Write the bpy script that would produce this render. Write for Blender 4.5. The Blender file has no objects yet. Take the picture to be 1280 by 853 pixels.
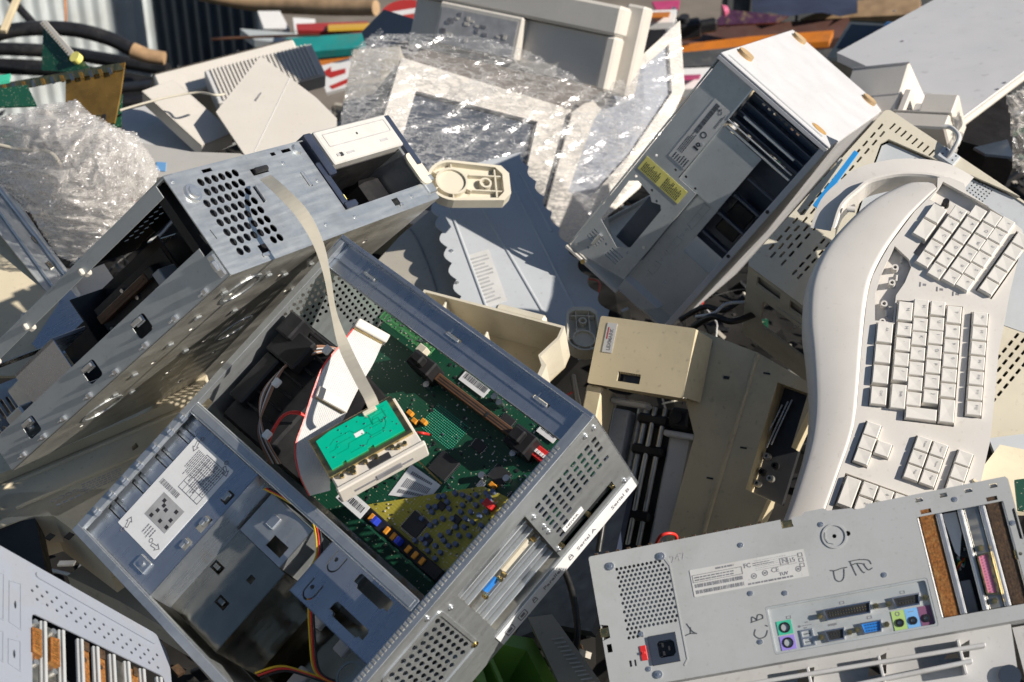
import bpy, math, random
import numpy as np
from mathutils import Matrix, Vector, noise
from mathutils.geometry import delaunay_2d_cdt
random.seed(7)
R = math.radians
SC = bpy.context.scene
COL = SC.collection

# ---------------------------------------------------------------- camera
CAM_H, PITCH, FPX = 3.2, 30.0, 1778.0          # metres, degrees, focal length in pixels of a 1280 wide frame
cam_data = bpy.data.cameras.new('camera')
cam = bpy.data.objects.new('camera', cam_data)
COL.objects.link(cam)
CAMW = Matrix.Translation((0, 0, CAM_H)) @ Matrix.Rotation(R(90 - PITCH), 4, 'X')
cam.matrix_world = CAMW
cam_data.sensor_width = 36.0
cam_data.lens = 36.0 * FPX / 1280.0
cam_data.clip_start, cam_data.clip_end = 0.05, 500
cam_data.dof.use_dof = True
cam_data.dof.focus_distance = 1.65
cam_data.dof.aperture_fstop = 9.0
SC.camera = cam

# ---------------------------------------------------------------- sky and sun
SUN = Vector((0.78, -0.326, 0.535)).normalized()     # direction towards the sun
elev = math.asin(SUN.z)
azim = math.atan2(SUN.x, SUN.y)
world = bpy.data.worlds.new('World')
SC.world = world
world.use_nodes = True
wn = world.node_tree
wn.nodes.clear()
sky = wn.nodes.new('ShaderNodeTexSky')
sky.sky_type = 'NISHITA'
sky.sun_disc = False
sky.sun_elevation = elev
sky.sun_rotation = azim
sky.air_density, sky.dust_density, sky.ozone_density = 1.0, 0.6, 1.0
bg = wn.nodes.new('ShaderNodeBackground')
bg.inputs['Strength'].default_value = 0.056
wo = wn.nodes.new('ShaderNodeOutputWorld')
wn.links.new(sky.outputs[0], bg.inputs['Color'])
wn.links.new(bg.outputs[0], wo.inputs['Surface'])
sun_data = bpy.data.lights.new('sun', 'SUN')
sun_data.energy = 5.0
sun_data.angle = R(0.53)
sun_data.color = (1.0, 0.925, 0.82)
sun = bpy.data.objects.new('sun', sun_data)
COL.objects.link(sun)
sun.rotation_euler = SUN.to_track_quat('Z', 'Y').to_euler()
sun.location = (4, -1, 8)
SC.view_settings.view_transform = 'Standard'
SC.view_settings.look = 'None'
SC.view_settings.gamma = 1.0
SC.view_settings.exposure = 0.3
SC.view_settings.use_curve_mapping = False
SC.cycles.use_denoising = True
SC.cycles.max_bounces = 8
SC.cycles.transparent_max_bounces = 12
SC.cycles.sample_clamp_indirect = 6.0

# ---------------------------------------------------------------- materials
MATS = {}

def _nt(name):
    m = bpy.data.materials.new(name)
    m.use_nodes = True
    nt = m.node_tree
    return m, nt, nt.nodes['Principled BSDF'], nt.nodes, nt.links

def mat(name, col, rough=0.5, metal=0.0, var=0.12, scale=25.0, bump=0.0, bscale=180.0,
        dirt=None, dirt_amt=0.35, dscale=9.0, spec=0.5, rvar=0.12, alpha=None, emit=None):
    m, nt, bs, N, L = _nt(name)
    tc = N.new('ShaderNodeTexCoord')
    n1 = N.new('ShaderNodeTexNoise')
    n1.inputs['Scale'].default_value = scale
    n1.inputs['Detail'].default_value = 5
    L.new(tc.outputs['Object'], n1.inputs['Vector'])
    ramp = N.new('ShaderNodeMapRange')
    ramp.inputs['From Min'].default_value, ramp.inputs['From Max'].default_value = 0.3, 0.7
    ramp.inputs['To Min'].default_value, ramp.inputs['To Max'].default_value = 1 - var, 1 + var * 0.6
    L.new(n1.outputs['Fac'], ramp.inputs['Value'])
    mul = N.new('ShaderNodeVectorMath')
    mul.operation = 'SCALE'
    mul.inputs[0].default_value = col
    L.new(ramp.outputs[0], mul.inputs['Scale'])
    out = mul.outputs[0]
    if dirt:
        n2 = N.new('ShaderNodeTexNoise')
        n2.inputs['Scale'].default_value = dscale
        n2.inputs['Detail'].default_value = 8
        n2.inputs['Roughness'].default_value = 0.7
        L.new(tc.outputs['Object'], n2.inputs['Vector'])
        r2 = N.new('ShaderNodeMapRange')
        r2.inputs['From Min'].default_value, r2.inputs['From Max'].default_value = 0.5, 0.72
        r2.inputs['To Min'].default_value, r2.inputs['To Max'].default_value = 0.0, dirt_amt
        L.new(n2.outputs['Fac'], r2.inputs['Value'])
        mx = N.new('ShaderNodeMix')
        mx.data_type = 'RGBA'
        mx.inputs['B'].default_value = (*dirt, 1)
        L.new(r2.outputs[0], mx.inputs['Factor'])
        L.new(out, mx.inputs['A'])
        out = mx.outputs['Result']
        n4 = N.new('ShaderNodeTexNoise')          # specks and smudges
        n4.inputs['Scale'].default_value = dscale * 14
        n4.inputs['Detail'].default_value = 3
        L.new(tc.outputs['Object'], n4.inputs['Vector'])
        r4 = N.new('ShaderNodeMapRange')
        r4.inputs['From Min'].default_value, r4.inputs['From Max'].default_value = 0.63, 0.72
        r4.inputs['To Min'].default_value, r4.inputs['To Max'].default_value = 0.0, min(1, dirt_amt * 0.75)
        L.new(n4.outputs['Fac'], r4.inputs['Value'])
        m4 = N.new('ShaderNodeMix')
        m4.data_type = 'RGBA'
        m4.inputs['B'].default_value = (dirt[0] * .7, dirt[1] * .7, dirt[2] * .7, 1)
        L.new(r4.outputs[0], m4.inputs['Factor'])
        L.new(out, m4.inputs['A'])
        out = m4.outputs['Result']
    L.new(out, bs.inputs['Base Color'])
    rr = N.new('ShaderNodeMapRange')
    rr.inputs['From Min'].default_value, rr.inputs['From Max'].default_value = 0.3, 0.7
    rr.inputs['To Min'].default_value, rr.inputs['To Max'].default_value = max(0.02, rough - rvar), min(1, rough + rvar)
    n3 = N.new('ShaderNodeTexNoise')
    n3.inputs['Scale'].default_value = scale * (2.7 if metal <= 0.5 else 0.6)
    n3.inputs['Detail'].default_value = 4 if metal <= 0.5 else 2
    if metal > 0.5:                               # brushed, scratched sheet
        mp3 = N.new('ShaderNodeMapping')
        mp3.inputs['Scale'].default_value = (0.35, 3.5, 3.5)
        mp3.inputs['Rotation'].default_value = (0.3, 0.2, 0.6)
        L.new(tc.outputs['Object'], mp3.inputs['Vector'])
        L.new(mp3.outputs[0], n3.inputs['Vector'])
    else:
        L.new(tc.outputs['Object'], n3.inputs['Vector'])
    L.new(n3.outputs['Fac'], rr.inputs['Value'])
    L.new(rr.outputs[0], bs.inputs['Roughness'])
    bs.inputs['Metallic'].default_value = metal
    bs.inputs['Specular IOR Level'].default_value = spec
    if bump:
        nb = N.new('ShaderNodeTexNoise')
        nb.inputs['Scale'].default_value = bscale
        nb.inputs['Detail'].default_value = 3
        L.new(tc.outputs['Object'], nb.inputs['Vector'])
        bp = N.new('ShaderNodeBump')
        bp.inputs['Strength'].default_value = bump
        bp.inputs['Distance'].default_value = 0.002
        L.new(nb.outputs['Fac'], bp.inputs['Height'])
        L.new(bp.outputs[0], bs.inputs['Normal'])
    if alpha is not None:
        bs.inputs['Alpha'].default_value = alpha
    MATS[name] = m
    return m

def mat_pcb(name, col, col2, trace_scale=260.0):
    """solder mask over copper traces: stripes broken up by cells, with pads"""
    m, nt, bs, N, L = _nt(name)
    tc = N.new('ShaderNodeTexCoord')
    vor = N.new('ShaderNodeTexVoronoi')
    vor.inputs['Scale'].default_value = 38
    L.new(tc.outputs['Object'], vor.inputs['Vector'])
    sp = N.new('ShaderNodeSeparateXYZ')
    L.new(tc.outputs['Object'], sp.inputs[0])
    gt = N.new('ShaderNodeMath'); gt.operation = 'GREATER_THAN'
    gt.inputs[1].default_value = 0.5
    sepc = N.new('ShaderNodeSeparateColor')
    L.new(vor.outputs['Color'], sepc.inputs[0])
    L.new(sepc.outputs[0], gt.inputs[0])
    mx = N.new('ShaderNodeMix')
    L.new(gt.outputs[0], mx.inputs['Factor'])
    L.new(sp.outputs['X'], mx.inputs['A'])
    L.new(sp.outputs['Y'], mx.inputs['B'])
    ms = N.new('ShaderNodeMath'); ms.operation = 'MULTIPLY'; ms.inputs[1].default_value = trace_scale * 6.28
    L.new(mx.outputs['Result'], ms.inputs[0])
    sn = N.new('ShaderNodeMath'); sn.operation = 'SINE'
    L.new(ms.outputs[0], sn.inputs[0])
    st = N.new('ShaderNodeMath'); st.operation = 'GREATER_THAN'; st.inputs[1].default_value = 0.25
    L.new(sn.outputs[0], st.inputs[0])
    c = N.new('ShaderNodeMix'); c.data_type = 'RGBA'
    c.inputs['A'].default_value = (*col, 1)
    c.inputs['B'].default_value = (*col2, 1)
    L.new(st.outputs[0], c.inputs['Factor'])
    v2 = N.new('ShaderNodeTexVoronoi')
    v2.inputs['Scale'].default_value = 210
    L.new(tc.outputs['Object'], v2.inputs['Vector'])
    lt = N.new('ShaderNodeMath'); lt.operation = 'LESS_THAN'; lt.inputs[1].default_value = 0.16
    L.new(v2.outputs['Distance'], lt.inputs[0])
    c2 = N.new('ShaderNodeMix'); c2.data_type = 'RGBA'
    L.new(lt.outputs[0], c2.inputs['Factor'])
    L.new(c.outputs['Result'], c2.inputs['A'])
    c2.inputs['B'].default_value = (0.55, 0.5, 0.38, 1)
    L.new(c2.outputs['Result'], bs.inputs['Base Color'])
    bs.inputs['Roughness'].default_value = 0.42
    MATS[name] = m
    return m

def mat_film(name, tint, milk, crease, scales, rough=0.25, gloss=0.06, cells=0.0, base_freq=14.0):
    """thin plastic film: clear sheet, whiter and shinier along its stretched creases.
    scales = list of (mapping scale, rotation) for the crease sets; cells = crumple size (0 = none)"""
    m, nt, bs, N, L = _nt(name)
    tc = N.new('ShaderNodeTexCoord')
    masks = []
    def line_mask(sock, centre, width):
        a = N.new('ShaderNodeMath'); a.operation = 'SUBTRACT'; a.inputs[1].default_value = centre
        L.new(sock, a.inputs[0])
        b = N.new('ShaderNodeMath'); b.operation = 'ABSOLUTE'
        L.new(a.outputs[0], b.inputs[0])
        r = N.new('ShaderNodeMapRange')
        r.inputs['From Min'].default_value, r.inputs['From Max'].default_value = 0.0, width
        r.inputs['To Min'].default_value, r.inputs['To Max'].default_value = 1.0, 0.0
        L.new(b.outputs[0], r.inputs['Value'])
        return r.outputs[0]
    for sc, rot, w in scales:
        mp = N.new('ShaderNodeMapping')
        mp.inputs['Scale'].default_value = sc
        mp.inputs['Rotation'].default_value = rot
        L.new(tc.outputs['Object'], mp.inputs['Vector'])
        n = N.new('ShaderNodeTexNoise')
        n.inputs['Scale'].default_value = 1.0
        n.inputs['Detail'].default_value = 4
        n.inputs['Roughness'].default_value = 0.6
        L.new(mp.outputs[0], n.inputs['Vector'])
        masks.append(line_mask(n.outputs['Fac'], 0.5, w))
    if cells:
        v = N.new('ShaderNodeTexVoronoi')
        v.feature = 'DISTANCE_TO_EDGE'
        v.inputs['Scale'].default_value = cells
        nz = N.new('ShaderNodeTexNoise'); nz.inputs['Scale'].default_value = cells * .8
        L.new(tc.outputs['Object'], nz.inputs['Vector'])
        mxv = N.new('ShaderNodeMix'); mxv.data_type = 'VECTOR'; mxv.inputs['Factor'].default_value = 0.12
        L.new(tc.outputs['Object'], mxv.inputs['A']); L.new(nz.outputs['Color'], mxv.inputs['B'])
        L.new(mxv.outputs['Result'], v.inputs['Vector'])
        masks.append(line_mask(v.outputs['Distance'], 0.0, 0.07))
    tot = masks[0]
    for q in masks[1:]:
        mxm = N.new('ShaderNodeMath'); mxm.operation = 'MAXIMUM'
        L.new(tot, mxm.inputs[0]); L.new(q, mxm.inputs[1])
        tot = mxm.outputs[0]
    # creases gather in places
    nb = N.new('ShaderNodeTexNoise'); nb.inputs['Scale'].default_value = base_freq; nb.inputs['Detail'].default_value = 3
    L.new(tc.outputs['Object'], nb.inputs['Vector'])
    rb = N.new('ShaderNodeMapRange')
    rb.inputs['From Min'].default_value, rb.inputs['From Max'].default_value = 0.36, 0.62
    rb.inputs['To Min'].default_value, rb.inputs['To Max'].default_value = 0.15, 1.0
    L.new(nb.outputs['Fac'], rb.inputs['Value'])
    mk = N.new('ShaderNodeMath'); mk.operation = 'MULTIPLY'
    L.new(tot, mk.inputs[0]); L.new(rb.outputs[0], mk.inputs[1])
    mask = mk.outputs[0]
    bp = N.new('ShaderNodeBump')
    bp.inputs['Strength'].default_value = 1.0
    bp.inputs['Distance'].default_value = 0.004
    L.new(mask, bp.inputs['Height'])
    gl = N.new('ShaderNodeBsdfGlossy')
    gl.inputs['Color'].default_value = (0.97, 0.97, 1.0, 1)
    gl.inputs['Roughness'].default_value = rough
    L.new(bp.outputs[0], gl.inputs['Normal'])
    tr = N.new('ShaderNodeBsdfTransparent')
    tr.inputs['Color'].default_value = (0.96, 0.96, 0.965, 1)
    df = N.new('ShaderNodeBsdfDiffuse'); df.inputs['Color'].default_value = (*tint, 1)
    tl = N.new('ShaderNodeBsdfTranslucent'); tl.inputs['Color'].default_value = (*tint, 1)
    mi = N.new('ShaderNodeMixShader'); mi.inputs[0].default_value = 0.5
    L.new(df.outputs[0], mi.inputs[1]); L.new(tl.outputs[0], mi.inputs[2])
    f1 = N.new('ShaderNodeMath'); f1.operation = 'MULTIPLY_ADD'; f1.inputs[1].default_value = crease; f1.inputs[2].default_value = milk
    f1.use_clamp = True
    L.new(mask, f1.inputs[0])
    m1 = N.new('ShaderNodeMixShader')
    L.new(f1.outputs[0], m1.inputs[0]); L.new(tr.outputs[0], m1.inputs[1]); L.new(mi.outputs[0], m1.inputs[2])
    f2 = N.new('ShaderNodeMath'); f2.operation = 'MULTIPLY_ADD'; f2.inputs[1].default_value = 0.22; f2.inputs[2].default_value = gloss
    f2.use_clamp = True
    L.new(mask, f2.inputs[0])
    m2 = N.new('ShaderNodeMixShader')
    L.new(f2.outputs[0], m2.inputs[0]); L.new(m1.outputs[0], m2.inputs[1]); L.new(gl.outputs[0], m2.inputs[2])
    L.new(m2.outputs[0], N['Material Output'].inputs['Surface'])
    MATS[name] = m
    return m

mat('galv', (0.58, 0.61, 0.63), 0.38, 0.8, 0.06, 90, rvar=0.07, bump=1.0, bscale=9, dirt=(0.2, 0.18, 0.15), dirt_amt=0.25, dscale=12)
mat('galv_reflect_dark', (0.46, 0.42, 0.34), 0.13, 1.0, 0.15, 30, rvar=0.06, bump=1.0, bscale=12)  # mirror-like steel, dark brownish reflections put into its base colour
mat('galv_dirty', (0.55, 0.54, 0.50), 0.40, 0.7, 0.18, 22, bump=1.0, bscale=9, dirt=(0.12, 0.09, 0.06), dirt_amt=0.5, dscale=14)
mat('zinc_bright', (0.72, 0.74, 0.76), 0.32, 0.9, 0.03, 60, rvar=0.03)
mat('grey_paint', (0.43, 0.445, 0.45), 0.42, 0.0, 0.05, 12, dirt=(0.22, 0.2, 0.17), dirt_amt=0.24, dscale=16)
mat('tower_grey', (0.50, 0.53, 0.54), 0.42, 0.25, 0.08, 14, dirt=(0.2, 0.2, 0.19), dirt_amt=0.3, dscale=12)
mat('blue_grey_paint', (0.50, 0.53, 0.56), 0.42, 0.0, 0.05, 10, dirt=(0.3, 0.29, 0.26), dirt_amt=0.3, dscale=8)
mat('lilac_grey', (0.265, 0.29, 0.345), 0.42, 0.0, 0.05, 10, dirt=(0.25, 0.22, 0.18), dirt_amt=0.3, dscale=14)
mat('white_paint', (0.60, 0.60, 0.62), 0.40, 0.0, 0.04, 8, dirt=(0.55, 0.5, 0.42), dirt_amt=0.25, dscale=7)
mat('panel_grey', (0.68, 0.67, 0.67), 0.45, 0.0, 0.05, 6, dirt=(0.42, 0.4, 0.37), dirt_amt=0.4, dscale=3)
mat('abs_kb', (0.71, 0.68, 0.64), 0.48, 0.0, 0.05, 20, bump=0.06, bscale=900, dirt=(0.5, 0.43, 0.34), dirt_amt=0.24, dscale=10)
mat('drive_bezel', (0.54, 0.53, 0.51), 0.45, 0, 0.05, 20, dirt=(0.4, 0.36, 0.3), dirt_amt=0.35, dscale=16)
mat('abs_white', (0.63, 0.595, 0.54), 0.48, 0.0, 0.05, 20, bump=0.06, bscale=900, dirt=(0.5, 0.44, 0.36), dirt_amt=0.3, dscale=10)
mat('abs_key', (0.78, 0.75, 0.70), 0.45, 0.0, 0.05, 30, dirt=(0.5, 0.46, 0.4), dirt_amt=0.3, dscale=30)
mat('abs_grey', (0.55, 0.55, 0.55), 0.5, 0.0, 0.06, 15, bump=0.05, bscale=700, dirt=(0.35, 0.32, 0.28), dirt_amt=0.35)
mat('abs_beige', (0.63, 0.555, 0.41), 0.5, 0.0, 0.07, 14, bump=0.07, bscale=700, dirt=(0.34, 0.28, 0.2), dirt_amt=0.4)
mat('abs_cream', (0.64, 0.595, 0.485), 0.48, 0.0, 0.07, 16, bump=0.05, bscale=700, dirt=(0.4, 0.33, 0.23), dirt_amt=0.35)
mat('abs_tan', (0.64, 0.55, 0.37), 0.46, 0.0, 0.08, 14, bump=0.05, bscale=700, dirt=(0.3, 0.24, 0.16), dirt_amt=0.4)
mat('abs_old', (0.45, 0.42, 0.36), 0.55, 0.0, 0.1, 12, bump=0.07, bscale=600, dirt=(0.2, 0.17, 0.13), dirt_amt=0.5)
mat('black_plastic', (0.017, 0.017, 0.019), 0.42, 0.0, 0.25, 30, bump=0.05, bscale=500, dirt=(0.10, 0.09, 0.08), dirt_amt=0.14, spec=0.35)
mat('black_rubber', (0.018, 0.018, 0.02), 0.35, 0.0, 0.25, 20, bump=0.05, bscale=200, dirt=(0.14, 0.13, 0.12), dirt_amt=0.3)
mat('dark_blue_plastic', (0.03, 0.04, 0.07), 0.4, 0.0, 0.2, 20)
mat('navy_steel', (0.10, 0.12, 0.16), 0.35, 0.6, 0.15, 20)
mat('paper', (0.78, 0.79, 0.80), 0.6, 0.0, 0.04, 30, dirt=(0.55, 0.5, 0.42), dirt_amt=0.2, dscale=20)
mat('paper_grey', (0.60, 0.60, 0.59), 0.6, 0.0, 0.06, 30, dirt=(0.4, 0.36, 0.3), dirt_amt=0.3, dscale=20)
mat('ink', (0.03, 0.03, 0.035), 0.6, 0, 0.2, 60)
mat('ink_grey', (0.22, 0.22, 0.24), 0.6, 0, 0.2, 60)
mat('ink_light', (0.40, 0.40, 0.41), 0.6, 0, 0.2, 60)
mat('ink_red', (0.5, 0.05, 0.05), 0.6, 0, 0.2, 60)
mat('marker', (0.10, 0.11, 0.12), 0.55, 0, 0.4, 200)
mat('yellow_label', (0.88, 0.80, 0.22), 0.55, 0, 0.05, 30, dirt=(0.4, 0.38, 0.2), dirt_amt=0.3, dscale=20)
mat('brass', (0.62, 0.48, 0.22), 0.32, 1.0, 0.2, 80)
mat('gold', (0.75, 0.55, 0.22), 0.3, 1.0, 0.15, 80)
mat('rust', (0.30, 0.115, 0.025), 0.62, 0.25, 0.55, 420, bump=0.25, bscale=500, dirt=(0.42, 0.24, 0.08), dirt_amt=0.7, dscale=160)
mat('rust_dark', (0.065, 0.038, 0.022), 0.6, 0.2, 0.5, 380, bump=0.25, bscale=500, dirt=(0.18, 0.10, 0.04), dirt_amt=0.6, dscale=140)
mat('steel_blank', (0.55, 0.52, 0.46), 0.35, 1.0, 0.2, 60, dirt=(0.35, 0.25, 0.1), dirt_amt=0.5, dscale=90)
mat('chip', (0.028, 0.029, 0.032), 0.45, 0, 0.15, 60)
mat('socket_brown', (0.13, 0.065, 0.035), 0.5, 0, 0.15, 60)
mat('green_plastic', (0.17, 0.36, 0.06), 0.42, 0, 0.1, 12, dirt=(0.12, 0.16, 0.05), dirt_amt=0.5)
mat('teal_mask', (0.0, 0.42, 0.26), 0.34, 0, 0.06, 30)
mat('teal_trace', (0.0, 0.27, 0.165), 0.38, 0, 0.06, 30)
mat_pcb('pcb_green', (0.008, 0.062, 0.034), (0.011, 0.080, 0.043), 330)
mat_pcb('pcb_light', (0.035, 0.16, 0.055), (0.065, 0.25, 0.09), 180)
mat_pcb('pcb_olive', (0.37, 0.32, 0.04), (0.42, 0.365, 0.06), 300)
mat('amber', (0.22, 0.13, 0.03), 0.2, 0.1, 0.3, 25, dirt=(0.07, 0.05, 0.02), dirt_amt=0.6, dscale=18)
mat('silver_can', (0.72, 0.72, 0.74), 0.28, 1.0, 0.1, 60)
mat('cap_blue', (0.10, 0.14, 0.26), 0.35, 0, 0.15, 60)
mat('orange_plastic', (0.75, 0.30, 0.03), 0.4, 0, 0.1, 60)
mat('blue_plastic', (0.03, 0.06, 0.55), 0.4, 0, 0.1, 60)
mat('vga_blue', (0.03, 0.22, 0.68), 0.42, 0, 0.1, 60)
mat('pink_plastic', (0.62, 0.22, 0.34), 0.45, 0, 0.1, 60)
mat('port_green', (0.06, 0.50, 0.33), 0.5, 0, 0.08, 60)
mat('port_lilac', (0.33, 0.25, 0.72), 0.5, 0, 0.08, 60)
mat('port_lime', (0.42, 0.60, 0.20), 0.5, 0, 0.08, 60)
mat('port_sky', (0.20, 0.45, 0.80), 0.5, 0, 0.08, 60)
mat('port_plum', (0.22, 0.09, 0.17), 0.5, 0, 0.08, 60)
mat('red_plastic', (0.62, 0.03, 0.03), 0.4, 0, 0.1, 60)
mat('wire_red', (0.72, 0.04, 0.03), 0.38, 0, 0.1, 60)
mat('wire_yellow', (0.72, 0.50, 0.02), 0.38, 0, 0.1, 60)
mat('wire_black', (0.02, 0.02, 0.02), 0.4, 0, 0.1, 60)
mat('wire_brown', (0.30, 0.16, 0.10), 0.42, 0, 0.15, 60)
mat('wire_grey', (0.62, 0.62, 0.62), 0.42, 0, 0.1, 60)
mat('cable_grey', (0.56, 0.56, 0.56), 0.45, 0, 0.06, 60)
mat('cable_beige', (0.56, 0.52, 0.43), 0.42, 0, 0.08, 60)
mat('foot_pad', (0.44, 0.31, 0.17), 0.7, 0, 0.2, 60, bump=0.2, bscale=400)
mat('glue', (0.50, 0.30, 0.10), 0.6, 0, 0.35, 120)
mat('screen_glass', (0.045, 0.06, 0.085), 0.16, 0, 0.2, 8, spec=0.6)
mat('sheet_light', (0.50, 0.54, 0.55), 0.5, 0.15, 0.15, 5, dirt=(0.35, 0.33, 0.3), dirt_amt=0.35, dscale=4)
mat('sheet_dark', (0.055, 0.075, 0.10), 0.45, 0.3, 0.2, 5, dirt=(0.12, 0.12, 0.12), dirt_amt=0.3, dscale=4)
mat('wood', (0.42, 0.28, 0.16), 0.6, 0, 0.3, 18, bump=0.1, bscale=60)
mat('pale_wood', (0.60, 0.50, 0.33), 0.6, 0, 0.2, 18)
mat('tape', (0.42, 0.27, 0.15), 0.4, 0, 0.25, 40)
mat('sign_red', (0.45, 0.035, 0.03), 0.45, 0, 0.15, 10, dirt=(0.25, 0.12, 0.1), dirt_amt=0.6, dscale=7)
mat('sign_white', (0.74, 0.73, 0.72), 0.45, 0, 0.06, 10, dirt=(0.5, 0.45, 0.4), dirt_amt=0.3)
mat('sign_yellow', (0.72, 0.42, 0.05), 0.45, 0, 0.06, 10)
mat('teal_board', (0.02, 0.26, 0.25), 0.42, 0, 0.15, 10, dirt=(0.15, 0.2, 0.18), dirt_amt=0.6, dscale=7)
mat('maroon_board', (0.10, 0.05, 0.04), 0.5, 0, 0.3, 8, dirt=(0.16, 0.12, 0.1), dirt_amt=0.6, dscale=7)
mat('orange_board', (0.66, 0.20, 0.015), 0.5, 0, 0.2, 8, dirt=(0.2, 0.1, 0.05), dirt_amt=0.7, dscale=9)
mat('purple_print', (0.10, 0.04, 0.09), 0.4, 0, 0.4, 40, dirt=(0.45, 0.35, 0.15), dirt_amt=0.7, dscale=25)
mat('magenta', (0.55, 0.06, 0.18), 0.5, 0, 0.2, 10, dirt=(0.5, 0.4, 0.4), dirt_amt=0.7, dscale=9)
mat('bright_blue', (0.03, 0.30, 0.72), 0.45, 0, 0.05, 10)
mat('navy_cloth', (0.02, 0.03, 0.07), 0.8, 0, 0.3, 12, bump=0.3, bscale=30)
mat('copper', (0.60, 0.28, 0.16), 0.35, 1.0, 0.2, 20)
mat('steel_sky_tint', (0.56, 0.60, 0.66), 0.29, 0.88, 0.04, 60, rvar=0.05, bump=1.0, bscale=9, dirt=(0.2, 0.2, 0.2), dirt_amt=0.15, dscale=14)  # galvanised steel with the blue of reflected sky put into its colour
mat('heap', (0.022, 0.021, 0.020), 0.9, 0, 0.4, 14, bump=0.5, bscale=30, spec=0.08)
mat('ground', (0.20, 0.17, 0.14), 0.9, 0, 0.3, 3, bump=0.4, bscale=40)
mat('wall_dark', (0.07, 0.075, 0.08), 0.7, 0, 0.35, 9, bump=0.3, bscale=30, dirt=(0.22, 0.21, 0.2), dirt_amt=0.5, dscale=14)
mat_film('film_stretch', (0.92, 0.92, 0.93), 0.06, 0.55, [((2.2, 50, 62), (0, 0.28, 0.05), .04), ((3.5, 80, 100), (0, -0.15, 0.1), .03), ((14, 9, 50), (0.2, 0.9, 0), .012)], 0.24, 0.075)
mat_film('film_bubble', (0.93, 0.89, 0.84), 0.24, 0.5, [((6, 40, 60), (0, 0.5, 0.3), .04), ((10, 30, 50), (0, -0.6, 0.2), .035)], 0.25, 0.08, 22.0, 16.0)

# ---------------------------------------------------------------- mesh building (local units: millimetres)
MM = 0.001

def ngon(cx, cy, r, n=10, ry=None, rot=0.0):
    ry = r if ry is None else ry
    c, s = math.cos(rot), math.sin(rot)
    o = []
    for i in range(n):
        a = 2 * math.pi * i / n
        x, y = r * math.cos(a), ry * math.sin(a)
        o.append((cx + x * c - y * s, cy + x * s + y * c))
    return o

def rect(x0, x1, y0, y1):
    return [(x0, y0), (x1, y0), (x1, y1), (x0, y1)]

def rrect(x0, x1, y0, y1, r, n=4):
    o = []
    for cx, cy, a0 in ((x1 - r, y0 + r, -90), (x1 - r, y1 - r, 0), (x0 + r, y1 - r, 90), (x0 + r, y0 + r, 180)):
        for i in range(n + 1):
            a = R(a0 + 90 * i / n)
            o.append((cx + r * math.cos(a), cy + r * math.sin(a)))
    return o

def dshape(cx, cy, w, h, horizontal=True, slope=0.18):
    """D-connector outline"""
    a, b = w / 2, h / 2
    k = h * slope
    p = [(-a + k, -b), (a - k, -b), (a, b), (-a, b)]
    if not horizontal:
        p = [(y, x) for x, y in p][::-1]
    return [(cx + x, cy + y) for x, y in p]

XZ = Matrix(((1, 0, 0, 0), (0, 0, -1, 0), (0, 1, 0, 0), (0, 0, 0, 1)))     # sheet drawn in (x, z), thickness towards -y
YZ = Matrix(((0, 0, 1, 0), (1, 0, 0, 0), (0, 1, 0, 0), (0, 0, 0, 1)))      # sheet drawn in (y, z), thickness towards +x

def T(x=0, y=0, z=0):
    return Matrix.Translation((x, y, z))

def RX(a): return Matrix.Rotation(R(a), 4, 'X')
def RY(a): return Matrix.Rotation(R(a), 4, 'Y')
def RZ(a): return Matrix.Rotation(R(a), 4, 'Z')

def _sheet(polys, z0, z1):
    """flat sheet with holes: triangulated top and bottom plus the cut edges"""
    vs2, eds, fcs = [], [], []
    for p in polys:
        if sum(a[0] * b[1] - b[0] * a[1] for a, b in zip(p, p[1:] + p[:1])) < 0:
            p = p[::-1]
        o, n = len(vs2), len(p)
        vs2 += [Vector((x, y)) for x, y in p]
        eds += [(o + i, o + (i + 1) % n) for i in range(n)]
        fcs.append(list(range(o, o + n)))
    ov, oe, of, _, _, orig = delaunay_2d_cdt(vs2, eds, fcs, 1, 1e-5)
    n = len(ov)
    vs = [(v.x, v.y, z1) for v in ov] + [(v.x, v.y, z0) for v in ov]
    keep = [f for f, q in zip(of, orig) if list(q) == [0]]
    fs, cnt = [], {}
    for f in keep:
        fs.append(tuple(f))
        fs.append(tuple(i + n for i in reversed(f)))
        for i in range(len(f)):
            e = (f[i], f[(i + 1) % len(f)])
            if (e[1], e[0]) in cnt: del cnt[(e[1], e[0])]
            else: cnt[e] = 1
    for a, b in cnt:
        fs.append((b, a, a + n, b + n))
    return vs, fs

FINE = {'print', 'fine_print', 'marker_writing', 'chip_leads', 'contact_pins', 'plug_pins', 'slot_teeth', 'pin_hole', 'copper_trace', 'switch_levers', 'diagram_print'}      # too small to pick apart one by one

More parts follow.
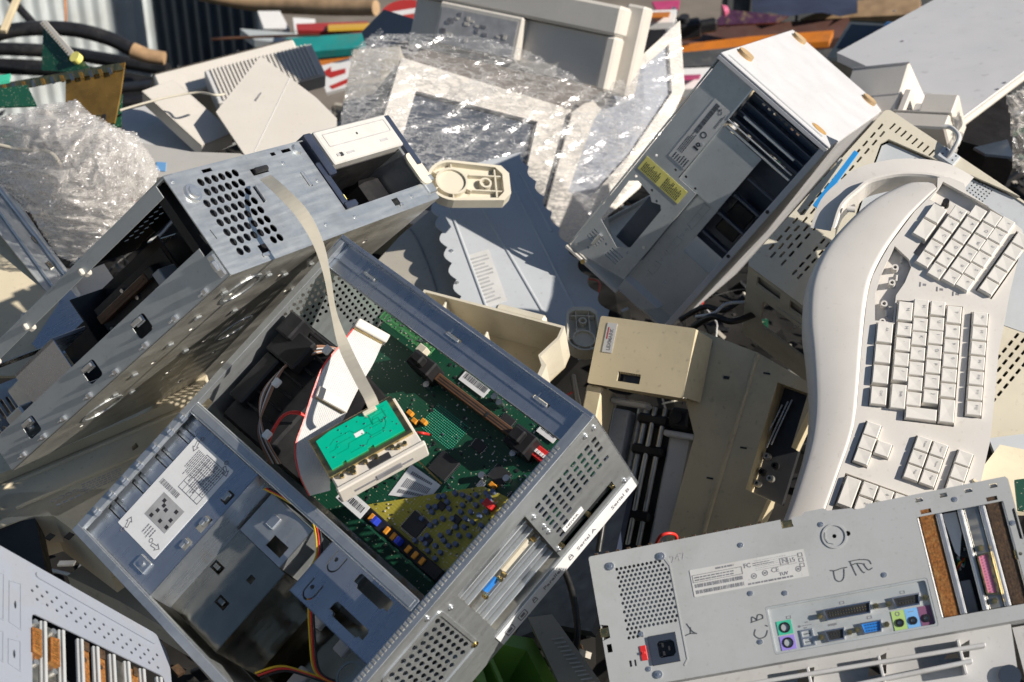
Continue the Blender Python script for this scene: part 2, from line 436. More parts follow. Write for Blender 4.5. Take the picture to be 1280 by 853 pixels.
class MB:
    def __init__(s, M=None):
        s.v, s.f, s.sm, s.M = [], [], [], M

    def add(s, vs, fs, sm=False, M=None):
        o = len(s.v)
        if M is not None:
            vs = [tuple(M @ Vector(v)) for v in vs]
        if s.M is not None:
            vs = [tuple(s.M @ Vector(v)) for v in vs]
        s.v += [tuple(v) for v in vs]
        s.f += [tuple(i + o for i in f) for f in fs]
        s.sm += [sm] * len(fs)
        return s

    def box(s, x0, x1, y0, y1, z0, z1, ch=0.0, M=None):
        if ch <= 0:
            vs = [(x, y, z) for z in (z0, z1) for y in (y0, y1) for x in (x0, x1)]
            fs = [(0, 2, 3, 1), (4, 5, 7, 6), (0, 1, 5, 4), (2, 6, 7, 3), (0, 4, 6, 2), (1, 3, 7, 5)]
            return s.add(vs, fs, False, M)
        ch = min(ch, abs(x1 - x0) * .45, abs(y1 - y0) * .45, abs(z1 - z0) * .45)
        vs, idx = [], {}
        for i, x in enumerate((x0, x1)):
            for j, y in enumerate((y0, y1)):
                for k, z in enumerate((z0, z1)):
                    sx, sy, sz = (1, -1)[i], (1, -1)[j], (1, -1)[k]
                    for a, p in enumerate(((x, y + sy * ch, z + sz * ch), (x + sx * ch, y, z + sz * ch), (x + sx * ch, y + sy * ch, z))):
                        idx[i, j, k, a] = len(vs)
                        vs.append(p)
        I = idx
        fs = []
        for i in (0, 1):
            q = [I[i, 0, 0, 0], I[i, 1, 0, 0], I[i, 1, 1, 0], I[i, 0, 1, 0]]
            fs.append(q if i else q[::-1])
            q = [I[0, i, 0, 1], I[0, i, 1, 1], I[1, i, 1, 1], I[1, i, 0, 1]]
            fs.append(q if i else q[::-1])
            q = [I[0, 0, i, 2], I[1, 0, i, 2], I[1, 1, i, 2], I[0, 1, i, 2]]
            fs.append(q if i else q[::-1])
        for i in (0, 1):
            for j in (0, 1):
                fs.append([I[i, j, 0, 0], I[i, j, 1, 0], I[i, j, 1, 1], I[i, j, 0, 1]])
                fs.append([I[i, 0, j, 0], I[i, 1, j, 0], I[i, 1, j, 2], I[i, 0, j, 2]])
                fs.append([I[0, i, j, 1], I[1, i, j, 1], I[1, i, j, 2], I[0, i, j, 2]])
                for k in (0, 1):
                    fs.append([I[i, j, k, 0], I[i, j, k, 1], I[i, j, k, 2]])
        return s.add(vs, fs, False, M)

    def cyl(s, c, r, h, n=14, axis='z', r2=None, M=None, hollow=None):
        """h along the axis from c; r2 = top radius"""
        r2 = r if r2 is None else r2
        vs, fs = [], []
        ring = lambda rr, z: [(rr * math.cos(2 * math.pi * i / n), rr * math.sin(2 * math.pi * i / n), z) for i in range(n)]
        A = {'z': Matrix.Identity(4), 'y': XZ @ Matrix.Scale(-1, 4, (0, 0, 1)), 'x': YZ}[axis]
        base = T(*c) @ A
        vs = ring(r, 0) + ring(r2, h)
        side = [(i, (i + 1) % n, n + (i + 1) % n, n + i) for i in range(n)]
        MMx = base if M is None else M @ base
        s.add(vs, side, True, MMx)
        if hollow:
            vs2 = ring(r2, h) + ring(hollow, h) + ring(hollow, h * 0.1)
            f2 = [(i, (i + 1) % n, n + (i + 1) % n, n + i) for i in range(n)] + [(n + i, n + (i + 1) % n, 2 * n + (i + 1) % n, 2 * n + i) for i in range(n)]
            f2.append(tuple(range(2 * n, 3 * n)))
            s.add(vs2, f2, False, MMx)
        else:
            s.add(ring(r2, h), [tuple(range(n))], False, MMx)
        s.add(ring(r, 0), [tuple(range(n))[::-1]], False, MMx)
        return s

    def plate(s, outer, holes=(), z0=0.0, z1=1.0, bev=0.0, M=None):
        vs, fs = _sheet([outer] + list(holes), min(z0, z1), max(z0, z1))
        return s.add(vs, fs, False, M)

    def prism(s, pts, z0, z1, M=None, sm=False):
        n = len(pts)
        vs = [(x, y, z0) for x, y in pts] + [(x, y, z1) for x, y in pts]
        fs = [(i, (i + 1) % n, n + (i + 1) % n, n + i) for i in range(n)]
        s.add(vs, fs, sm, M)
        s.add([(x, y, z1) for x, y in pts], [tuple(range(n))], False, M)
        return s.add([(x, y, z0) for x, y in pts], [tuple(range(n))[::-1]], False, M)

    def frustum(s, x, y, w, d, z0, z1, inset=2.0, rot=0.0, shift=(0, 0), dish=0.0):
        """key cap"""
        M = T(x, y, 0) @ RZ(rot)
        a, b = w / 2, d / 2
        e = 0.8
        a2, b2 = a - inset, b - inset
        sx, sy = shift
        lo = [(-a, -b, z0), (a, -b, z0), (a, b, z0), (-a, b, z0)]
        md = [(-a2 - e + sx, -b2 - e + sy, z1 - e), (a2 + e + sx, -b2 - e + sy, z1 - e), (a2 + e + sx, b2 + e + sy, z1 - e), (-a2 - e + sx, b2 + e + sy, z1 - e)]
        hi = [(-a2 + sx, -b2 + sy, z1), (a2 + sx, -b2 + sy, z1), (a2 + sx, b2 + sy, z1), (-a2 + sx, b2 + sy, z1)]
        vs = lo + md + hi + [(sx, sy, z1 - dish)]
        fs = []
        for k in (0, 4):
            fs += [(k + i, k + (i + 1) % 4, k + 4 + (i + 1) % 4, k + 4 + i) for i in range(4)]
        fs += [(8 + i, 8 + (i + 1) % 4, 12) for i in range(4)]
        return s.add(vs, fs, False, M)

    def tube(s, pts, r, n=8, smooth_pts=True, cap=True):
        pts = [Vector(p) for p in pts]
        if smooth_pts and len(pts) > 2:
            pts = catmull(pts, 6)
        rs = r if isinstance(r, (list, tuple)) else None
        m = len(pts)
        vs, fs = [], []
        t = (pts[1] - pts[0]).normalized()
        u = t.orthogonal().normalized()
        for i, p in enumerate(pts):
            t = (pts[min(i + 1, m - 1)] - pts[max(i - 1, 0)])
            if t.length < 1e-9:
                t = Vector((0, 0, 1))
            t.normalize()
            u = (u - t * u.dot(t))
            u = u.normalized() if u.length > 1e-6 else t.orthogonal().normalized()
            w = t.cross(u)
            rr = r if rs is None else rs[0] + (rs[1] - rs[0]) * i / (m - 1)
            for k in range(n):
                a = 2 * math.pi * k / n
                vs.append(tuple(p + u * (rr * math.cos(a)) + w * (rr * math.sin(a))))
        for i in range(m - 1):
            for k in range(n):
                k2 = (k + 1) % n
                fs.append((i * n + k, i * n + k2, (i + 1) * n + k2, (i + 1) * n + k))
        s.add(vs, fs, True)
        if cap:
            s.add(vs[:n], [tuple(range(n))[::-1]])
            s.add(vs[-n:], [tuple(range(n))])
        return s

    def strip(s, pts, wid, th=0.8, sub=6, ribs=0):
        """flat cable: list of centre points and list of half-width vectors; ribs = number of conductors"""
        P = catmull([Vector(p) for p in pts], sub)
        W = catmull([Vector(w) for w in wid], sub)
        m = len(P)
        sec = [(-1, .5), (1, .5)] if not ribs else [(-1 + 2 * q / (2 * ribs), .5 if q % 2 else .2) for q in range(2 * ribs + 1)]
        sec = sec + [(1, -.5), (-1, -.5)]
        c = len(sec)
        vs, fs = [], []
        for i in range(m):
            t = (P[min(i + 1, m - 1)] - P[max(i - 1, 0)]).normalized()
            nrm = t.cross(W[i]).normalized() * th
            vs += [tuple(P[i] + W[i] * a + nrm * b) for a, b in sec]
        for i in range(m - 1):
            for k in range(c):
                k2 = (k + 1) % c
                fs.append((i * c + k, i * c + k2, (i + 1) * c + k2, (i + 1) * c + k))
        s.add(vs, fs, False)
        return s

    def grid(s, P, th=0.0, sm=True):
        """P[i][j] points"""
        n, m = len(P), len(P[0])
        vs = [tuple(P[i][j]) for i in range(n) for j in range(m)]
        fs = [(i * m + j, i * m + j + 1, (i + 1) * m + j + 1, (i + 1) * m + j) for i in range(n - 1) for j in range(m - 1)]
        return s.add(vs, fs, sm)

    def text(s, txt, x, y, size, z=0.0, rot=0.0, th=0.25, M=None, sx=1.0, align='LEFT', bold=0.0):
        cu = bpy.data.curves.new('t', 'FONT')
        cu.body = txt
        cu.size = size
        cu.extrude = th / 2
        cu.offset = bold
        cu.resolution_u = 2
        cu.align_x = align
        cu.align_y = 'CENTER'
        ob = bpy.data.objects.new('t', cu)
        me = bpy.data.meshes.new_from_object(ob)
        K = T(x, y, z + th / 2) @ RZ(rot) @ Matrix.Diagonal((sx, 1, 1, 1))
        K = K if M is None else M @ K
        s.add([tuple(v.co) for v in me.vertices], [tuple(f.vertices) for f in me.polygons], False, K)
        bpy.data.objects.remove(ob); bpy.data.curves.remove(cu); bpy.data.meshes.remove(me)
        return s

    def build(s, name, material, parent=None, label=None, kind=None):
        if name in FINE: kind = 'stuff'
        me = bpy.data.meshes.new(name)
        me.from_pydata([(x * MM, y * MM, z * MM) for x, y, z in s.v], [], s.f)
        me.validate()
        me.polygons.foreach_set('use_smooth', s.sm[:len(me.polygons)] if len(s.sm) >= len(me.polygons) else [False] * len(me.polygons))
        me.materials.append(MATS[material])
        me.update()
        return link(name, me, parent, label, kind)

def build_multi(mb, name, materials, picks, parent=None, kind=None):
    """one mesh, several materials: picks = material index for each face"""
    o = mb.build(name, materials[0], parent, kind=kind)
    for q in materials[1:]: o.data.materials.append(MATS[q])
    if len(o.data.polygons) == len(picks): o.data.polygons.foreach_set('material_index', picks)
    return o

def link(name, me, parent=None, label=None, kind=None, loc=None, M=None):
    o = bpy.data.objects.new(name, me)
    COL.objects.link(o)
    if parent is not None:
        o.parent = parent
    if loc is not None:
        o.location = (loc[0] * MM, loc[1] * MM, loc[2] * MM)
    if M is not None:
        m2 = M.copy()
        m2.translation = m2.translation * MM
        o.matrix_local = m2
    if label: o['label'] = label
    if kind: o['kind'] = kind
    return o

def catmull(P, sub):
    out = []
    n = len(P)
    for i in range(n - 1):
        p0, p1, p2, p3 = P[max(i - 1, 0)], P[i], P[i + 1], P[min(i + 2, n - 1)]
        for k in range(sub):
            t = k / sub
            out.append(0.5 * ((2 * p1) + (p2 - p0) * t + (2 * p0 - 5 * p1 + 4 * p2 - p3) * t * t + (3 * p1 - p0 - 3 * p2 + p3) * t ** 3))
    out.append(P[-1])
    return out

def thing(name, label, cat, M, group=None):
    o = bpy.data.objects.new(name, None)
    o.empty_display_size = 0.05
    COL.objects.link(o)
    o.matrix_world = M
    tag(o, label, cat, group)
    return o

def tag(o, label, cat, group=None):
    o['label'] = label
    o['category'] = cat
    if group: o['group'] = group
    return o

def struct(o):
    o['kind'] = 'structure'
    return o

def pose(rows, s=1.0):
    """measured pose of a thing relative to the camera station, as a world matrix"""
    M = Matrix([list(r) for r in rows] + [[0, 0, 0, 1]])
    M.translation = M.translation * s
    return CAMW @ M @ Matrix.Scale(s, 4)

def at(px, py, d):
    """world point seen in direction (px, py) at depth d metres"""
    return CAMW @ Vector(((px - 640) / FPX * d, -(py - 426.5) / FPX * d, -d))

def fr(o, x, y):
    """frame from three measured points (px, py, depth): origin, a point along +x, a point towards +y.
    returns the world matrix and the two lengths in mm"""
    O, X, Y = at(*o), at(*x), at(*y)
    ex = X - O
    lx = ex.length
    ex.normalize()
    ey = Y - O
    ey -= ex * ey.dot(ex)
    ly = ey.length
    ey.normalize()
    ez = ex.cross(ey)
    M = Matrix(((ex.x, ey.x, ez.x, O.x), (ex.y, ey.y, ez.y, O.y), (ex.z, ey.z, ez.z, O.z), (0, 0, 0, 1)))
    return M, lx * 1000, ly * 1000

def loc(M, px, py, z=0.0):
    """where the line of sight (px, py) meets the sheet at height z (mm) of a frame: local mm"""
    inv = M.inverted()
    c = inv @ CAMW.translation
    d = inv @ at(px, py, 1.0) - c
    k = (z * MM - c.z) / d.z
    p = c + d * k
    return (p.x * 1000, p.y * 1000)

def copies(me, name, parent, spots):
    for sp in spots:
        link(name, me, parent, loc=sp)

def screws(parent, spots, r=3.2, h=1.6, axis='z', name='screw', material='zinc_bright'):
    m = MB().cyl((0, 0, 0), r, h * .6, 10, axis, r * .92)
    m.cyl((0, 0, 0), r * .5, h, 6, axis, r * .4)
    o = m.build(name, material, parent)
    o.location = [c * MM for c in spots[0]]
    copies(o.data, name, parent, spots[1:])

def barcode(m, x0, x1, y0, y1, z, vertical=False, seed=1):
    r = random.Random(seed)
    p = x0 if not vertical else y0
    end = x1 if not vertical else y1
    while p < end:
        w = r.choice((0.5, 0.5, 0.9, 1.3))
        if vertical: m.box(x0, x1, p, min(p + w, end), z, z + .15)
        else: m.box(p, min(p + w, end), y0, y1, z, z + .15)
        p += w + r.choice((0.6, 0.6, 1.0))

def textlines(m, x0, x1, y0, y1, z, n, seed=1, fill=0.55, word=4.0, vertical=False):
    """rows of small print too fine to read: broken dashes"""
    r = random.Random(seed)
    for i in range(n):
        y = y0 + (y1 - y0) * (i + .5) / n
        h = abs(y1 - y0) / n * fill / 2
        p = x0
        end = x0 + (x1 - x0) * r.uniform(.6, 1)
        while p < end:
            w = word * r.uniform(.4, 1.3)
            if vertical: m.box(y - h, y + h, p, min(p + w, end), z, z + .15)
            else: m.box(p, min(p + w, end), y - h, y + h, z, z + .15)
            p += w + word * .25

def world_mm(p): return Vector(p) * 1000
# ================================================================ ground, heap, fence
def setting():
    g = MB().box(-60000, 60000, -20000, 100000, -60, 0).build('ground', 'ground')
    struct(g)
    # the mound of scrap that everything lies on
    prof = [(-1.5, 0.0), (-.4, 1.0), (0.5, 1.55), (1.2, 1.72), (1.8, 1.86), (2.4, 1.86), (3.0, 1.78), (3.8, 1.6), (4.8, 1.3), (6.0, 0.85), (7.5, 0.2), (8.4, -.05)]
    def zz(y):
        for (a, b), (c, d) in zip(prof, prof[1:]):
            if a <= y <= c:
                return b + (d - b) * (y - a) / (c - a)
        return -.05
    P = []
    for i in range(110):
        y = -1.5 + 9.9 * i / 109
        row = []
        for j in range(130):
            x = -5.2 + 10.4 * j / 129
            e = max(0, 1 - max(0, abs(x) - 2.2) / 3.0)
            n = noise.fractal(Vector((x * 2.2, y * 2.2, 0)), 1.0, 2.0, 5) * .07 + abs(noise.noise(Vector((x * 7, y * 7, 3)))) * .05
            row.append((x * 1000, y * 1000, (zz(y) * e + n * e - .02) * 1000))
        P.append(row)
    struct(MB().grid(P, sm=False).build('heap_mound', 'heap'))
    # crumbs of plastic, screws and board chips on the mound, and a web of thin wires
    rr = random.Random(21)
    mats = ['black_plastic', 'abs_old', 'abs_white', 'galv_dirty', 'pcb_green', 'abs_grey', 'abs_beige', 'rust_dark']
    m, picks = MB(), []
    for k in range(2600):
        far = k % 3 == 0
        y = rr.uniform(3.0, 6.2) if far else rr.uniform(.7, 3.2)
        x = rr.uniform(-.45, .45) * (y + .6)
        z = zz(y) + rr.uniform(0, .09)
        g = rr.uniform(.4, 1) * (2.2 if far else 1)
        a, b, c = rr.uniform(8, 60) * g, rr.uniform(6, 30) * g, rr.uniform(2, 12) * g
        Mx = T(x * 1000, y * 1000, z * 1000) @ Matrix.Rotation(rr.uniform(0, 6.3), 4, Vector((rr.uniform(-1, 1), rr.uniform(-1, 1), rr.uniform(-1, 1))).normalized())
        n0 = len(m.f)
        m.box(-a / 2, a / 2, -b / 2, b / 2, -c / 2, c / 2, 0, Mx)
        picks += [rr.choice((0, 0, 0, 0, 0, 1, 1, 2, 3, 4, 5, 6, 7) if far else (0, 0, 0, 0, 0, 0, 0, 1, 1, 3, 4, 7))] * (len(m.f) - n0)
    o = build_multi(m, 'scrap_crumbs', mats, picks, None, 'stuff')
    tag(o, 'small broken bits of plastic, metal and board strewn in the gaps', 'debris')
    m, picks = MB(), []
    for k in range(150):
        y = rr.uniform(.8, 3.4)
        x = rr.uniform(-.42, .42) * (y + .6)
        p = Vector((x, y, zz(y) + .1)) * 1000
        d = Vector((rr.uniform(-1, 1), rr.uniform(-1, 1), 0)).normalized() * 60
        pts = []
        for q in range(5):
            pts.append(p.copy())
            d = Matrix.Rotation(rr.uniform(-.9, .9), 3, 'Z') @ d
            p = p + d + Vector((0, 0, rr.uniform(-25, 25)))
        n0 = len(m.f)
        m.tube(pts, rr.choice((1.2, 1.6, 2.6)), 6)
        picks += [rr.choice((0, 0, 0, 1, 2, 3))] * (len(m.f) - n0)
    o = build_multi(m, 'wire_tangle', ['wire_black', 'wire_grey', 'wire_red', 'cable_beige'], picks, None, 'stuff')
    tag(o, 'tangle of thin loose wires lying in the gaps of the heap', 'wires')

def corrugated(name, mt, label, px0, px1, d0, d1, pitch, height, cat='fence'):
    """standing corrugated sheet between two directions on the ground plan"""
    a, b = at(px0, 60, d0), at(px1, 60, d1)
    a.z = b.z = 0
    L = (b - a).length
    ex = (b - a).normalized()
    nrm = Vector((-ex.y, ex.x, 0))
    n = int(L / pitch * 10)
    G = []
    for i in range(n + 1):
        s = L * i / n
        p = a + ex * s + nrm * (.012 * math.cos(2 * math.pi * s / pitch))
        G.append([tuple(world_mm(p + Vector((0, 0, z)))) for z in (0, height * .5, height)])
    m = MB().grid(G)
    G2 = [[tuple(Vector(q) + nrm * 2) for q in r] for r in G]
    m.grid(G2)
    o = m.build(name, mt)
    tag(o, label, cat)
    return o

def slab(name, mt, anchors, pts, th, parent=None, label=None, cat=None, group=None, holes=(), z=0.0, bev=0):
    """a flat board: its plane from three measured points, its outline, its thickness (mm) away from the viewer"""
    M = anchors if isinstance(anchors, Matrix) else fr(*anchors)[0]
    P = [loc(M, *p, z) for p in pts]
    H = [[loc(M, *p, z) for p in h] for h in holes]
    # thickness goes away from the camera
    zs = -1 if (M.inverted() @ CAMW.translation).z > 0 else 1
    m = MB().plate(P, H, z, z + zs * th)
    if parent is None:
        root = thing(name, label, cat, M, group)
        m.build('board', mt, root)
        return root, M, zs
    return m.build(name, mt, parent), M, zs

setting()
corrugated('corrugated_fence', 'sheet_light', 'pale weathered corrugated metal fence standing at the far left', -90, 204, 6.2, 7.0, .072, 1.75)
corrugated('corrugated_fence', 'sheet_dark', 'dark blue corrugated metal sheet beside the pale fence', 194, 330, 6.9, 6.5, .072, 1.75)
def back_wall():
    a, b = at(905, 30, 6.6), at(1420, 30, 6.9)
    a.z = b.z = 0
    ex = (b - a).normalized()
    L = (b - a).length * 1000
    ey = Vector((-ex.y, ex.x, 0))
    M = Matrix(((ex.x, ey.x, 0, a.x), (ex.y, ey.y, 0, a.y), (0, 0, 1, 0), (0, 0, 0, 1)))
    w = thing('boundary_wall', 'dark stained concrete wall at the far right behind the heap', 'wall', M)
    n = 6
    for i in range(n):
        MB().box(i * L / n + 4, (i + 1) * L / n - 4, 0, 80, 0, 1800, 6).build('wall_panel', 'wall_dark', w)
    MB().tube([(L * .07, -40, 0), (L * .07, -40, 1750)], 22, 10).build('post', 'pale_wood', w)
back_wall()

# ---------------------------------------------------------------- far things along the top
def far_things():
    # black hoses with a taped end
    t = thing('drain_hose', 'thick black hose arching across the far left with a brown taped end', 'hose', Matrix.Identity(4))
    P = lambda *a: tuple(world_mm(at(*a)))
    MB().tube([P(-40, 60, 4.1), P(0, 42, 4.1), P(40, 36, 4.1), P(90, 37, 4.1), P(135, 48, 4.1), P(168, 64, 4.1)], 21, 14).build('hose_body', 'black_rubber', t)
    MB().tube([P(166, 63, 4.1), P(185, 70, 4.1), P(206, 73, 4.1)], [23, 19], 14).build('taped_end', 'tape', t)
    for y, r, lab in ((62, 20, 'black hose lying just under the arched taped hose'), (84, 24, 'thick black hose lying lowest in the far left bundle')):
        o = MB().tube([P(-40, y - 2, 4.3), P(60, y + 2, 4.3), P(130, y + 12, 4.25), P(210, y + 26, 4.2)], r, 14).build('drain_hose', 'black_rubber')
        tag(o, lab, 'hose')
    o = MB().tube([P(8, -8, 4.6), P(22, 8, 4.6), P(42, 30, 4.6)], 13, 10).build('drain_hose', 'black_rubber')
    tag(o, 'short dark pipe end rising at the far top left', 'hose')
    m, lx, ly = fr((0, 42, 3.4), (22, -10, 3.5), (10, 44, 3.4))
    o = MB().box(0, lx * 1.1, 0, 16, -12, 0, 1.5).build('wooden_batten', 'pale_wood'); o.matrix_world = m
    tag(o, 'pale wooden batten leaning in the top left corner', 'batten')
    o = MB().tube([P(81, -6, 5.6), P(82, 14, 5.6), P(82, 30, 5.5)], 4, 8).build('orange_stake', 'orange_board')
    tag(o, 'thin orange stake in front of the pale corrugated fence', 'stake')
    M, lx, ly = fr((128, 128, 3.5), (200, 122, 3.5), (126, 104, 3.6))
    t = thing('black_bin', 'black plastic box with a thick rim lying below the hoses', 'box', M)
    MB().box(-60, lx, 0, ly, -160, 0, 8).build('body', 'black_plastic', t)
    MB().box(-66, lx + 6, ly * .4, ly * .62, 0, 14, 4).build('rim', 'black_plastic', t)
    # brown log-like plank, boards, signs in the middle distance
    o = MB().tube([P(250, -10, 5.6), P(320, 4, 5.6), P(400, 9, 5.5), P(470, 10, 5.4)], [34, 30], 12).build('weathered_log', 'wood')
    tag(o, 'weathered brown log lying along the top behind the signs', 'log')
    def board(name, mt, pts, d, th, lab, cat='board', tilt=0.0):
        q = pts
        r = slab(name, mt, ((q[0][0], q[0][1], d), (q[1][0], q[1][1], d + tilt), (q[-1][0], q[-1][1], d - .06)), q, th, None, lab, cat)
        return r
    board('teal_board', 'teal_board', [(357, 48), (470, 40), (470, 58), (375, 66)], 5.0, 30, 'bright teal painted board lying in the far heap')
    board('board', 'sheet_light', [(300, 36), (420, 46), (420, 60), (318, 50)], 5.2, 30, 'grey curved plank beside the teal board')
    o = MB().tube([P(264, 49, 4.9), P(330, 46, 4.9), P(400, 44, 4.9)], 5, 8).build('copper_pipe', 'copper')
    tag(o, 'thin copper pipe lying in front of the teal board', 'pipe')
    board('red_sign', 'sign_red', [(370, 30), (460, 27), (460, 40), (372, 38)], 5.1, 20, 'red board with a yellow stripe above the teal board', 'sign')
    board('yellow_strip', 'sign_yellow', [(410, 31), (462, 29), (462, 34), (410, 36)], 5.06, 10, 'narrow orange yellow strip on the red board', 'strip')
    board('white_block', 'sign_white', [(322, 14), (350, 14), (362, 36), (330, 36)], 5.3, 60, 'white block standing behind the copper pipe', 'block')
    board('white_block', 'sign_white', [(366, 22), (394, 24), (394, 38), (368, 38)], 5.25, 60, 'small white card with red edge next to the red board', 'block')
    board('blue_board', 'dark_blue_plastic', [(330, 60), (460, 58), (460, 72), (340, 74)], 5.05, 30, 'dark blue board lying right under the teal board')
    board('orange_board', 'orange_board', [(395, 76), (470, 68), (470, 78), (398, 84)], 4.9, 20, 'orange edged plank under the dark blue board')
    r, M, zs = board('warning_sign', 'sign_white', [(396, 84), (440, 72), (452, 104), (408, 116)], 4.3, 12, 'white sign with red arrow marks beside the stretch film', 'sign')
    for pts in ([(402, 92), (414, 84), (414, 90), (432, 86), (432, 92), (414, 98)], [(412, 108), (436, 98), (438, 103), (416, 112)]):
        Q = [loc(M, *p, 0) for p in pts]
        MB().prism(Q, -.5 * zs, -1.5 * zs).build('red_arrow', 'sign_red', r)
    # round red sign
    M, lx, ly = fr((478, 22, 4.2), (530, 14, 4.2), (476, 6, 4.25))
    t = thing('round_sign', 'round red sign with a white bar peeking out above the film', 'sign', M)
    MB().cyl((26 * 2.4, 0, 0), 66, 8, 32).build('disc', 'sign_red', t)
    MB().box(20, 104, -18, 8, 8.2, 9.5).build('bar', 'sign_white', t)
    board('dark_screen', 'screen_glass', [(452, 40), (480, 12), (530, 28), (530, 44), (460, 66)], 3.3, 40, 'dark screen edge standing behind the left of the wrapped monitor', 'screen')
    # right hand background
    r = board('long_board', 'maroon_board', [(790, 40), (1062, 22), (1060, 46), (850, 70), (790, 62)], 4.6, 40, 'long dark maroon board lying across the back')
    board('orange_strip', 'orange_board', [(800, 62), (935, 46), (1042, 38), (1036, 52), (930, 58), (800, 76)], 4.5, 20, 'bright orange plank edge in front of the maroon board')
    board('dark_plank', 'wall_dark', [(850, 66), (930, 58), (930, 80), (850, 84)], 4.4, 40, 'dark charred plank under the orange edge')
    board('white_tray', 'sign_white', [(850, 86), (900, 84), (890, 110), (850, 112)], 4.2, 30, 'small white tray with pink print left of the tower', 'tray')
    board('magenta_strip', 'magenta', [(852, 94), (876, 93), (874, 97), (852, 98)], 4.16, 6, 'pink printed strip on the small white tray', 'strip')
    board('magazine', 'purple_print', [(890, 32), (908, 12), (985, 20), (970, 28)], 4.5, 12, 'purple printed magazine lying on the maroon board', 'magazine')
    for i, (x, y) in enumerate(((912, 22), (920, 18), (928, 24), (936, 20), (946, 24), (956, 22), (968, 24))):
        pass
    M, lx, ly = fr((838, 34, 4.4), (912, 22, 4.4), (838, 6, 4.5))
    t = thing('gadget_pile', 'black broken camcorder like gadget at the top right of centre', 'gadget', M)
    MB().box(0, 100, 0, 40, -60, 0, 8).box(20, 70, 36, 70, -50, -6, 8).box(80, 150, 4, 36, -50, -8, 8).build('body', 'black_plastic', t)
    MB().cyl((48, 20, 0), 16, 18, 16).build('lens', 'chip', t)
    MB().tube([(30, 60, 0), (34, 90, 4), (30, 110, 0)], 5, 8).build('lever', 'silver_can', t)
    o = MB().tube([P(904, 14, 4.35), P(910, 12, 4.35)], [20, 12], 12).build('pink_ball', 'magenta')
    tag(o, 'small pink foam piece beside the black gadget', 'foam')
    o = MB().grid([[tuple(world_mm(at(940 + 22 * i, -12 + 10 * j + 3 * math.sin(i * 2.2 + j), 5.0 - .15 * j + .04 * math.sin(i * 3 + j * 2)))) for j in range(4)] for i in range(7)]).build('tarpaulin', 'navy_cloth')
    tag(o, 'crumpled dark navy cloth at the top right background', 'cloth')
    board('pink_cloth', 'magenta', [(815, 2), (850, 0), (848, 10), (820, 12)], 4.7, 10, 'pink printed card right behind the white appliance', 'card')
    board('white_tray', 'sign_white', [(790, 14), (846, 12), (842, 28), (792, 30)], 4.1, 20, 'white tray edge with an orange label behind the white appliance', 'tray')
    board('orange_label', 'orange_board', [(806, 16), (838, 15), (836, 20), (806, 21)], 4.07, 4, 'orange label on the white tray behind the appliance', 'label')
    board('dark_board', 'black_plastic', [(790, 30), (850, 28), (846, 60), (790, 64)], 4.3, 40, 'black panel just behind the peak of clear film', 'panel')
    board('brown_plank', 'wood', [(1000, 24), (1056, 2), (1150, -6), (1150, 18), (1060, 22), (1010, 40)], 4.9, 40, 'brown plank leaning near the small beige monitor')
far_things()
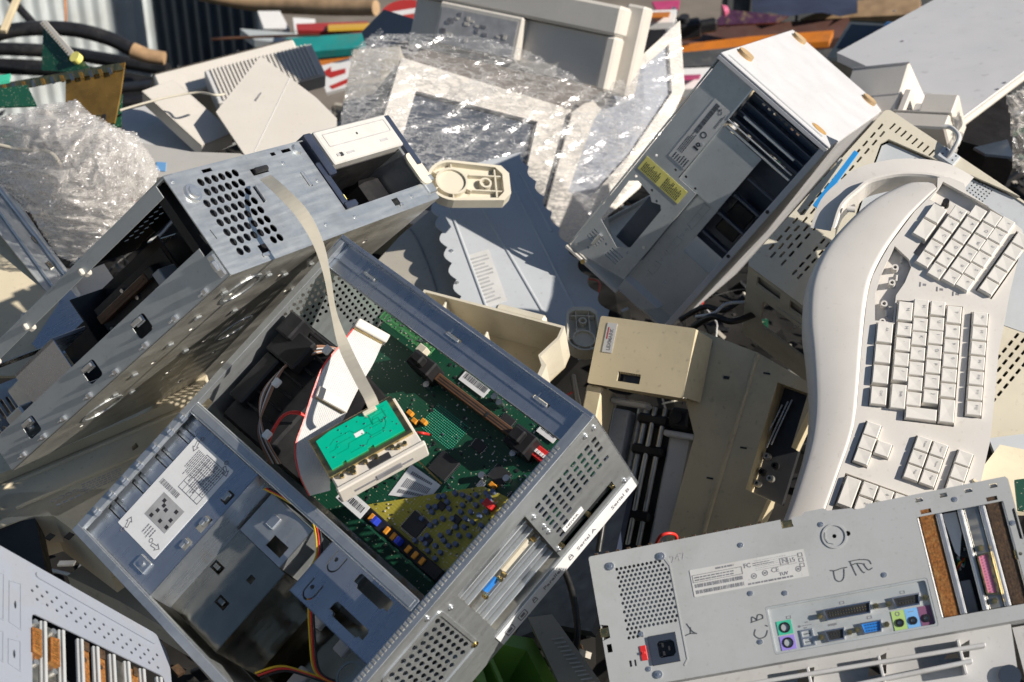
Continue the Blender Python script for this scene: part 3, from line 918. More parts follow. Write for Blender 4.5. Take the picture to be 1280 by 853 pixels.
# ================================================================ the opened desktop computer in the middle
M1 = pose([[-0.6509, 0.6899, -0.3168, -0.1879], [-0.7418, -0.4894, 0.4585, 0.1184], [0.1612, 0.5335, 0.8303, -1.5803]])
def opened_desktop():
    case = thing('desktop_computer', 'opened steel desktop computer lying in the middle with its green motherboard showing', 'computer', M1)
    X, Y, Z = 430, 389, -175
    # floor pan
    MB().box(2, X - 2, 2, Y - 4, Z, Z + 1.2).build('floor_pan', 'galv_reflect_dark', case)
    # side with the long channel (upper right in the picture)
    m = MB()
    m.box(0, 1.4, 0, 14, Z, 1, .4).box(0, 1.4, Y - 14, Y, Z, 1, .4).box(0, 1.4, 14, Y - 14, Z, Z + 12).box(0, 1.4, 14, Y - 14, -16, 1, .3)
    m.box(0, 4.5, 1, Y - 1, -1.2, 1.2, .5)
    slots = [rect(17, 21, y, y + 22) for y in (52, 188, 318)]
    m.plate(rect(4, 38, 3, Y - 6), slots, -7.5, -6.5)
    m.box(4.2, 5.4, 2, Y - 2, -7.5, 0)
    m.box(37, 38.4, 8, Y - 12, -17, -6.4, .3)
    m.box(24, 25.2, 8, Y - 12, -6.5, -5.2)
    m.box(2, 38, 1, 2.4, -16, 0)
    ch = m.build('side_channel', 'steel_sky_tint', case)
    for y in (52, 188, 318):
        MB().box(18, 21, y + 2, y + 20, -9, -4.6, .4).box(12, 18, y + 2, y + 5, -9, -6, .3).build('clip', 'galv', ch)
    # front wall (upper left) with its punched air grille
    holes = []
    for i in range(14):
        for j in range(17):
            x, z = 14 + i * 7.2, -14 - j * 9.0 - (4.5 if i % 2 else 0)
            if z < -158: continue
            if x > 62 and z < -72: continue
            holes.append(ngon(x, z, 2.4, 6, 3.4))
    holes += [rect(232, 246, -30, -18), rect(262, 268, -26, -14), rect(292, 298, -26, -14), rect(330, 336, -26, -14), rect(365, 371, -26, -14)]
    m = MB().plate(rect(1.6, X - 1, Z + 1, -1), holes, 0, 1.2, 0, T(0, 1.2, 0) @ XZ)
    m.box(1.6, X - 1, 0, 9, -1.1, 0, .3)
    m.box(1.6, X - 1, 8, 9.2, -6, -.2)
    fw = m.build('front_wall', 'galv', case)
    for x in (262, 282, 305, 330, 352, 372, 395):
        MB().box(x, x + 7, 3, 12, -4, 2.2, .6).box(x + 1, x + 6, 5, 9, 2, 3.5, .4).build('spring_tab', 'zinc_bright', fw)
    # far wall
    m = MB().box(X - 1.4, X, 0, Y, Z, 0, .4).box(X - 9, X, 1, Y - 1, -1.4, .8, .4).box(X - 10, X - 8.6, 10, Y - 14, -14, -1)
    m.build('side_wall', 'galv', case)
    # rear wall
    holes = []
    for i in range(9):
        for j in range(5):
            x, z = 15 + i * 10.6, -31 - j * 11.5
            if j == 3 and i < 1: continue
            holes.append(rrect(x - 3.4, x + 3.4, z - 3.6, z + 3.6, 1.2, 2))
    for x, z in ((88.6, -88.5), (99.2, -88.5), (99.2, -100), (88.6, -100), (99.2, -111.5), (78, -88.5)):
        holes.append(rrect(x - 3.4, x + 3.4, z - 3.6, z + 3.6, 1.2, 2))
    holes.append(rect(116, 216, -143, -24))
    holes.append(rect(24, 110, -138, -120) )
    for i in range(9):
        for j in range(7):
            x, z = 246 + i * 8.2, -28 - j * 13 - (6.5 if i % 2 else 0)
            holes.append(ngon(x, z, 2.9, 10, 5.2))
    m = MB().plate(rrect(1.6, X - 1, Z + 1, -.5, 2), holes, 0, 1.3, .2, T(0, Y, 0) @ XZ)
    m.box(1.6, X - 1, Y - 12, Y, -.9, .6, .3)
    m.box(40, X - 12, Y - 13, Y - 11.6, -7, -.5)
    # raised pressing round the lower grille
    m.plate(rrect(236, 322, -130, -16, 6), [rrect(240, 318, -126, -20, 5)], 0, 1.6, .4, T(0, Y + 1.5, 0) @ XZ)
    rw = m.build('rear_wall', 'galv', case)
    for y in range(60, 380, 13):
        pass
    m = MB()
    for x in range(46, 400, 5):
        m.box(x, x + 3, Y - 11, Y - 6, .5, 1.3, .3)
    m.build('contact_strip', 'galv_dirty', rw)
    # recess behind the slot opening: card brackets one above the other
    m = MB().box(112, 220, Y - 20, Y - 19, -145, -22).box(112, 113, Y - 20, Y - 1.4, -145, -22).box(219, 220, Y - 20, Y - 1.4, -145, -22)
    m.box(112, 220, Y - 20, Y - 1.4, -23, -22).box(112, 220, Y - 20, Y - 1.4, -145, -144)
    rec = m.build('slot_recess', 'galv_dirty', rw)
    for k in range(5):
        z = -36 - k * 22.5
        MB().box(117, 216, Y - 17, Y - 12, z - 7.5, z + 7.5, 1.2).build('slot_bracket', ('zinc_bright', 'zinc_bright', 'steel_blank', 'zinc_bright', 'zinc_bright')[k], rec)
        MB().box(117, 216, Y - 19, Y - 7, z - 11.8, z - 9.6, .5).build('slot_divider', 'galv', rec)
    MB().plate(dshape(180, -36, 56, 9), [], 0, 3, .5, T(0, Y - 9, 0) @ XZ).build('connector', 'chip', rec)
    MB().plate(dshape(186, -81, 18, 9), [], 0, 4, .5, T(0, Y - 8, 0) @ XZ).build('connector', 'vga_blue', rec)
    MB().plate(dshape(148, -81, 40, 9), [], 0, 4, .5, T(0, Y - 8, 0) @ XZ).build('connector', 'abs_cream', rec)
    for x in (124, 170, 175.5, 198): MB().cyl((x, Y - 8, -81), 2.6, 5, 6, 'y').build('hex_nut', 'brass', rec)
    m = MB().box(28, 106, Y - 16, Y - 15, -140, -118)
    m.build('port_shield', 'galv_dirty', rw)
    m = MB()
    for x0, x1 in ((30, 62), (68, 104)):
        m.plate(dshape((x0 + x1) / 2, -129, x1 - x0, 10), [], 0, 5, .8, T(0, Y - 4, 0) @ XZ)
    m.build('connector', 'black_plastic', rw)
    for x in (27, 65, 107): MB().cyl((x, Y - 3, -129), 2.8, 4.5, 6, 'y').build('hex_nut', 'brass', rw)
    # label strip along the lower edge
    lab = MB().box(4, 222, Y + .2, Y + 1.6, -171, -148, .3).build('port_label', 'paper', rw)
    Mt = T(0, Y + 1.7, 0) @ Matrix(((-1, 0, 0, 0), (0, 0, 1, 0), (0, 1, 0, 0), (0, 0, 0, 1)))
    m = MB()
    m.text('Serial B', -42, -159, 9.5, 0, 0, .3, Mt)
    m.text('Serial A', -98, -159, 9.5, 0, 0, .3, Mt)
    m.text('Parallel', -152, -159, 9.5, 0, 0, .3, Mt)
    for x in (-108, -166):
        m.plate(rect(x - 3, x + 3, -163, -157), [rect(x - 2, x + 2, -162, -158)], 0, .3, 0, Mt)
        m.plate(ngon(x, -155, 2.4, 8), [ngon(x, -155, 1.6, 8)], 0, .3, 0, Mt)
    for x in (-186, -206):
        m.plate(rrect(x - 6, x + 6, -166, -153, 2), [rrect(x - 5, x + 5, -165, -154, 1.5)], 0, .3, 0, Mt)
        m.plate(rect(x - 3, x + 3, -162, -157), [], 0, .3, 0, Mt)
    m.build('print', 'ink_grey', lab)
    lb = MB().box(66, 96, Y + .2, Y + .6, -113, -103, .2).build('sticker', 'paper', rw)
    MB().text('HDWR', -92, -108, 6, 0, 0, .2, T(0, Y + .65, 0) @ Matrix(((-1, 0, 0, 0), (0, 0, 1, 0), (0, 1, 0, 0), (0, 0, 0, 1)))).build('print', 'ink', lb)
    screws(rw, [(8, Y + .2, -14), (110, Y + .2, -40), (112, Y + .2, -128), (12, Y + .2, -142), (228, Y + .2, -30), (250, Y + .2, -8), (330, Y + .2, -100), (20, Y + .2, -12), (108, Y + .2, -70), (108, Y + .2, -84)], 3, 2.5, 'y')
    screws(rw, [(240, Y + .2, -120)], 4.2, 3, 'y', 'brass_screw', 'brass')
    # the bar across
    MB().box(242, 256, 6, Y - 14, -16, -.5, 1.0).box(244.5, 253.5, 10, Y - 18, -.6, .4, .5).build('cross_bar', 'galv', case)
    # plate above the drive bays with the service sticker
    hs = [rect(x, x + 5, y, y + 24) for x, y in ((268, 6), (278, 6), (302, 6), (312, 6), (338, 6), (348, 6), (374, 6), (384, 6))]
    hs += [rect(288, 302, 112, 122), rect(322, 340, 112, 122), rect(352, 364, 112, 122)]
    m = MB().plate(rect(257, 420, 2.5, 127), hs, -12, -11, .2)
    m.box(257, 420, 126, 127.2, -60, -11).box(419, 420, 3, 127, -30, -11)
    pl = m.build('bay_cover', 'steel_sky_tint', case)
    for x, y in ((288, 112), (322, 112), (352, 112)):
        MB().box(x + 2, x + 12, y + 1, y + 6, -14, -8, .5).box(x + 2, x + 5, y + 4, y + 9, -9, -7, .4).build('tab', 'galv', pl)
    for x in (268, 278, 302, 312, 338, 348, 374, 384):
        MB().box(x, x + 4, 8, 28, -17, -12.4, .4, ).build('tab', 'zinc_bright', pl)
    MB().box(396, 410, 84, 104, -11, -8, 1.2).cyl((403, 94, -8), 3, 2, 8).build('tab', 'zinc_bright', pl)
    st = MB().plate(rrect(271, 392, 31, 100, 1), [], -10.9, -10.5).build('service_sticker', 'paper', pl)
    m = MB()
    z = -10.45
    textlines(m, 279, 319, 60, 92, z, 11, 3, .5, 3)
    textlines(m, 279, 312, 46, 58, z, 5, 4, .45, 3)
    m.plate(rect(277, 322, 59, 94), [rect(277.7, 321.3, 59.7, 93.3)], z, z + .15)
    for k in range(5):
        m.box(277, 322, 59 + k * 7, 59.5 + k * 7, z, z + .15)
        m.box(277 + k * 9, 277.5 + k * 9, 59, 94, z, z + .15)
    barcode(m, 326, 332, 36, 68, z, True, 3)
    textlines(m, 370, 386, 62, 78, z, 4, 8, .4, 3)
    for cx, cy, a in ((278, 40, 20), (277, 92, 60), (384, 42, 200), (382, 90, 100)):
        Mx = T(cx, cy, 0) @ RZ(a)
        m.plate([(-6, -2), (1, -2), (1, -4.5), (7, 0), (1, 4.5), (1, 2), (-6, 2)], [[(-5, -1.2), (1.8, -1.2), (1.8, -2.8), (5.4, 0), (1.8, 2.8), (1.8, 1.2), (-5, 1.2)]], z, z + .15, 0, Mx)
        m.plate(ngon(-9, 3, 2.6, 10), [ngon(-9, 3, 1.8, 10)], z, z + .15, 0, Mx)
    m.build('print', 'ink_grey', st)
    m = MB().box(336, 366, 50, 88, -10.45, -10.3)
    m.build('diagram', 'ink_light', st)
    m = MB()
    for x, y in ((340, 56), (346, 66), (352, 58), (340, 78), (358, 70), (360, 56), (350, 80), (344, 60), (358, 82)):
        m.box(x, x + 4, y, y + 4.5, -10.28, -10.15)
    m.build('diagram_print', 'ink', st)
    # drive cage, open underneath the plate
    hc = [rect(352, 362, 130, 146), rect(374, 384, 164, 180), rect(338, 346, 176, 184)]
    m = MB().plate(rect(314, 418, 102, 207), hc, -52, -51, .2)
    m.box(314, 418, 206, 207.2, -140, -51).box(314, 315, 102, 206, -110, -52).box(417, 418, 102, 206, -150, -52)
    cg = m.build('drive_cage', 'galv_reflect_dark', case)
    for x, y, w, h in ((352, 131, 10, 12), (374, 165, 10, 12)):
        MB().box(x + 2, x + w - 2, y, y + h * .7, -57, -52.3, .6).build('tab', 'galv_reflect_dark', cg)
    for x in (322, 350, 380, 408):
        MB().box(x, x + 10, 98, 104, -58, -49, .8).build('spring_tab', 'zinc_bright', cg)
    m = MB().plate(rect(262, 313, 130, 200), [rect(292, 306, 168, 192)], -48, -47, .2)
    m.box(262, 263, 130, 200, -140, -47).box(262, 313, 199, 200, -150, -47)
    sb = m.build('side_bracket', 'galv', case)
    MB().box(276, 290, 150, 162, -48, -45, .8).build('tab', 'zinc_bright', sb)
    # slotted bracket next to the rear wall
    def ushape(cx, cy, r, w):
        o = []
        for k in range(13):
            a = R(-90 + 180 * k / 12)
            o.append((cx + (r + w / 2) * math.sin(a) * .8, cy + (r + w / 2) * math.cos(a) + 4))
        o += [(cx + (r + w / 2) * .8, cy - 8), (cx + (r - w / 2) * .8, cy - 8)]
        for k in range(13):
            a = R(90 - 180 * k / 12)
            o.append((cx + (r - w / 2) * math.sin(a) * .8, cy + (r - w / 2) * math.cos(a) + 4))
        o += [(cx - (r - w / 2) * .8, cy - 8), (cx - (r + w / 2) * .8, cy - 8)]
        return o
    dog = lambda x, y0, y1: [(x - 4, y0), (x + 4, y0), (x + 4, y0 + 6), (x + 7, y0 + 8), (x + 7, y1 - 8), (x + 4, y1 - 6), (x + 4, y1), (x - 4, y1), (x - 7, y1 - 2), (x - 7, y0 + 2)]
    rot90 = lambda pts, cx, cy: [(cx + (y - cy), cy - (x - cx)) for x, y in pts]
    hb = [rot90(ushape(268, 252, 9, 2), 268, 252), rot90(ushape(304, 252, 9, 2), 304, 252), dog(268, 282, 334), dog(304, 282, 334)]
    hb += [ngon(268, 250, 2.5, 8), ngon(304, 250, 2.5, 8)]
    m = MB().plate(rect(248, 322, 232, 364), hb, -40, -39, .2)
    m.box(321, 322, 232, 364, -120, -39).box(248, 322, 232, 233, -60, -39).box(248, 322, 363, 364, -100, -39)
    m.build('slotted_bracket', 'steel_sky_tint', case)
    m = MB().plate(ngon(338, 366, 16, 16), [ngon(338, 366, 14, 16)], -13, -12)
    m.build('pressed_ring', 'galv_reflect_dark', case)
    return case

CASE = opened_desktop()

def motherboard(case):
    zb = -158
    L1 = lambda x, y, z: loc(M1, 360 + x / 2.3694, 380 + y / 2.3694, z)
    mb = MB().plate(rect(8, 238, 4, 374), [ngon(14, 10, 2), ngon(230, 12, 2), ngon(14, 366, 2)], zb - 1.6, zb, .2).build('motherboard', 'pcb_green', case)
    rnd = random.Random(5)
    # strip of lighter board in the corner
    MB().box(10, 30, 6, 96, zb + 14, zb + 15.6).build('daughter_board', 'pcb_light', mb)
    m = MB()
    for k in range(60):
        x, y = rnd.uniform(12, 28), rnd.uniform(8, 94)
        m.box(x, x + rnd.uniform(.8, 2.6), y, y + rnd.uniform(.8, 2.2), zb + 15.6, zb + 16.5)
    m.build('small_components', 'silver_can', mb, kind='stuff')
    m = MB().box(26, 36, 84, 96, zb + 15.6, zb + 28, .8)
    m.build('header', 'abs_cream', mb)
    # long brown expansion socket, its black latch, and memory sockets
    m = MB().box(38.5, 48.5, 122, 248, zb, zb + 14, .8)
    sl = m.build('expansion_socket', 'socket_brown', mb)
    MB().box(41.5, 42.6, 126, 244, zb + 14, zb + 14.3).box(44.6, 45.7, 126, 244, zb + 14, zb + 14.3).box(41, 46.4, 206, 209, zb + 14.2, zb + 14.8).build('socket_groove', 'chip', sl)
    MB().box(34, 54, 86, 122, zb, zb + 30, 2).box(38, 50, 96, 112, zb + 30, zb + 44, 2).build('latch', 'black_plastic', mb)
    MB().box(32, 58, 250, 282, zb, zb + 26, 2).box(36, 52, 256, 272, zb + 26, zb + 36, 2).build('latch', 'black_plastic', mb)
    for k, x in enumerate((62, 72)):
        pass
    # chips
    for x, y, w, h, z in ((104, 188, 27, 27, 3), (78, 252, 18, 22, 2.4), (128, 300, 30, 22, 2.6), (70, 210, 12, 16, 2), (92, 288, 16, 12, 2), (60, 330, 14, 20, 2.2),
                          (150, 180, 14, 14, 2), (30, 292, 10, 18, 2), (84, 330, 12, 8, 2), (160, 120, 22, 22, 2.4), (120, 262, 9, 9, 2), (28, 216, 12, 18, 2), (34, 330, 10, 14, 2)):
        c = MB().box(x, x + w, y, y + h, zb, zb + z, .4).build('chip', 'chip', mb)
        m = MB()
        for q in range(int(w // 2)):
            m.box(x + 1 + q * 2, x + 1.8 + q * 2, y - 1.5, y + h + 1.5, zb + .2, zb + .8)
        m.build('chip_leads', 'silver_can', mb)
    # white labels
    for (x0, x1, y0, y1, sd) in ((14, 30, 140, 182, 3), (13, 24, 262, 288, 5)):
        s = MB().box(x0, x1, y0, y1, zb + 2, zb + 2.5).build('sticker', 'paper', mb)
        m = MB(); barcode(m, x0 + 4, x1 - 5, y0 + 3, y1 - 3, zb + 2.55, True, sd); textlines(m, y0 + 3, y1 - 6, x0 + 1, x0 + 3.5, zb + 2.55, 1, 3, .5, 3, True)
        m.build('print', 'ink', mb)
    # red switch block
    rx, ry = L1(742, 440, zb + 11)
    s = MB().box(rx - 7, rx + 7, ry - 18, ry + 18, zb, zb + 11, .8).build('dip_switch', 'red_plastic', mb)
    m = MB()
    for k in range(7): m.box(rx - 2, rx + 2, ry - 15 + k * 4.6, ry - 12 + k * 4.6, zb + 11, zb + 12.5)
    m.build('switch_levers', 'paper', mb)
    # silver and orange small parts
    m = MB()
    for k in range(150):
        x, y = rnd.uniform(12, 230), rnd.uniform(110, 370)
        w, h = rnd.choice(((1.2, 2.4), (2.4, 1.2), (1.6, 3.2), (3, 1.6)))
        m.box(x, x + w, y, y + h, zb, zb + 1.2)
    m.build('small_components', 'silver_can', mb, kind='stuff')
    m = MB()
    for k in range(130):
        x, y = rnd.uniform(12, 230), rnd.uniform(110, 370)
        m.box(x, x + rnd.uniform(1.5, 4), y, y + rnd.uniform(1.5, 4), zb, zb + 1.3)
    m.build('small_chips', 'chip', mb, kind='stuff')
    for x, y in ((96, 130), (90, 140), (98, 262), (92, 118)):
        MB().box(x, x + 6, y, y + 8, zb, zb + 6, .8).build('tantalum_capacitor', 'orange_plastic', mb)
    cp = MB().cyl((0, 0, 0), 4, 10, 12).build('capacitor', 'silver_can', mb)
    cp.location = (.1, .25, zb * MM)
    copies(cp.data, 'capacitor', mb, [(86, 276, zb), (58, 116, zb), (140, 150, zb), (160, 160, zb), (66, 300, zb), (22, 196, zb), (24, 206, zb), (60, 262, zb)])
    MB().box(104, 113, 250, 259, zb, zb + 5, .8).build('coil', 'silver_can', mb)
    m = MB()
    for i in range(14):
        for j in range(22):
            m.box(66 + i * 2.5, 67 + i * 2.5, 140 + j * 2.5, 141 + j * 2.5, zb, zb + .5)
    m.build('solder_pads', 'port_green', mb, kind='stuff')
    # labelled module lying over the board
    k = MB()
    A = [L1(365, 470, -70), L1(470, 528, -70), L1(395, 640, -70), L1(262, 590, -70)]
    mod = MB().prism(A, -71.6, -70).build('memory_module', 'pcb_green', case)
    B = [L1(365, 475, -69), L1(452, 537, -69), L1(415, 582, -69), L1(297, 566, -69)]
    st = MB().prism(B, -69.8, -69.2).build('sticker', 'paper', mod)
    m = MB()
    def lerp2(u, v):
        a = [B[0][i] + (B[1][i] - B[0][i]) * u for i in (0, 1)]
        c = [B[3][i] + (B[2][i] - B[3][i]) * u for i in (0, 1)]
        return tuple(a[i] + (c[i] - a[i]) * v for i in (0, 1))
    for k in range(16):
        u = .15 + k * .045
        m.prism([lerp2(u, .38), lerp2(u + .022, .38), lerp2(u + .022, .68), lerp2(u, .68)], -69.1, -68.9)
    for r_, (v0, v1) in enumerate(((.14, .24), (.76, .88))):
        for k in range(12):
            u = .15 + k * .055
            m.prism([lerp2(u, v0), lerp2(u + .04, v0), lerp2(u + .04, v1), lerp2(u, v1)], -69.1, -68.9)
    m.build('print', 'ink_grey', mod)
    m = MB()
    for k in range(18):
        t = k / 18
        p = L1(385 + 70 * t, 462 + 68 * t, -69)
        q = L1(275 + 30 * t, 590 + 8 * t, -69)
        m.box(p[0], p[0] + 1.6, p[1], p[1] + 3.2, -70, -69).box(q[0], q[0] + 1.6, q[1], q[1] + 3.2, -70, -69)
    m.build('contact_pins', 'gold', mod)
    # riser with bright connectors, standing beside the bar
    zr = -52
    P0, P1 = L1(140, 570, zr), L1(420, 825, zr)
    yA, yB = P0[1], min(P1[1], 372)
    rs = MB().box(221, 223, yA, yB, -150, zr).build('riser_board', 'pcb_green', case)
    MB().box(206, 220, yA + 22, yB, -120, zr - 6, 1).build('riser_socket', 'black_plastic', case)
    for f, c in ((.30, 'orange_plastic'), (.36, 'blue_plastic'), (.46, 'orange_plastic'), (.53, 'orange_plastic'), (.60, 'blue_plastic'), (.68, 'orange_plastic'), (.75, 'orange_plastic'), (.82, 'orange_plastic')):
        y = yA + (yB - yA) * f
        MB().box(209, 217, y, y + 5, zr - 6, zr - (3 if c[0] == 'o' else -4), .6).build('jumper', c, case)
    s = MB().box(206, 222, yA + 2, yA + 42, zr + .2, zr + .7).build('sticker', 'paper', case)
    m = MB(); barcode(m, 210, 217, yA + 8, yA + 38, zr + .75, True, 9); m.box(219, 221, yA + 5, yA + 12, zr + .75, zr + .9)
    m.build('print', 'ink', case)
    # olive sound card
    zc = -64
    C = [L1(228, 596, zc), L1(578, 540, zc), L1(655, 575, zc), L1(470, 800, zc)]
    card = MB().prism(C, zc - 1.6, zc).build('expansion_card', 'pcb_olive', case)
    def inside(p):
        s_ = 0
        for i in range(4):
            a, b = C[i], C[(i + 1) % 4]
            cr = (b[0] - a[0]) * (p[1] - a[1]) - (b[1] - a[1]) * (p[0] - a[0])
            s_ += 1 if cr > 0 else -1
        return abs(s_) == 4
    cc = L1(378, 655, zc)
    MB().box(cc[0] - 11, cc[0] + 11, cc[1] - 11, cc[1] + 11, zc, zc + 2.6, .4).build('chip', 'chip', card)
    m = MB()
    for k in range(11):
        m.box(cc[0] - 10 + k * 2, cc[0] - 9.1 + k * 2, cc[1] - 13, cc[1] + 13, zc + .2, zc + .9)
        m.box(cc[0] - 13, cc[0] + 13, cc[1] - 10 + k * 2, cc[1] - 9.1 + k * 2, zc + .2, zc + .9)
    m.build('chip_leads', 'silver_can', card)
    cap = MB().cyl((0, 0, 0), 2.6, 5.5, 10).build('capacitor', 'cap_blue', card)
    spots = [(465, 573), (498, 565), (440, 605), (480, 610), (420, 605), (462, 640), (490, 640), (510, 690), (525, 665), (440, 650), (416, 690), (455, 690), (590, 565), (610, 560), (400, 640), (430, 620), (450, 575), (520, 570), (540, 580), (560, 570), (580, 590), (600, 585), (570, 630), (550, 650), (530, 640), (500, 665), (480, 680), (465, 705), (500, 715), (440, 720), (455, 740), (425, 660), (540, 690), (515, 620), (475, 590), (610, 600), (590, 620), (575, 660), (400, 700), (412, 715), (380, 705), (598, 575), (418, 735), (440, 758), (480, 720), (545, 620), (560, 600), (520, 600)]
    pts = [L1(x, y, zc) for x, y in spots]
    cap.location = (pts[0][0] * MM, pts[0][1] * MM, zc * MM)
    copies(cap.data, 'capacitor', card, [(p[0], p[1], zc) for p in pts[1:] if inside(p)])
    MB().box(*[c for v in ((L1(600, 600, zc)[0] - 4, L1(600, 600, zc)[0] + 4), (L1(600, 600, zc)[1] - 6, L1(600, 600, zc)[1] + 6)) for c in v], zc, zc + 8, .6).build('header', 'red_plastic', card)
    for q in ((415, 700), (500, 640), (455, 600)):
        p = L1(*q, zc); MB().box(p[0] - 4, p[0] + 4, p[1] - 5, p[1] + 5, zc, zc + 2, .4).build('chip', 'chip', card)
    ms, mk = MB(), MB()
    for k in range(230):
        p = (rnd.uniform(100, 215), rnd.uniform(205, 350))
        if inside(p) and (abs(p[0] - cc[0]) > 14 or abs(p[1] - cc[1]) > 14):
            (ms if k % 3 else mk).box(p[0], p[0] + rnd.uniform(.9, 2), p[1], p[1] + rnd.uniform(.9, 2), zc, zc + 1)
    ms.build('small_components', 'abs_cream', card, kind='stuff')
    mk.build('small_chips', 'chip', card, kind='stuff')
    # fan shroud on the front wall, enlarged in black to fill the dark under the ribbon
    sh = MB().box(98, 236, 12, 96, -150, -38, 3).box(112, 150, 11, 60, -36, -18, 2).box(100, 128, 10, 34, -40, -10, 2).box(150, 214, 12, 34, -40, -24, 2)
    sh = sh.build('fan_shroud', 'black_plastic', case)
    m = MB()
    for k in range(7): m.box(104 + k * 17, 107 + k * 17, 14, 76, -34.5, -31, .6)
    m.build('shroud_rib', 'black_plastic', sh)
    m = MB().cyl((160, 96, -140), 44, 28, 24, 'z', 44, None, 38)
    m.cyl((160, 96, -132), 16, 20, 16)
    for k in range(7):
        m.box(14, 37, -6, 6, -126, -124, 0, T(160, 96, 0) @ RZ(k * 51.4) @ T(0, 0, -125) @ RX(24) @ T(0, 0, 125))
    m.build('cooling_fan', 'black_plastic', case)
    # loom of thin wires over the shroud, red lead, supply leads in the lower bay
    def Pw(px, py, z):
        x, y = loc(M1, px, py, z); return (x, y, z)
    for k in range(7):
        j = (k - 3) * 2.2
        MB().tube([Pw(424 + k * .6, 436, -40), Pw(385 - j, 440 + j, -24), Pw(352 - j, 462 + j, -20), Pw(331 - j * .8, 497, -20), Pw(326 + j * .5, 540, -24), Pw(344 + j, 580, -50)], 1.1, 6).build('fan_wire', ('wire_brown', 'wire_brown', 'wire_grey', 'wire_black', 'wire_brown', 'wire_grey', 'wire_brown')[k], case)
    for a in ((345, 478), (333, 543), (408, 437)):
        p = Pw(*a, -17)
        MB().box(p[0] - 5, p[0] + 5, p[1] - 4, p[1] + 4, -22, -15, 1.5).build('cable_tie', 'paper', case)
    for k in (0, 1):
        MB().tube([Pw(382 + k * 2, 522, -30), Pw(372, 515 + k * 2, -22), Pw(355 + k, 519, -20), Pw(342 + k, 536, -22), Pw(331 + k, 562, -40)], 1.5, 7).build('lead', 'wire_red', case)
    MB().tube([Pw(517, 541, -25), Pw(530, 542, -22), Pw(538, 544, -60)], 1.5, 7).build('lead', 'wire_red', case)
    looms = [((333, 611), (362, 626), (392, 648), (399, 690), (388, 715)), ((338, 690), (352, 740), (340, 772), (362, 762)), ((388, 740), (390, 790), (396, 838), (420, 853)), ((322, 845), (352, 836), (380, 842), (420, 856)), ((350, 768), (372, 758), (384, 766), (360, 782))]
    for i, lm in enumerate(looms):
        if i in (1, 4): continue
        for k, c in enumerate(('wire_yellow', 'wire_red', 'wire_black')):
            j = k * 3 - 3
            zz = (-30, -60, -80, -90, -70)[i]
            MB().tube([Pw(a + j, b_ + (j if i in (1, 3) else 0), zz - q * 6) for q, (a, b_) in enumerate(lm)], 1.3, 6).build('supply_lead', c, case)
    MB().box(*[v for c in ((262, 276), (104, 122)) for v in c], -40, -26, 1).build('power_plug', 'abs_cream', case)
    for px, py, z in ((400, 770, -110), (430, 805, -120), (372, 848, -110)):
        p = Pw(px, py, z); MB().box(p[0] - 12, p[0] + 12, p[1] - 8, p[1] + 8, z - 10, z, 1.5).build('power_plug', 'abs_grey', case)
    # edge connector of the cable
motherboard(CASE)

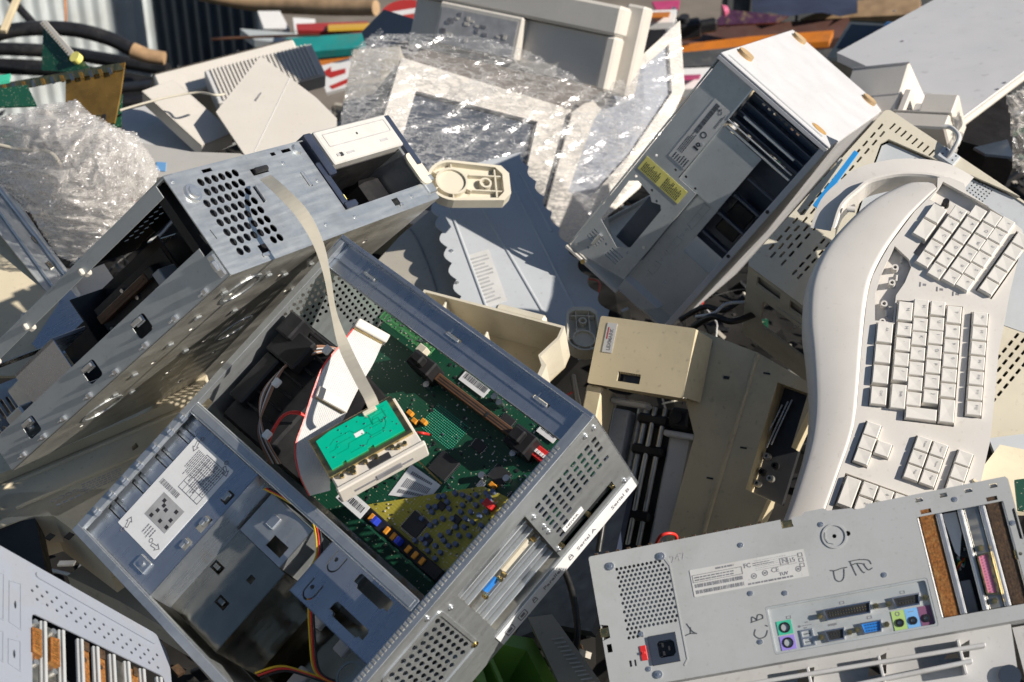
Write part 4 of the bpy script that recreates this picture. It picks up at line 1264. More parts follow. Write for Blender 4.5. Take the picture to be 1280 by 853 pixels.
# ---------------------------------------------------------------- floppy drive and cables lying in the case
def bpx(x, y, d): return (360 + x / 2.3694, 380 + y / 2.3694, d)
def floppy():
    M, lx, ly = fr(bpx(130, 490, 1.385), bpx(345, 372, 1.40), bpx(80, 400, 1.405))
    f = thing('floppy_drive', 'white floppy drive with bright green circuit board lying across the open computer', 'disk drive', M)
    MB().box(-4, lx + 9, -20, ly + 2, -26, -6, 1).box(-6, lx + 11, -24, -18, -28, -3, 1.5).build('chassis', 'abs_white', f)
    MB().box(10, lx - 6, -24.6, -23.8, -18, -15).box(34, 62, -25, -24, -20, -11, .5).build('disk_slot', 'ink_grey', f)
    MB().box(lx * .4, lx * .7, -17, -10, -6, -5, .3).build('opening', 'chip', f)
    MB().box(-6, lx + 6, -6, ly + 4, -6, -2.2, .5).build('metal_edge', 'brass', f)
    rr = random.Random(4)
    m = MB()
    for k in range(9):
        u = rr.uniform(0, lx)
        m.cyl((u, -8 - rr.uniform(0, 5), -5), 2.4, 3, 8)
    m.build('screw', 'brass', f)
    out = [(0, 0), (lx * .15, 0), (lx * .15, 2), (lx * .2, 2), (lx * .2, 0), (lx * .5, 0), (lx * .5, 2.2), (lx * .58, 2.2), (lx * .58, 0), (lx, 0), (lx, ly), (lx * .8, ly), (lx * .8, ly - 2), (lx * .7, ly - 2), (lx * .7, ly), (lx * .2, ly), (0, ly - 3)]
    pb = MB().plate(out, [], -2, 0, .2).build('circuit_board', 'teal_mask', f)
    m = MB()
    def tr(pts, w=.7):
        for (a, b_), (c, d) in zip(pts, pts[1:]):
            L = math.hypot(c - a, d - b_)
            m.box(0, L, -w / 2, w / 2, .02, .2, 0, T(a, b_, 0) @ RZ(math.degrees(math.atan2(d - b_, c - a))))
    U = lambda u, v: (u * lx, v * ly)
    tr([U(.12, .62), U(.2, .72), U(.42, .72), U(.46, .6), U(.7, .6), U(.75, .75), U(.92, .75)])
    tr([U(.15, .3), U(.3, .3), U(.34, .42), U(.6, .42), U(.62, .3), U(.8, .3), U(.86, .45), U(.86, .62)])
    tr([U(.3, .15), U(.52, .15), U(.56, .24), U(.74, .24)]); tr([U(.64, .82), U(.78, .82), U(.82, .9), U(.94, .9)])
    tr([U(.66, .5), U(.8, .5), U(.8, .68), U(.7, .68), U(.7, .55)]); tr([U(.08, .45), U(.16, .45), U(.2, .55), U(.4, .55)])
    m.plate(rect(lx * .70, lx * .90, ly * .56, ly * .86), [rect(lx * .715, lx * .885, ly * .58, ly * .84)], .02, .2)
    m.build('copper_trace', 'teal_trace', pb)
    m = MB()
    for k in range(26): m.cyl((rr.uniform(3, lx - 3), rr.uniform(3, ly - 3), 0), rr.uniform(.5, 1.1), .6, 6)
    m.build('solder_joint', 'silver_can', pb, kind='stuff')
    MB().box(lx * .44, lx * .56, ly * .46, ly * .58, .05, .3).build('sticker', 'paper', pb)
    MB().box(lx * .66, lx * .84, ly - 5, ly - 1, 0, 4, .5).build('cable_socket', 'abs_cream', pb)
floppy()


def flat_cable():
    pts = [(332, 222, 1.505), (352, 240, 1.47), (378, 268, 1.45), (398, 305, 1.45), (409, 345, 1.45), (417, 390, 1.455), (430, 432, 1.45), (447, 468, 1.42), (462, 496, 1.395), (467, 508, 1.395)]
    wv = [(9, -4), (9, -5), (9.5, -5), (8, -3), (5.5, -1), (5, .5), (9, -3), (9, -4), (9, -4), (9, -4)]
    P = [world_mm(at(*p)) for p in pts]
    W = []
    for (px, py, d), (a, b_) in zip(pts, wv):
        W.append((world_mm(at(px + a, py + b_, d)) - world_mm(at(px, py, d))) * .76)
    o = MB().strip(P, W, 1.2, 6, 0).build('flat_cable', 'cable_beige')
    tag(o, 'beige flat cable running from the punched steel front down to the green floppy board', 'cable')
flat_cable()

def ribbon():
    pts = [bpx(243, 86, 1.50), bpx(205, 150, 1.478), bpx(160, 215, 1.465), bpx(128, 285, 1.455), bpx(95, 370, 1.445), bpx(72, 440, 1.435), bpx(80, 510, 1.43), bpx(95, 560, 1.44)]
    wv = [(40, 22), (48, 26), (52, 30), (50, 28), (46, 22), (48, 14), (44, 4), (30, -8)]
    P = [world_mm(at(*p)) for p in pts]
    W = []
    for (px, py, d), (a, b_) in zip(pts, wv):
        W.append(world_mm(at(px + a / 2.37, py + b_ / 2.37, d + .006)) - world_mm(at(px, py, d)))
    t = thing('ribbon_cable', 'wide pale grey ribbon cable with red edge folded inside the open computer', 'cable', Matrix.Identity(4))
    MB().strip(P, W, 1.2, 6, 20).build('cable_band', 'cable_grey', t)
    MB().strip([p - w * 1.04 for p, w in zip(P, W)], [w * .04 for w in W], 1.4).build('red_edge', 'wire_red', t)
    for i, nm in ((0, 1.15), (3, .9)):
        c, w = P[i], W[i] * nm
        tdir = (P[i + 1] - P[i]).normalized()
        n_ = tdir.cross(w).normalized()
        Mx = Matrix((list(w.normalized()) + [0], list(tdir) + [0], list(n_) + [0], [0, 0, 0, 1])).transposed()
        Mx.translation = c
        m = MB(Mx)
        L = w.length
        m.box(-L, L, -6, 6, -7, 7, 1)
        h = m.build('plug', 'abs_white', t)
        m = MB(Mx)
        for k in range(20): m.box(-L * .9 + k * L * .09, -L * .9 + k * L * .09 + 1.2, 6, 6.8, -4, 4)
        m.build('plug_pins', 'brass', t)
ribbon()
# ================================================================ the upright steel case on the left
M2 = pose([[0.4385, -0.5714, 0.6937, -0.3339], [0.2659, 0.8198, 0.5072, 0.1578], [-0.8585, -0.0379, 0.5114, -1.3594]], 1.05)
def left_case():
    W, H, D = 412, 116, 405
    c = thing('desktop_computer', 'bare steel computer case at the left with round punched holes and white disc drive', 'computer', M2)
    # front sheet, facing up to the right
    holes = []
    rows = [(43.5, 6, -16.5), (43.5, 6, -28.2), (32.3, 7, -39.5), (32.3, 7, -51), (32.4, 7, -62.3), (32.4, 7, -73.9), (32.4, 7, -85.2)]
    for x0, n, y in rows:
        holes += [ngon(x0 + 11.15 * i, y, 4.6, 12) for i in range(n)]
    holes += [ngon(x, -96.6, 4.6, 12) for x in (32.4, 43.5, 88.2, 99.4)]
    holes += [rect(123, 150, -25, -17), rect(55, 70, -8, -4), rect(60, 73, -108, -97), rect(228, 399, -92, -1.5), rect(318, 331, -107, -98),
              rect(198, 203, -54, -36), rect(153, 161, -78, -71), rect(170, 178, -9, -5), rect(190, 206, -9, -5), rect(110, 113, -56, -36), [(12, -66), (13.5, -66), (14.5, -77), (13, -77)]]
    m = MB().plate(rrect(0, W, -H, 0, 1.5, 2), holes, -1.2, 0, .25)
    m.box(0, W - 14, -1.2, 0, -30, -1.3).box(0, 14, -1.3, -.1, -14, 0)
    fs = m.build('front_sheet', 'galv', c)
    m = MB().cyl((22, -25.7, 0), 10.5, 3, 24, 'z', 9.5).cyl((22, -25.7, 3), 7, 2.2, 20, 'z', 6.4)
    m.box(20.5, 23.5, -29, -22.5, 5, 5.6)
    m.build('lock', 'zinc_bright', fs)
    MB().box(126, 148, -24, -18, -6, 5, 1.5).build('cable_clamp', 'black_plastic', fs)
    for x0, x1, y0, y1 in ((58, 68, -111, -107), (196, 199, -54, -36), (326, 331, -110, -106), (112.6, 114, -56, -36)):
        MB().box(x0, x1, y0, y1, .3, 3, .6).build('tab', 'zinc_bright', fs)
    screws(fs, [(360, -103, 0), (215, -50, 0), (180, -20, 0), (180, -100, 0), (235, -103, 0), (8, -8, 0)], 2.6, 1.4)
    m = MB()
    m.cyl((216, -9, 0), 7, 2.5, 16, 'z', 5)
    m.build('emboss', 'galv', fs)
    # bottom pan, facing down to the right
    Mp = Matrix(((1, 0, 0, 0), (0, 0, 1, 0), (0, -1, 0, 0), (0, 0, 0, 1)))      # (x, depth) sheet, thickness along +y
    hs = [ngon(60 + 85 * i, 60 + 70 * j, 4, 8) for i in range(4) for j in range(5)]
    m = MB().plate(rect(0, W, 1.4, D), hs, 0, 1.2, .2, T(0, -H, 0) @ Mp)
    pan = m.build('bottom_pan', 'galv_dirty', c)
    for x, d in ((70, 55), (200, 200), (60, 300), (270, 80)):
        MB().plate(ngon(x, d, 26, 24), [ngon(x, d, 22, 24)], 0, 1.2, .4, T(0, -H - 1.1, 0) @ Mp).build('pressed_ring', 'galv', pan)
    fl = MB()
    for x, d in ((25, 40), (30, 90), (40, 150), (35, 210), (45, 260), (100, 40), (120, 120), (150, 60), (110, 200), (200, 60), (240, 130), (90, 280)):
        fl.box(x, x + 8, -H - 3, -H - .2, -d - 5, -d, .8)
    fl.build('standoff', 'galv', pan, kind='stuff')
    # flange strip along the open side
    no = lambda d, w: [(-d, -88), (-d + 3, -80), (-d - w - 3, -80), (-d - w, -88), (-d - w, -100), (-d, -100)]
    strip = [(-2, -H), (-2, -86), (-14, -86), (-14, -76), (-D, -76), (-D, -H)]
    hs = [rrect(-d - 24, -d, -104, -84, 4, 3) for d in (118, 210, 330)]
    m = MB().plate(strip, hs, 0, 1.2, .2, Matrix(((0, 0, 1, 0), (0, 1, 0, 0), (1, 0, 0, 0), (0, 0, 0, 1))))
    sp = m.build('side_flange', 'tower_grey', c)
    for d in (118, 210, 330):
        MB().box(2, 4, -92, -76, -d - 20, -d - 6, .8).box(-2, 2, -90, -85, -d - 22, -d - 6, .8).build('tab', 'zinc_bright', sp)
    for d in (34, 84, 136, 190, 240, 290, 330, 372):
        MB().box(-3, 1, -114, -108, -d - 7, -d, .8).box(-4, 0, -112, -110, -d - 12, -d - 6, .5).build('hook', 'zinc_bright', sp)
    m = MB().box(-2, 3, -112, -88, -12, -3, 1).box(-5, -1, -106, -94, -11, -5, 1.5)
    m.build('latch', 'zinc_bright', sp)
    # rail along the top of the open side and the far sheet
    m = MB().box(0, 6, -3, 0, -D, -1.4, .5).box(0, 1.2, -16, -2.6, -D, -14, .3)
    m.build('top_rail', 'tower_grey', c)
    hs = [rrect(40 + i * 16, 46 + i * 16, 60 + j * 9, 64 + j * 9, 1.5, 2) for i in range(3) for j in range(9)] + [rrect(110, 390, 30, 160, 6), rrect(14, 190, 172, 390, 6), rrect(200, 390, 172, 390, 6)]
    MB().plate(rect(7, W, 1.4, D), hs, -1.2, 0, 0, Mp).build('top_sheet', 'galv_reflect_dark', c)  # darker steel, shade of the opening put into the colour
    for d in (150, 258, 330):
        MB().box(2, 9, -18, 3, -d - 9, -d, 2).box(-4, 3, -15, -8, -d - 7, -d - 2, 1.2).build('plastic_clip', 'abs_white', c)
    # inside: black sheets put in for its shade, riser with two brown sockets, sky-tinted bracket, vented back sheet
    MB().box(2, 226, -H + 3, -4, -24, -14).build('inner_shade_sheet', 'black_plastic', c)  # black sheet for the shaded inner side of the front sheet
    MB().box(110, 112, -H + 3, -4, -250, -140).box(60, 112, -H + 3, -4, -250, -248).build('shade_partition', 'black_plastic', c)
    MB().box(150, 152, -H + 3, -4, -390, -30).build('shade_partition', 'black_plastic', c)  # black boards added so the open side reads dark
    rb = MB().box(68, 70, -H + 4, -28, -236, -110).build('riser_board', 'chip', c)  # riser coloured dark for the shaded inside
    for y in (-44, -66):
        m = MB().box(56, 68, y - 5, y + 5, -228, -138, .8)
        m.box(55.4, 56, y - 1, y + 1, -224, -142)
        m.build('expansion_socket', 'socket_brown', rb)
        MB().box(54, 68, y - 6, y + 6, -136, -124, 1).build('socket_latch', 'chip', rb)
    MB().box(48, 68, -98, -74, -126, -112, 1).box(44, 70, -80, -50, -120, -108, 1).build('slide_lock', 'abs_grey', rb)
    rr = random.Random(3)
    for k in range(14): MB().cyl((67.9 - 3, rr.uniform(-104, -34), rr.uniform(-234, -130)), 2.4, 3, 8, 'x').build('capacitor', 'silver_can', rb)
    hs = [rrect(30, 110, -100, -78, 4)]
    m = MB().box(10, 200, -98, -96, -330, -250, .5).box(10, 12, -98, -36, -330, -252, .5).box(10, 60, -40, -36, -330, -252, .5)
    m.build('bracket', 'steel_sky_tint', c)
    hs = [rrect(10 + i * 9, 15 + i * 9, -60 - j * 30, -36 - j * 30, 2, 2) for i in range(8) for j in range(2)]
    MB().plate(rect(2, 150, -112, -20), hs, -D + 2, -D + 3.2, .2).build('rear_sheet', 'galv', c)
    MB().box(0, W, -H, 0, -D - 1, -D + 1).build('rear_edge', 'galv_reflect_dark', c) if False else None
    MB().box(5, 60, -96, -66, -D + 30, -D + 60, 2).box(20, 40, -70, -40, -D + 40, -D + 70, 2).build('bracket', 'galv', c)
    m = MB().plate([(2, 2), (20, 2), (20, 20), (2, 20)], [rect(5, 17, 5, 17)], 0, 3, .6, T(0, -14, -D + 40) @ RY(-90))
    m.build('plastic_clip', 'abs_white', c)
    # bay: white disc drive, black rails, empty bay below
    dr = MB().box(252, 402, -41, 3, -160, 8, 1.6).build('optical_drive', 'drive_bezel', c)
    m = MB().plate(rrect(262, 394, -20, -3, 1.5), [rrect(263, 393, -19, -4, 1.5)], 8, 8.6)
    m.box(264, 278, -33, -30, 8, 8.8).box(284, 300, -33, -30.5, 8, 8.5).box(360, 376, -30, -27, 8, 8.5)
    m.build('tray_line', 'ink_light', dr)
    MB().box(270, 276, -34, -29, 8, 9.2, .6).cyl((326, -12, 8), 1.5, .8, 8).build('eject_button', 'chip', dr)
    MB().box(236, 250, -50, 4, -120, 6, 1.5).box(230, 240, -92, -30, -60, 2, 1.5).box(230, 252, -92, -84, -50, 4, 1.5).build('drive_rail', 'dark_blue_plastic', c)
    MB().box(404, 416, -70, 2, -120, 6, 1.5).build('drive_rail', 'dark_blue_plastic', c)
    MB().box(399, 403, -95, -42, -120, -1, .5).build('bay_wall', 'galv', c)
    m = MB().box(252, 398, -43, -42, -150, -4).box(252, 398, -94, -93, -150, -4).box(228, 400, -94, -42, -152, -150)
    m.build('bay_lining', 'black_plastic', c)
    MB().box(350, 392, -86, -48, -80, -40, 6).build('motor_housing', 'black_plastic', c)
    MB().box(255, 345, -92, -90, -120, -10).build('inner_plate', 'black_plastic', c)
    MB().box(232, 250, -80, -72, -30, -4, 1).build('clip', 'yellow_label', c)
    m = MB().plate(rrect(392, 416, -96, -52, 9), [], 2, 5, .6)
    m.build('side_clip', 'abs_cream', c)
    MB().box(396, 414, -108, -84, -6, 3, 1.2).box(410, 418, -94, -86, 2, 6, 1).build('hinge_tab', 'galv', c)
left_case()
# ================================================================ computer standing lower right: its rear panel with ports
M3 = pose([[0.9628, -0.1512, -0.2241, 0.0762], [0.213, 0.9347, 0.2846, -0.2156], [0.1665, -0.3217, 0.9321, -1.421]])
def rear_panel_computer():
    W, H = 410, 133
    c = thing('desktop_computer', 'light grey computer back with coloured ports, marker scrawls and two rusty slot covers', 'computer', M3)
    out = [(2, 0), (193, 0), (193, -9), (204, -9), (204, 0), (214, 0), (217, 3), (236, 3), (239, 0), (262, -2), (264, -4), (274, -4), (276, -1), (408, 0), (410, -3), (410, -30), (406, -32), (406, -60), (410, -62), (410, -131), (408, -133), (2, -133), (0, -131), (0, -68), (8, -70), (8, -82), (0, -84), (0, -2)]
    hs = []
    for j in range(17):
        for i in range(13):
            x, y = 26 + i * 4.35 + (2.17 if j % 2 else 0), -17.5 - j * 4.25
            if x > 76.5 or y < -86: continue
            if x > 72 and y > -22: continue
            if y < -78 and x > 40 : continue
            hs.append(ngon(x, y, 1.72, 6, rot=R(30)))
    hs += [rect(44, 71.5, -116, -87.5), rrect(161, 315, -125.5, -80, 2), rect(320, 400, -119.5, -22.5)]
    hs += [rect(x - 4, x + 3, -8.5, -4.5) for x in (326, 349, 372.5, 396)] + [rect(324, 334, -20.5, -16.5), rect(386, 396, -20.5, -16.5)]
    hs += [rect(3, 8, -96, -88), rect(22, 24.5, -113, -107), rect(27, 29, -113, -107), ngon(253, -25.4, 2.6, 8), ngon(240, -25.5, 2.2, 6)]
    m = MB().plate(out, hs, -1.2, 0, .25)
    m.box(2, 192, -1.2, 0, -30, -1.3).box(0, W, -H, -H + 1.2, -260, -1.3).box(0, 1.2, -H, 0, -260, -1.3).box(W - 1.2, W, -H, -2, -260, -1.3)
    rp = m.build('rear_panel', 'grey_paint', c)
    MB().box(1.4, W - 1.4, -H + 1.4, -1.4, -262, -260).box(1.4, W - 1.4, -2.4, -1.4, -260, -31).build('body_shell', 'galv_reflect_dark', c)
    m = MB()
    for k in range(16): m.box(6 + k * 11, 10 + k * 11, -.4, 2.2, -3, -1, .4)
    m.build('edge_hook', 'rust_dark', rp)
    # pressed lines round the supply
    m = MB().plate([(78, -16), (79.2, -22), (79.2, -116), (75, -121), (74, -120), (78, -115), (78, -24), (73, -14), (74, -13)], [], 0, .5, .15)
    m.build('pressed_line', 'grey_paint', rp)
    MB().box(15, 80, -122, -10, -120, -8).build('power_supply', 'steel_blank', c)
    m = MB().cyl((50, -50, -7.8), 30, 2, 24, 'z', 30, None, 27).cyl((50, -50, -7), 13, 3, 16)
    m.build('fan', 'galv', c)
    inl = MB().plate(rrect(44.5, 71, -115.6, -88, 1), [[(54, -94), (66, -94), (69, -97), (69, -107), (66, -110), (54, -110), (52, -108), (52, -96)]], -1, 1.8, .4).box(46, 70, -114, -89, -14, -12)
    inl = inl.build('power_inlet', 'navy_steel', c)
    m = MB().box(53, 68, -109, -95, -12, -4, .5)
    for x, y in ((57, -98), (57, -106), (63, -102)): m.box(x - .8, x + .8, y - 2, y + 2, -6, 0.2)
    m.build('inlet_pins', 'chip', inl)
    MB().box(34.5, 41, -109.5, -95, -2, 1, .6).box(36, 39.5, -103.5, -101, .8, 2.6, .4).build('voltage_switch', 'red_plastic', rp)
    screws(rp, [(20.4, -13.4, 0), (71.7, -13.2, 0), (48.3, -124.6, 0)], 4.2, 2.4)
    screws(rp, [(38.6, -84, 0), (39.8, -118, 0), (150.4, -17, 0), (150.3, -64.6, 0), (182.6, -70.3, 0), (150, -111.3, 0), (277.5, -70.4, 0), (357.9, -12.6, 0), (403.6, -44.6, 0), (230, -12, 0)], 2.7, 1.2, 'z', 'rivet')
    for x, y in ((198.5, -6), (4, -76), (403, -74)):
        MB().box(x - 5, x + 5, y - 4.5, y + 4.5, -2.4, -.6, .4).cyl((x, y, -.6), 1.8, .6, 8).build('bent_tab', 'brass', rp)
    for x in (326, 349, 372.5, 396): MB().box(x - 3.5, x + 2.5, -8, -5, -3, -1, .5).build('tab', 'steel_blank', rp)
    # embossed circle
    m = MB().plate(ngon(240, -25.5, 12, 28), [ngon(240, -25.5, 10.2, 28)], 0, .9, .35)
    m.plate([(232, -20), (230.5, -26), (233, -31), (238, -33), (238, -32), (234, -30), (232, -26), (233, -21)], [], 0, .7)
    m.build('pressed_ring', 'grey_paint', rp)
    # type label
    lb = MB().plate(rrect(96.5, 208.5, -58.5, -32, .8), [], .1, .45).build('type_label', 'paper_grey', rp)
    z = .5
    m = MB()
    textlines(m, 122, 140, -36, -33.5, z, 1, 2, .7, 4)
    m.plate(rect(98, 147, -45, -37.5), [rect(98.5, 146.5, -44.5, -38), ], z, z + .15)
    textlines(m, 100, 145, -44, -39, z, 2, 5, .5, 4)
    barcode(m, 99, 146, -50, -46.5, z, False, 4); barcode(m, 99, 146, -56, -52.5, z, False, 7)
    m.text('FC', 149, -38, 6, z, 0, .15, None, 1, 'LEFT', .12)
    textlines(m, 158, 180, -40, -36, z, 2, 6, .4, 3)
    for cx, cy in ((157, -49), (168, -48), (200, -50)): m.plate(ngon(cx, cy, 2.8, 12), [ngon(cx, cy, 2.1, 12)], z, z + .15); m.box(cx - 1, cx + 1, cy - 1, cy + 1, z, z + .15)
    m.text('CE', 174, -47, 6.5, z, 0, .15)
    textlines(m, 150, 206, -57.5, -54, z, 1, 9, .5, 4)
    m.text('TUV', 181, -52, 4.5, z, 0, .15, None, 1, 'LEFT', .1); m.text('N', 186, -40, 6, z, 0, .15, None, 1.2, 'LEFT', .1)
    m.plate(rect(184, 192, -43.5, -37), [rect(184.6, 191.4, -43, -37.5)], z, z + .15)
    m.text('15', 193, -41, 6, z, 8, .15)
    for y in (-37, -42, -47): m.plate(rect(202, 206.5, y - 2, y + 2), [rect(202.6, 206, y - 1.4, y + 1.4)], z, z + .15)
    m.build('print', 'ink_grey', lb)
    m = MB()
    textlines(m, 160, 206, -45, -34, z - .02, 6, 19, .3, 3)
    m.build('fine_print', 'ink_light', lb)
    # marker scrawls
    def stroke(name, lines, wd=.9):
        m = MB()
        for ln in lines:
            P = catmull([Vector((x, y, .25)) for x, y in ln], 5)
            for a, b in zip(P, P[1:]):
                L = (b - a).length + .25
                m.box(-.1, L, -wd / 2, wd / 2, 0, .12, 0, T(a.x, a.y, .2) @ RZ(math.degrees(math.atan2(b.y - a.y, b.x - a.x))))
        return m.build(name, 'marker', rp)
    stroke('marker_writing', [[(229, -57), (233, -58), (240, -57), (245, -57)], [(232, -58), (232, -66), (236, -69), (240, -66), (242, -58)],
                              [(249, -52), (251, -62), (252, -66)], [(249, -56), (255, -55), (262, -57)], [(255, -55), (258, -63), (260, -65)], [(261, -57), (264, -63), (268, -62)], [(248, -52), (258, -52), (266, -54), (268, -58)]])
    stroke('marker_writing', [[(84, -82), (88, -90), (92, -93)], [(92, -93), (86, -92), (81, -93)], [(87, -86), (86, -92)]])
    stroke('marker_writing', [[(145, -92), (157, -90)], [(146, -92), (147, -87), (150, -89), (151, -91)], [(151, -91), (153, -86), (157, -87), (157, -90)], [(158, -97), (160, -98)], [(148, -99), (146, -104), (150, -108), (156, -107), (159, -102)]])
    m = MB().text('247', 80, -18.5, 10, .1, 6, .15, None, 1.05)
    m.build('marker_writing', 'ink_light', rp)
    # port plate, set back a little
    io = MB().plate(rect(160, 316, -126.5, -79), [], -4.4, -3.4).plate(rrect(161.2, 314.8, -125.3, -80.2, 2), [rrect(163, 313, -123.5, -82, 2)], -3.4, -.2, .3).build('port_plate', 'tower_grey', c)
    zp = -3.4
    for y, mt in ((-101.8, 'port_green'), (-116.3, 'port_lilac')):
        MB().plate(rect(168.5, 182.5, y - 6.6, y + 6.6), [ngon(175.5, y, 5.2, 14)], zp, zp + .6).build('port_mark', mt, io)
        p = MB().cyl((175.5, y, zp - 4), 5.2, 5.2, 16, 'z', 5, None, 3.6).build('keyboard_port', 'black_plastic', io)
        m = MB()
        for a in range(5): m.cyl((175.5 + 1.9 * math.cos(a * 1.25 + .3), y + 1.9 * math.sin(a * 1.25 + .3), zp - 3.6), .45, .4, 6)
        m.build('pin_hole', 'silver_can', p, kind='stuff')
    MB().plate(rect(188.5, 200.5, -123, -107), [rect(190, 199, -114, -108.5), rect(190, 199, -121.5, -116)], zp - 6, zp + 1.2, .2).build('usb_ports', 'zinc_bright', io)
    MB().box(191, 198, -112, -110.5, zp - 6, zp, .2).box(191, 198, -119.5, -118, zp - 6, zp, .2).box(189, 200, -122.5, -107.5, zp - 8, zp - 6).build('usb_tongue', 'chip', io)
    def dport(x0, x1, y, col, rows, name, h=9):
        cx = (x0 + x1) / 2
        w = x1 - x0
        p = MB().plate(dshape(cx, y, w + 2, h + 2), [dshape(cx, y, w - .6, h - .6)], zp - 1, zp + 3.2, .3).build(name, 'silver_can', io)
        MB().plate(dshape(cx, y, w - .6, h - .6), [], zp - 2, zp + 1.8).build('insert', col, p)
        m = MB()
        for r_ in range(rows):
            n = int((w - 6) / (2.6 if col != 'vga_blue' else 2.4))
            for k in range(n):
                m.cyl((cx - (n - 1) * 1.3 + k * 2.6, y + (r_ - (rows - 1) / 2) * 2.6, zp + 1.8), .55, .5, 6)
        m.build('pin_hole', 'ink' if col != 'chip' else 'brass', p, kind='stuff')
        for xx in (x0 - 5, x1 + 5):
            MB().cyl((xx, y, zp), 2.8, 4.2, 6).cyl((xx, y, zp + 4.2), 1.3, .8, 8).build('hex_nut', 'brass', p)
    dport(215, 258, -97.4, 'chip', 2, 'printer_port')
    dport(212, 229, -117, 'chip', 2, 'serial_port')
    dport(246, 264, -116, 'vga_blue', 3, 'video_port')
    dport(280, 304, -97.8, 'chip', 2, 'game_port')
    for x, mt in ((281.3, 'port_lime'), (293.6, 'port_sky'), (306, 'port_plum')):
        MB().plate(rect(x - 6, x + 6, -123, -105), [ngon(x, -116.5, 4, 14)], zp, zp + .6).build('port_mark', mt, io)
        MB().cyl((x, -116.5, zp - 3), 4, 4.6, 14, 'z', 3.8, None, 1.9).build('audio_jack', 'black_plastic', io)
    m = MB()
    for cx, cy in ((168 + 13, -93), (233, -88.5), (255, -106.5), (290, -89)):
        m.plate(rect(cx - 2.2, cx + 2.2, cy - 1.4, cy + 1.4), [rect(cx - 1.6, cx + 1.6, cy - .9, cy + .9)], zp, zp + .2)
    m.box(189, 201, -103.6, -103, zp, zp + .2).cyl((189, -103.3, zp), 1.2, .2, 8).box(195, 198, -101, -100, zp, zp + .2).box(193, 196, -106, -105, zp, zp + .2)
    m.box(216, 224, -108, -106, zp, zp + .2)
    m.plate(ngon(281, -108, 2.2, 10), [ngon(281, -108, 1.5, 10)], zp + .6, zp + .8).box(291, 296, -108.4, -107.8, zp + .6, zp + .8)
    m.build('print', 'ink_grey', io)
    # slots
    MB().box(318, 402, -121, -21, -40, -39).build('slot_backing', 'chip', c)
    for x0, x1 in ((337, 343), (357.5, 363), (377.5, 383.5), (318, 321), (399, 402)):
        MB().box(x0, x1, -119.5, -22.5, -4, -1, .9).box(x0 + 1.5, x1 - 1.5, -119, -23, -1, .2, .6).build('slot_divider', 'zinc_bright', rp)
    for x0, mt in ((322, 'rust'), (384.5, 'rust_dark')):
        MB().box(x0, x0 + 14, -119, -20, -5, -2, .8).box(x0 + 2, x0 + 12, -20, -12, -3, -1, .4).build('slot_cover', mt, rp)
    p = MB().box(364, 377, -119, -22, -5, -2.5, .6).build('slot_cover', 'steel_blank', rp)
    d = MB().plate(dshape(369.5, -87, 40, 11, False), [dshape(369.5, -87, 37, 8, False)], -2.5, 2, .3).build('printer_port', 'brass', p)
    MB().plate(dshape(369.5, -87, 37, 8, False), [], -3, .6).build('insert', 'pink_plastic', p)
    m = MB()
    for k in range(13):
        for q in (-1.5, 1.5): m.cyl((369.5 + q, -103.5 + k * 2.75 + (1.2 if q > 0 else 0), .6), .6, .4, 6)
    m.build('pin_hole', 'port_plum', p, kind='stuff')
    for y in (-62, -112): MB().cyl((369.5, y, -2.5), 3, 3.4, 6).cyl((369.5, y, .9), 1.4, .8, 8).build('hex_nut', 'brass', p)
    MB().prism([(344, -22.5), (357, -22.5), (357, -44), (350, -66), (347, -60)], -12, -10.8).build('paper_scrap', 'paper', c)
    for k, cl in enumerate(('wire_red', 'wire_yellow', 'wire_black', 'port_green', 'wire_grey')):
        MB().tube([(345 + k, -76, -24), (349, -72 + k * 2, -18), (354 - k * .5, -66 - k * 2, -20), (358, -60 + k, -28)], 1, 5).build('inner_wire', cl, c)
    MB().box(346, 356, -118, -86, -30, -26, 1).build('inner_part', 'abs_grey', c)
    MB().box(350, 358, -56, -50, -22, -16, 1).box(351, 359, -66, -60, -22, -16, 1).build('wire_plug', 'chip', c)
rear_panel_computer()

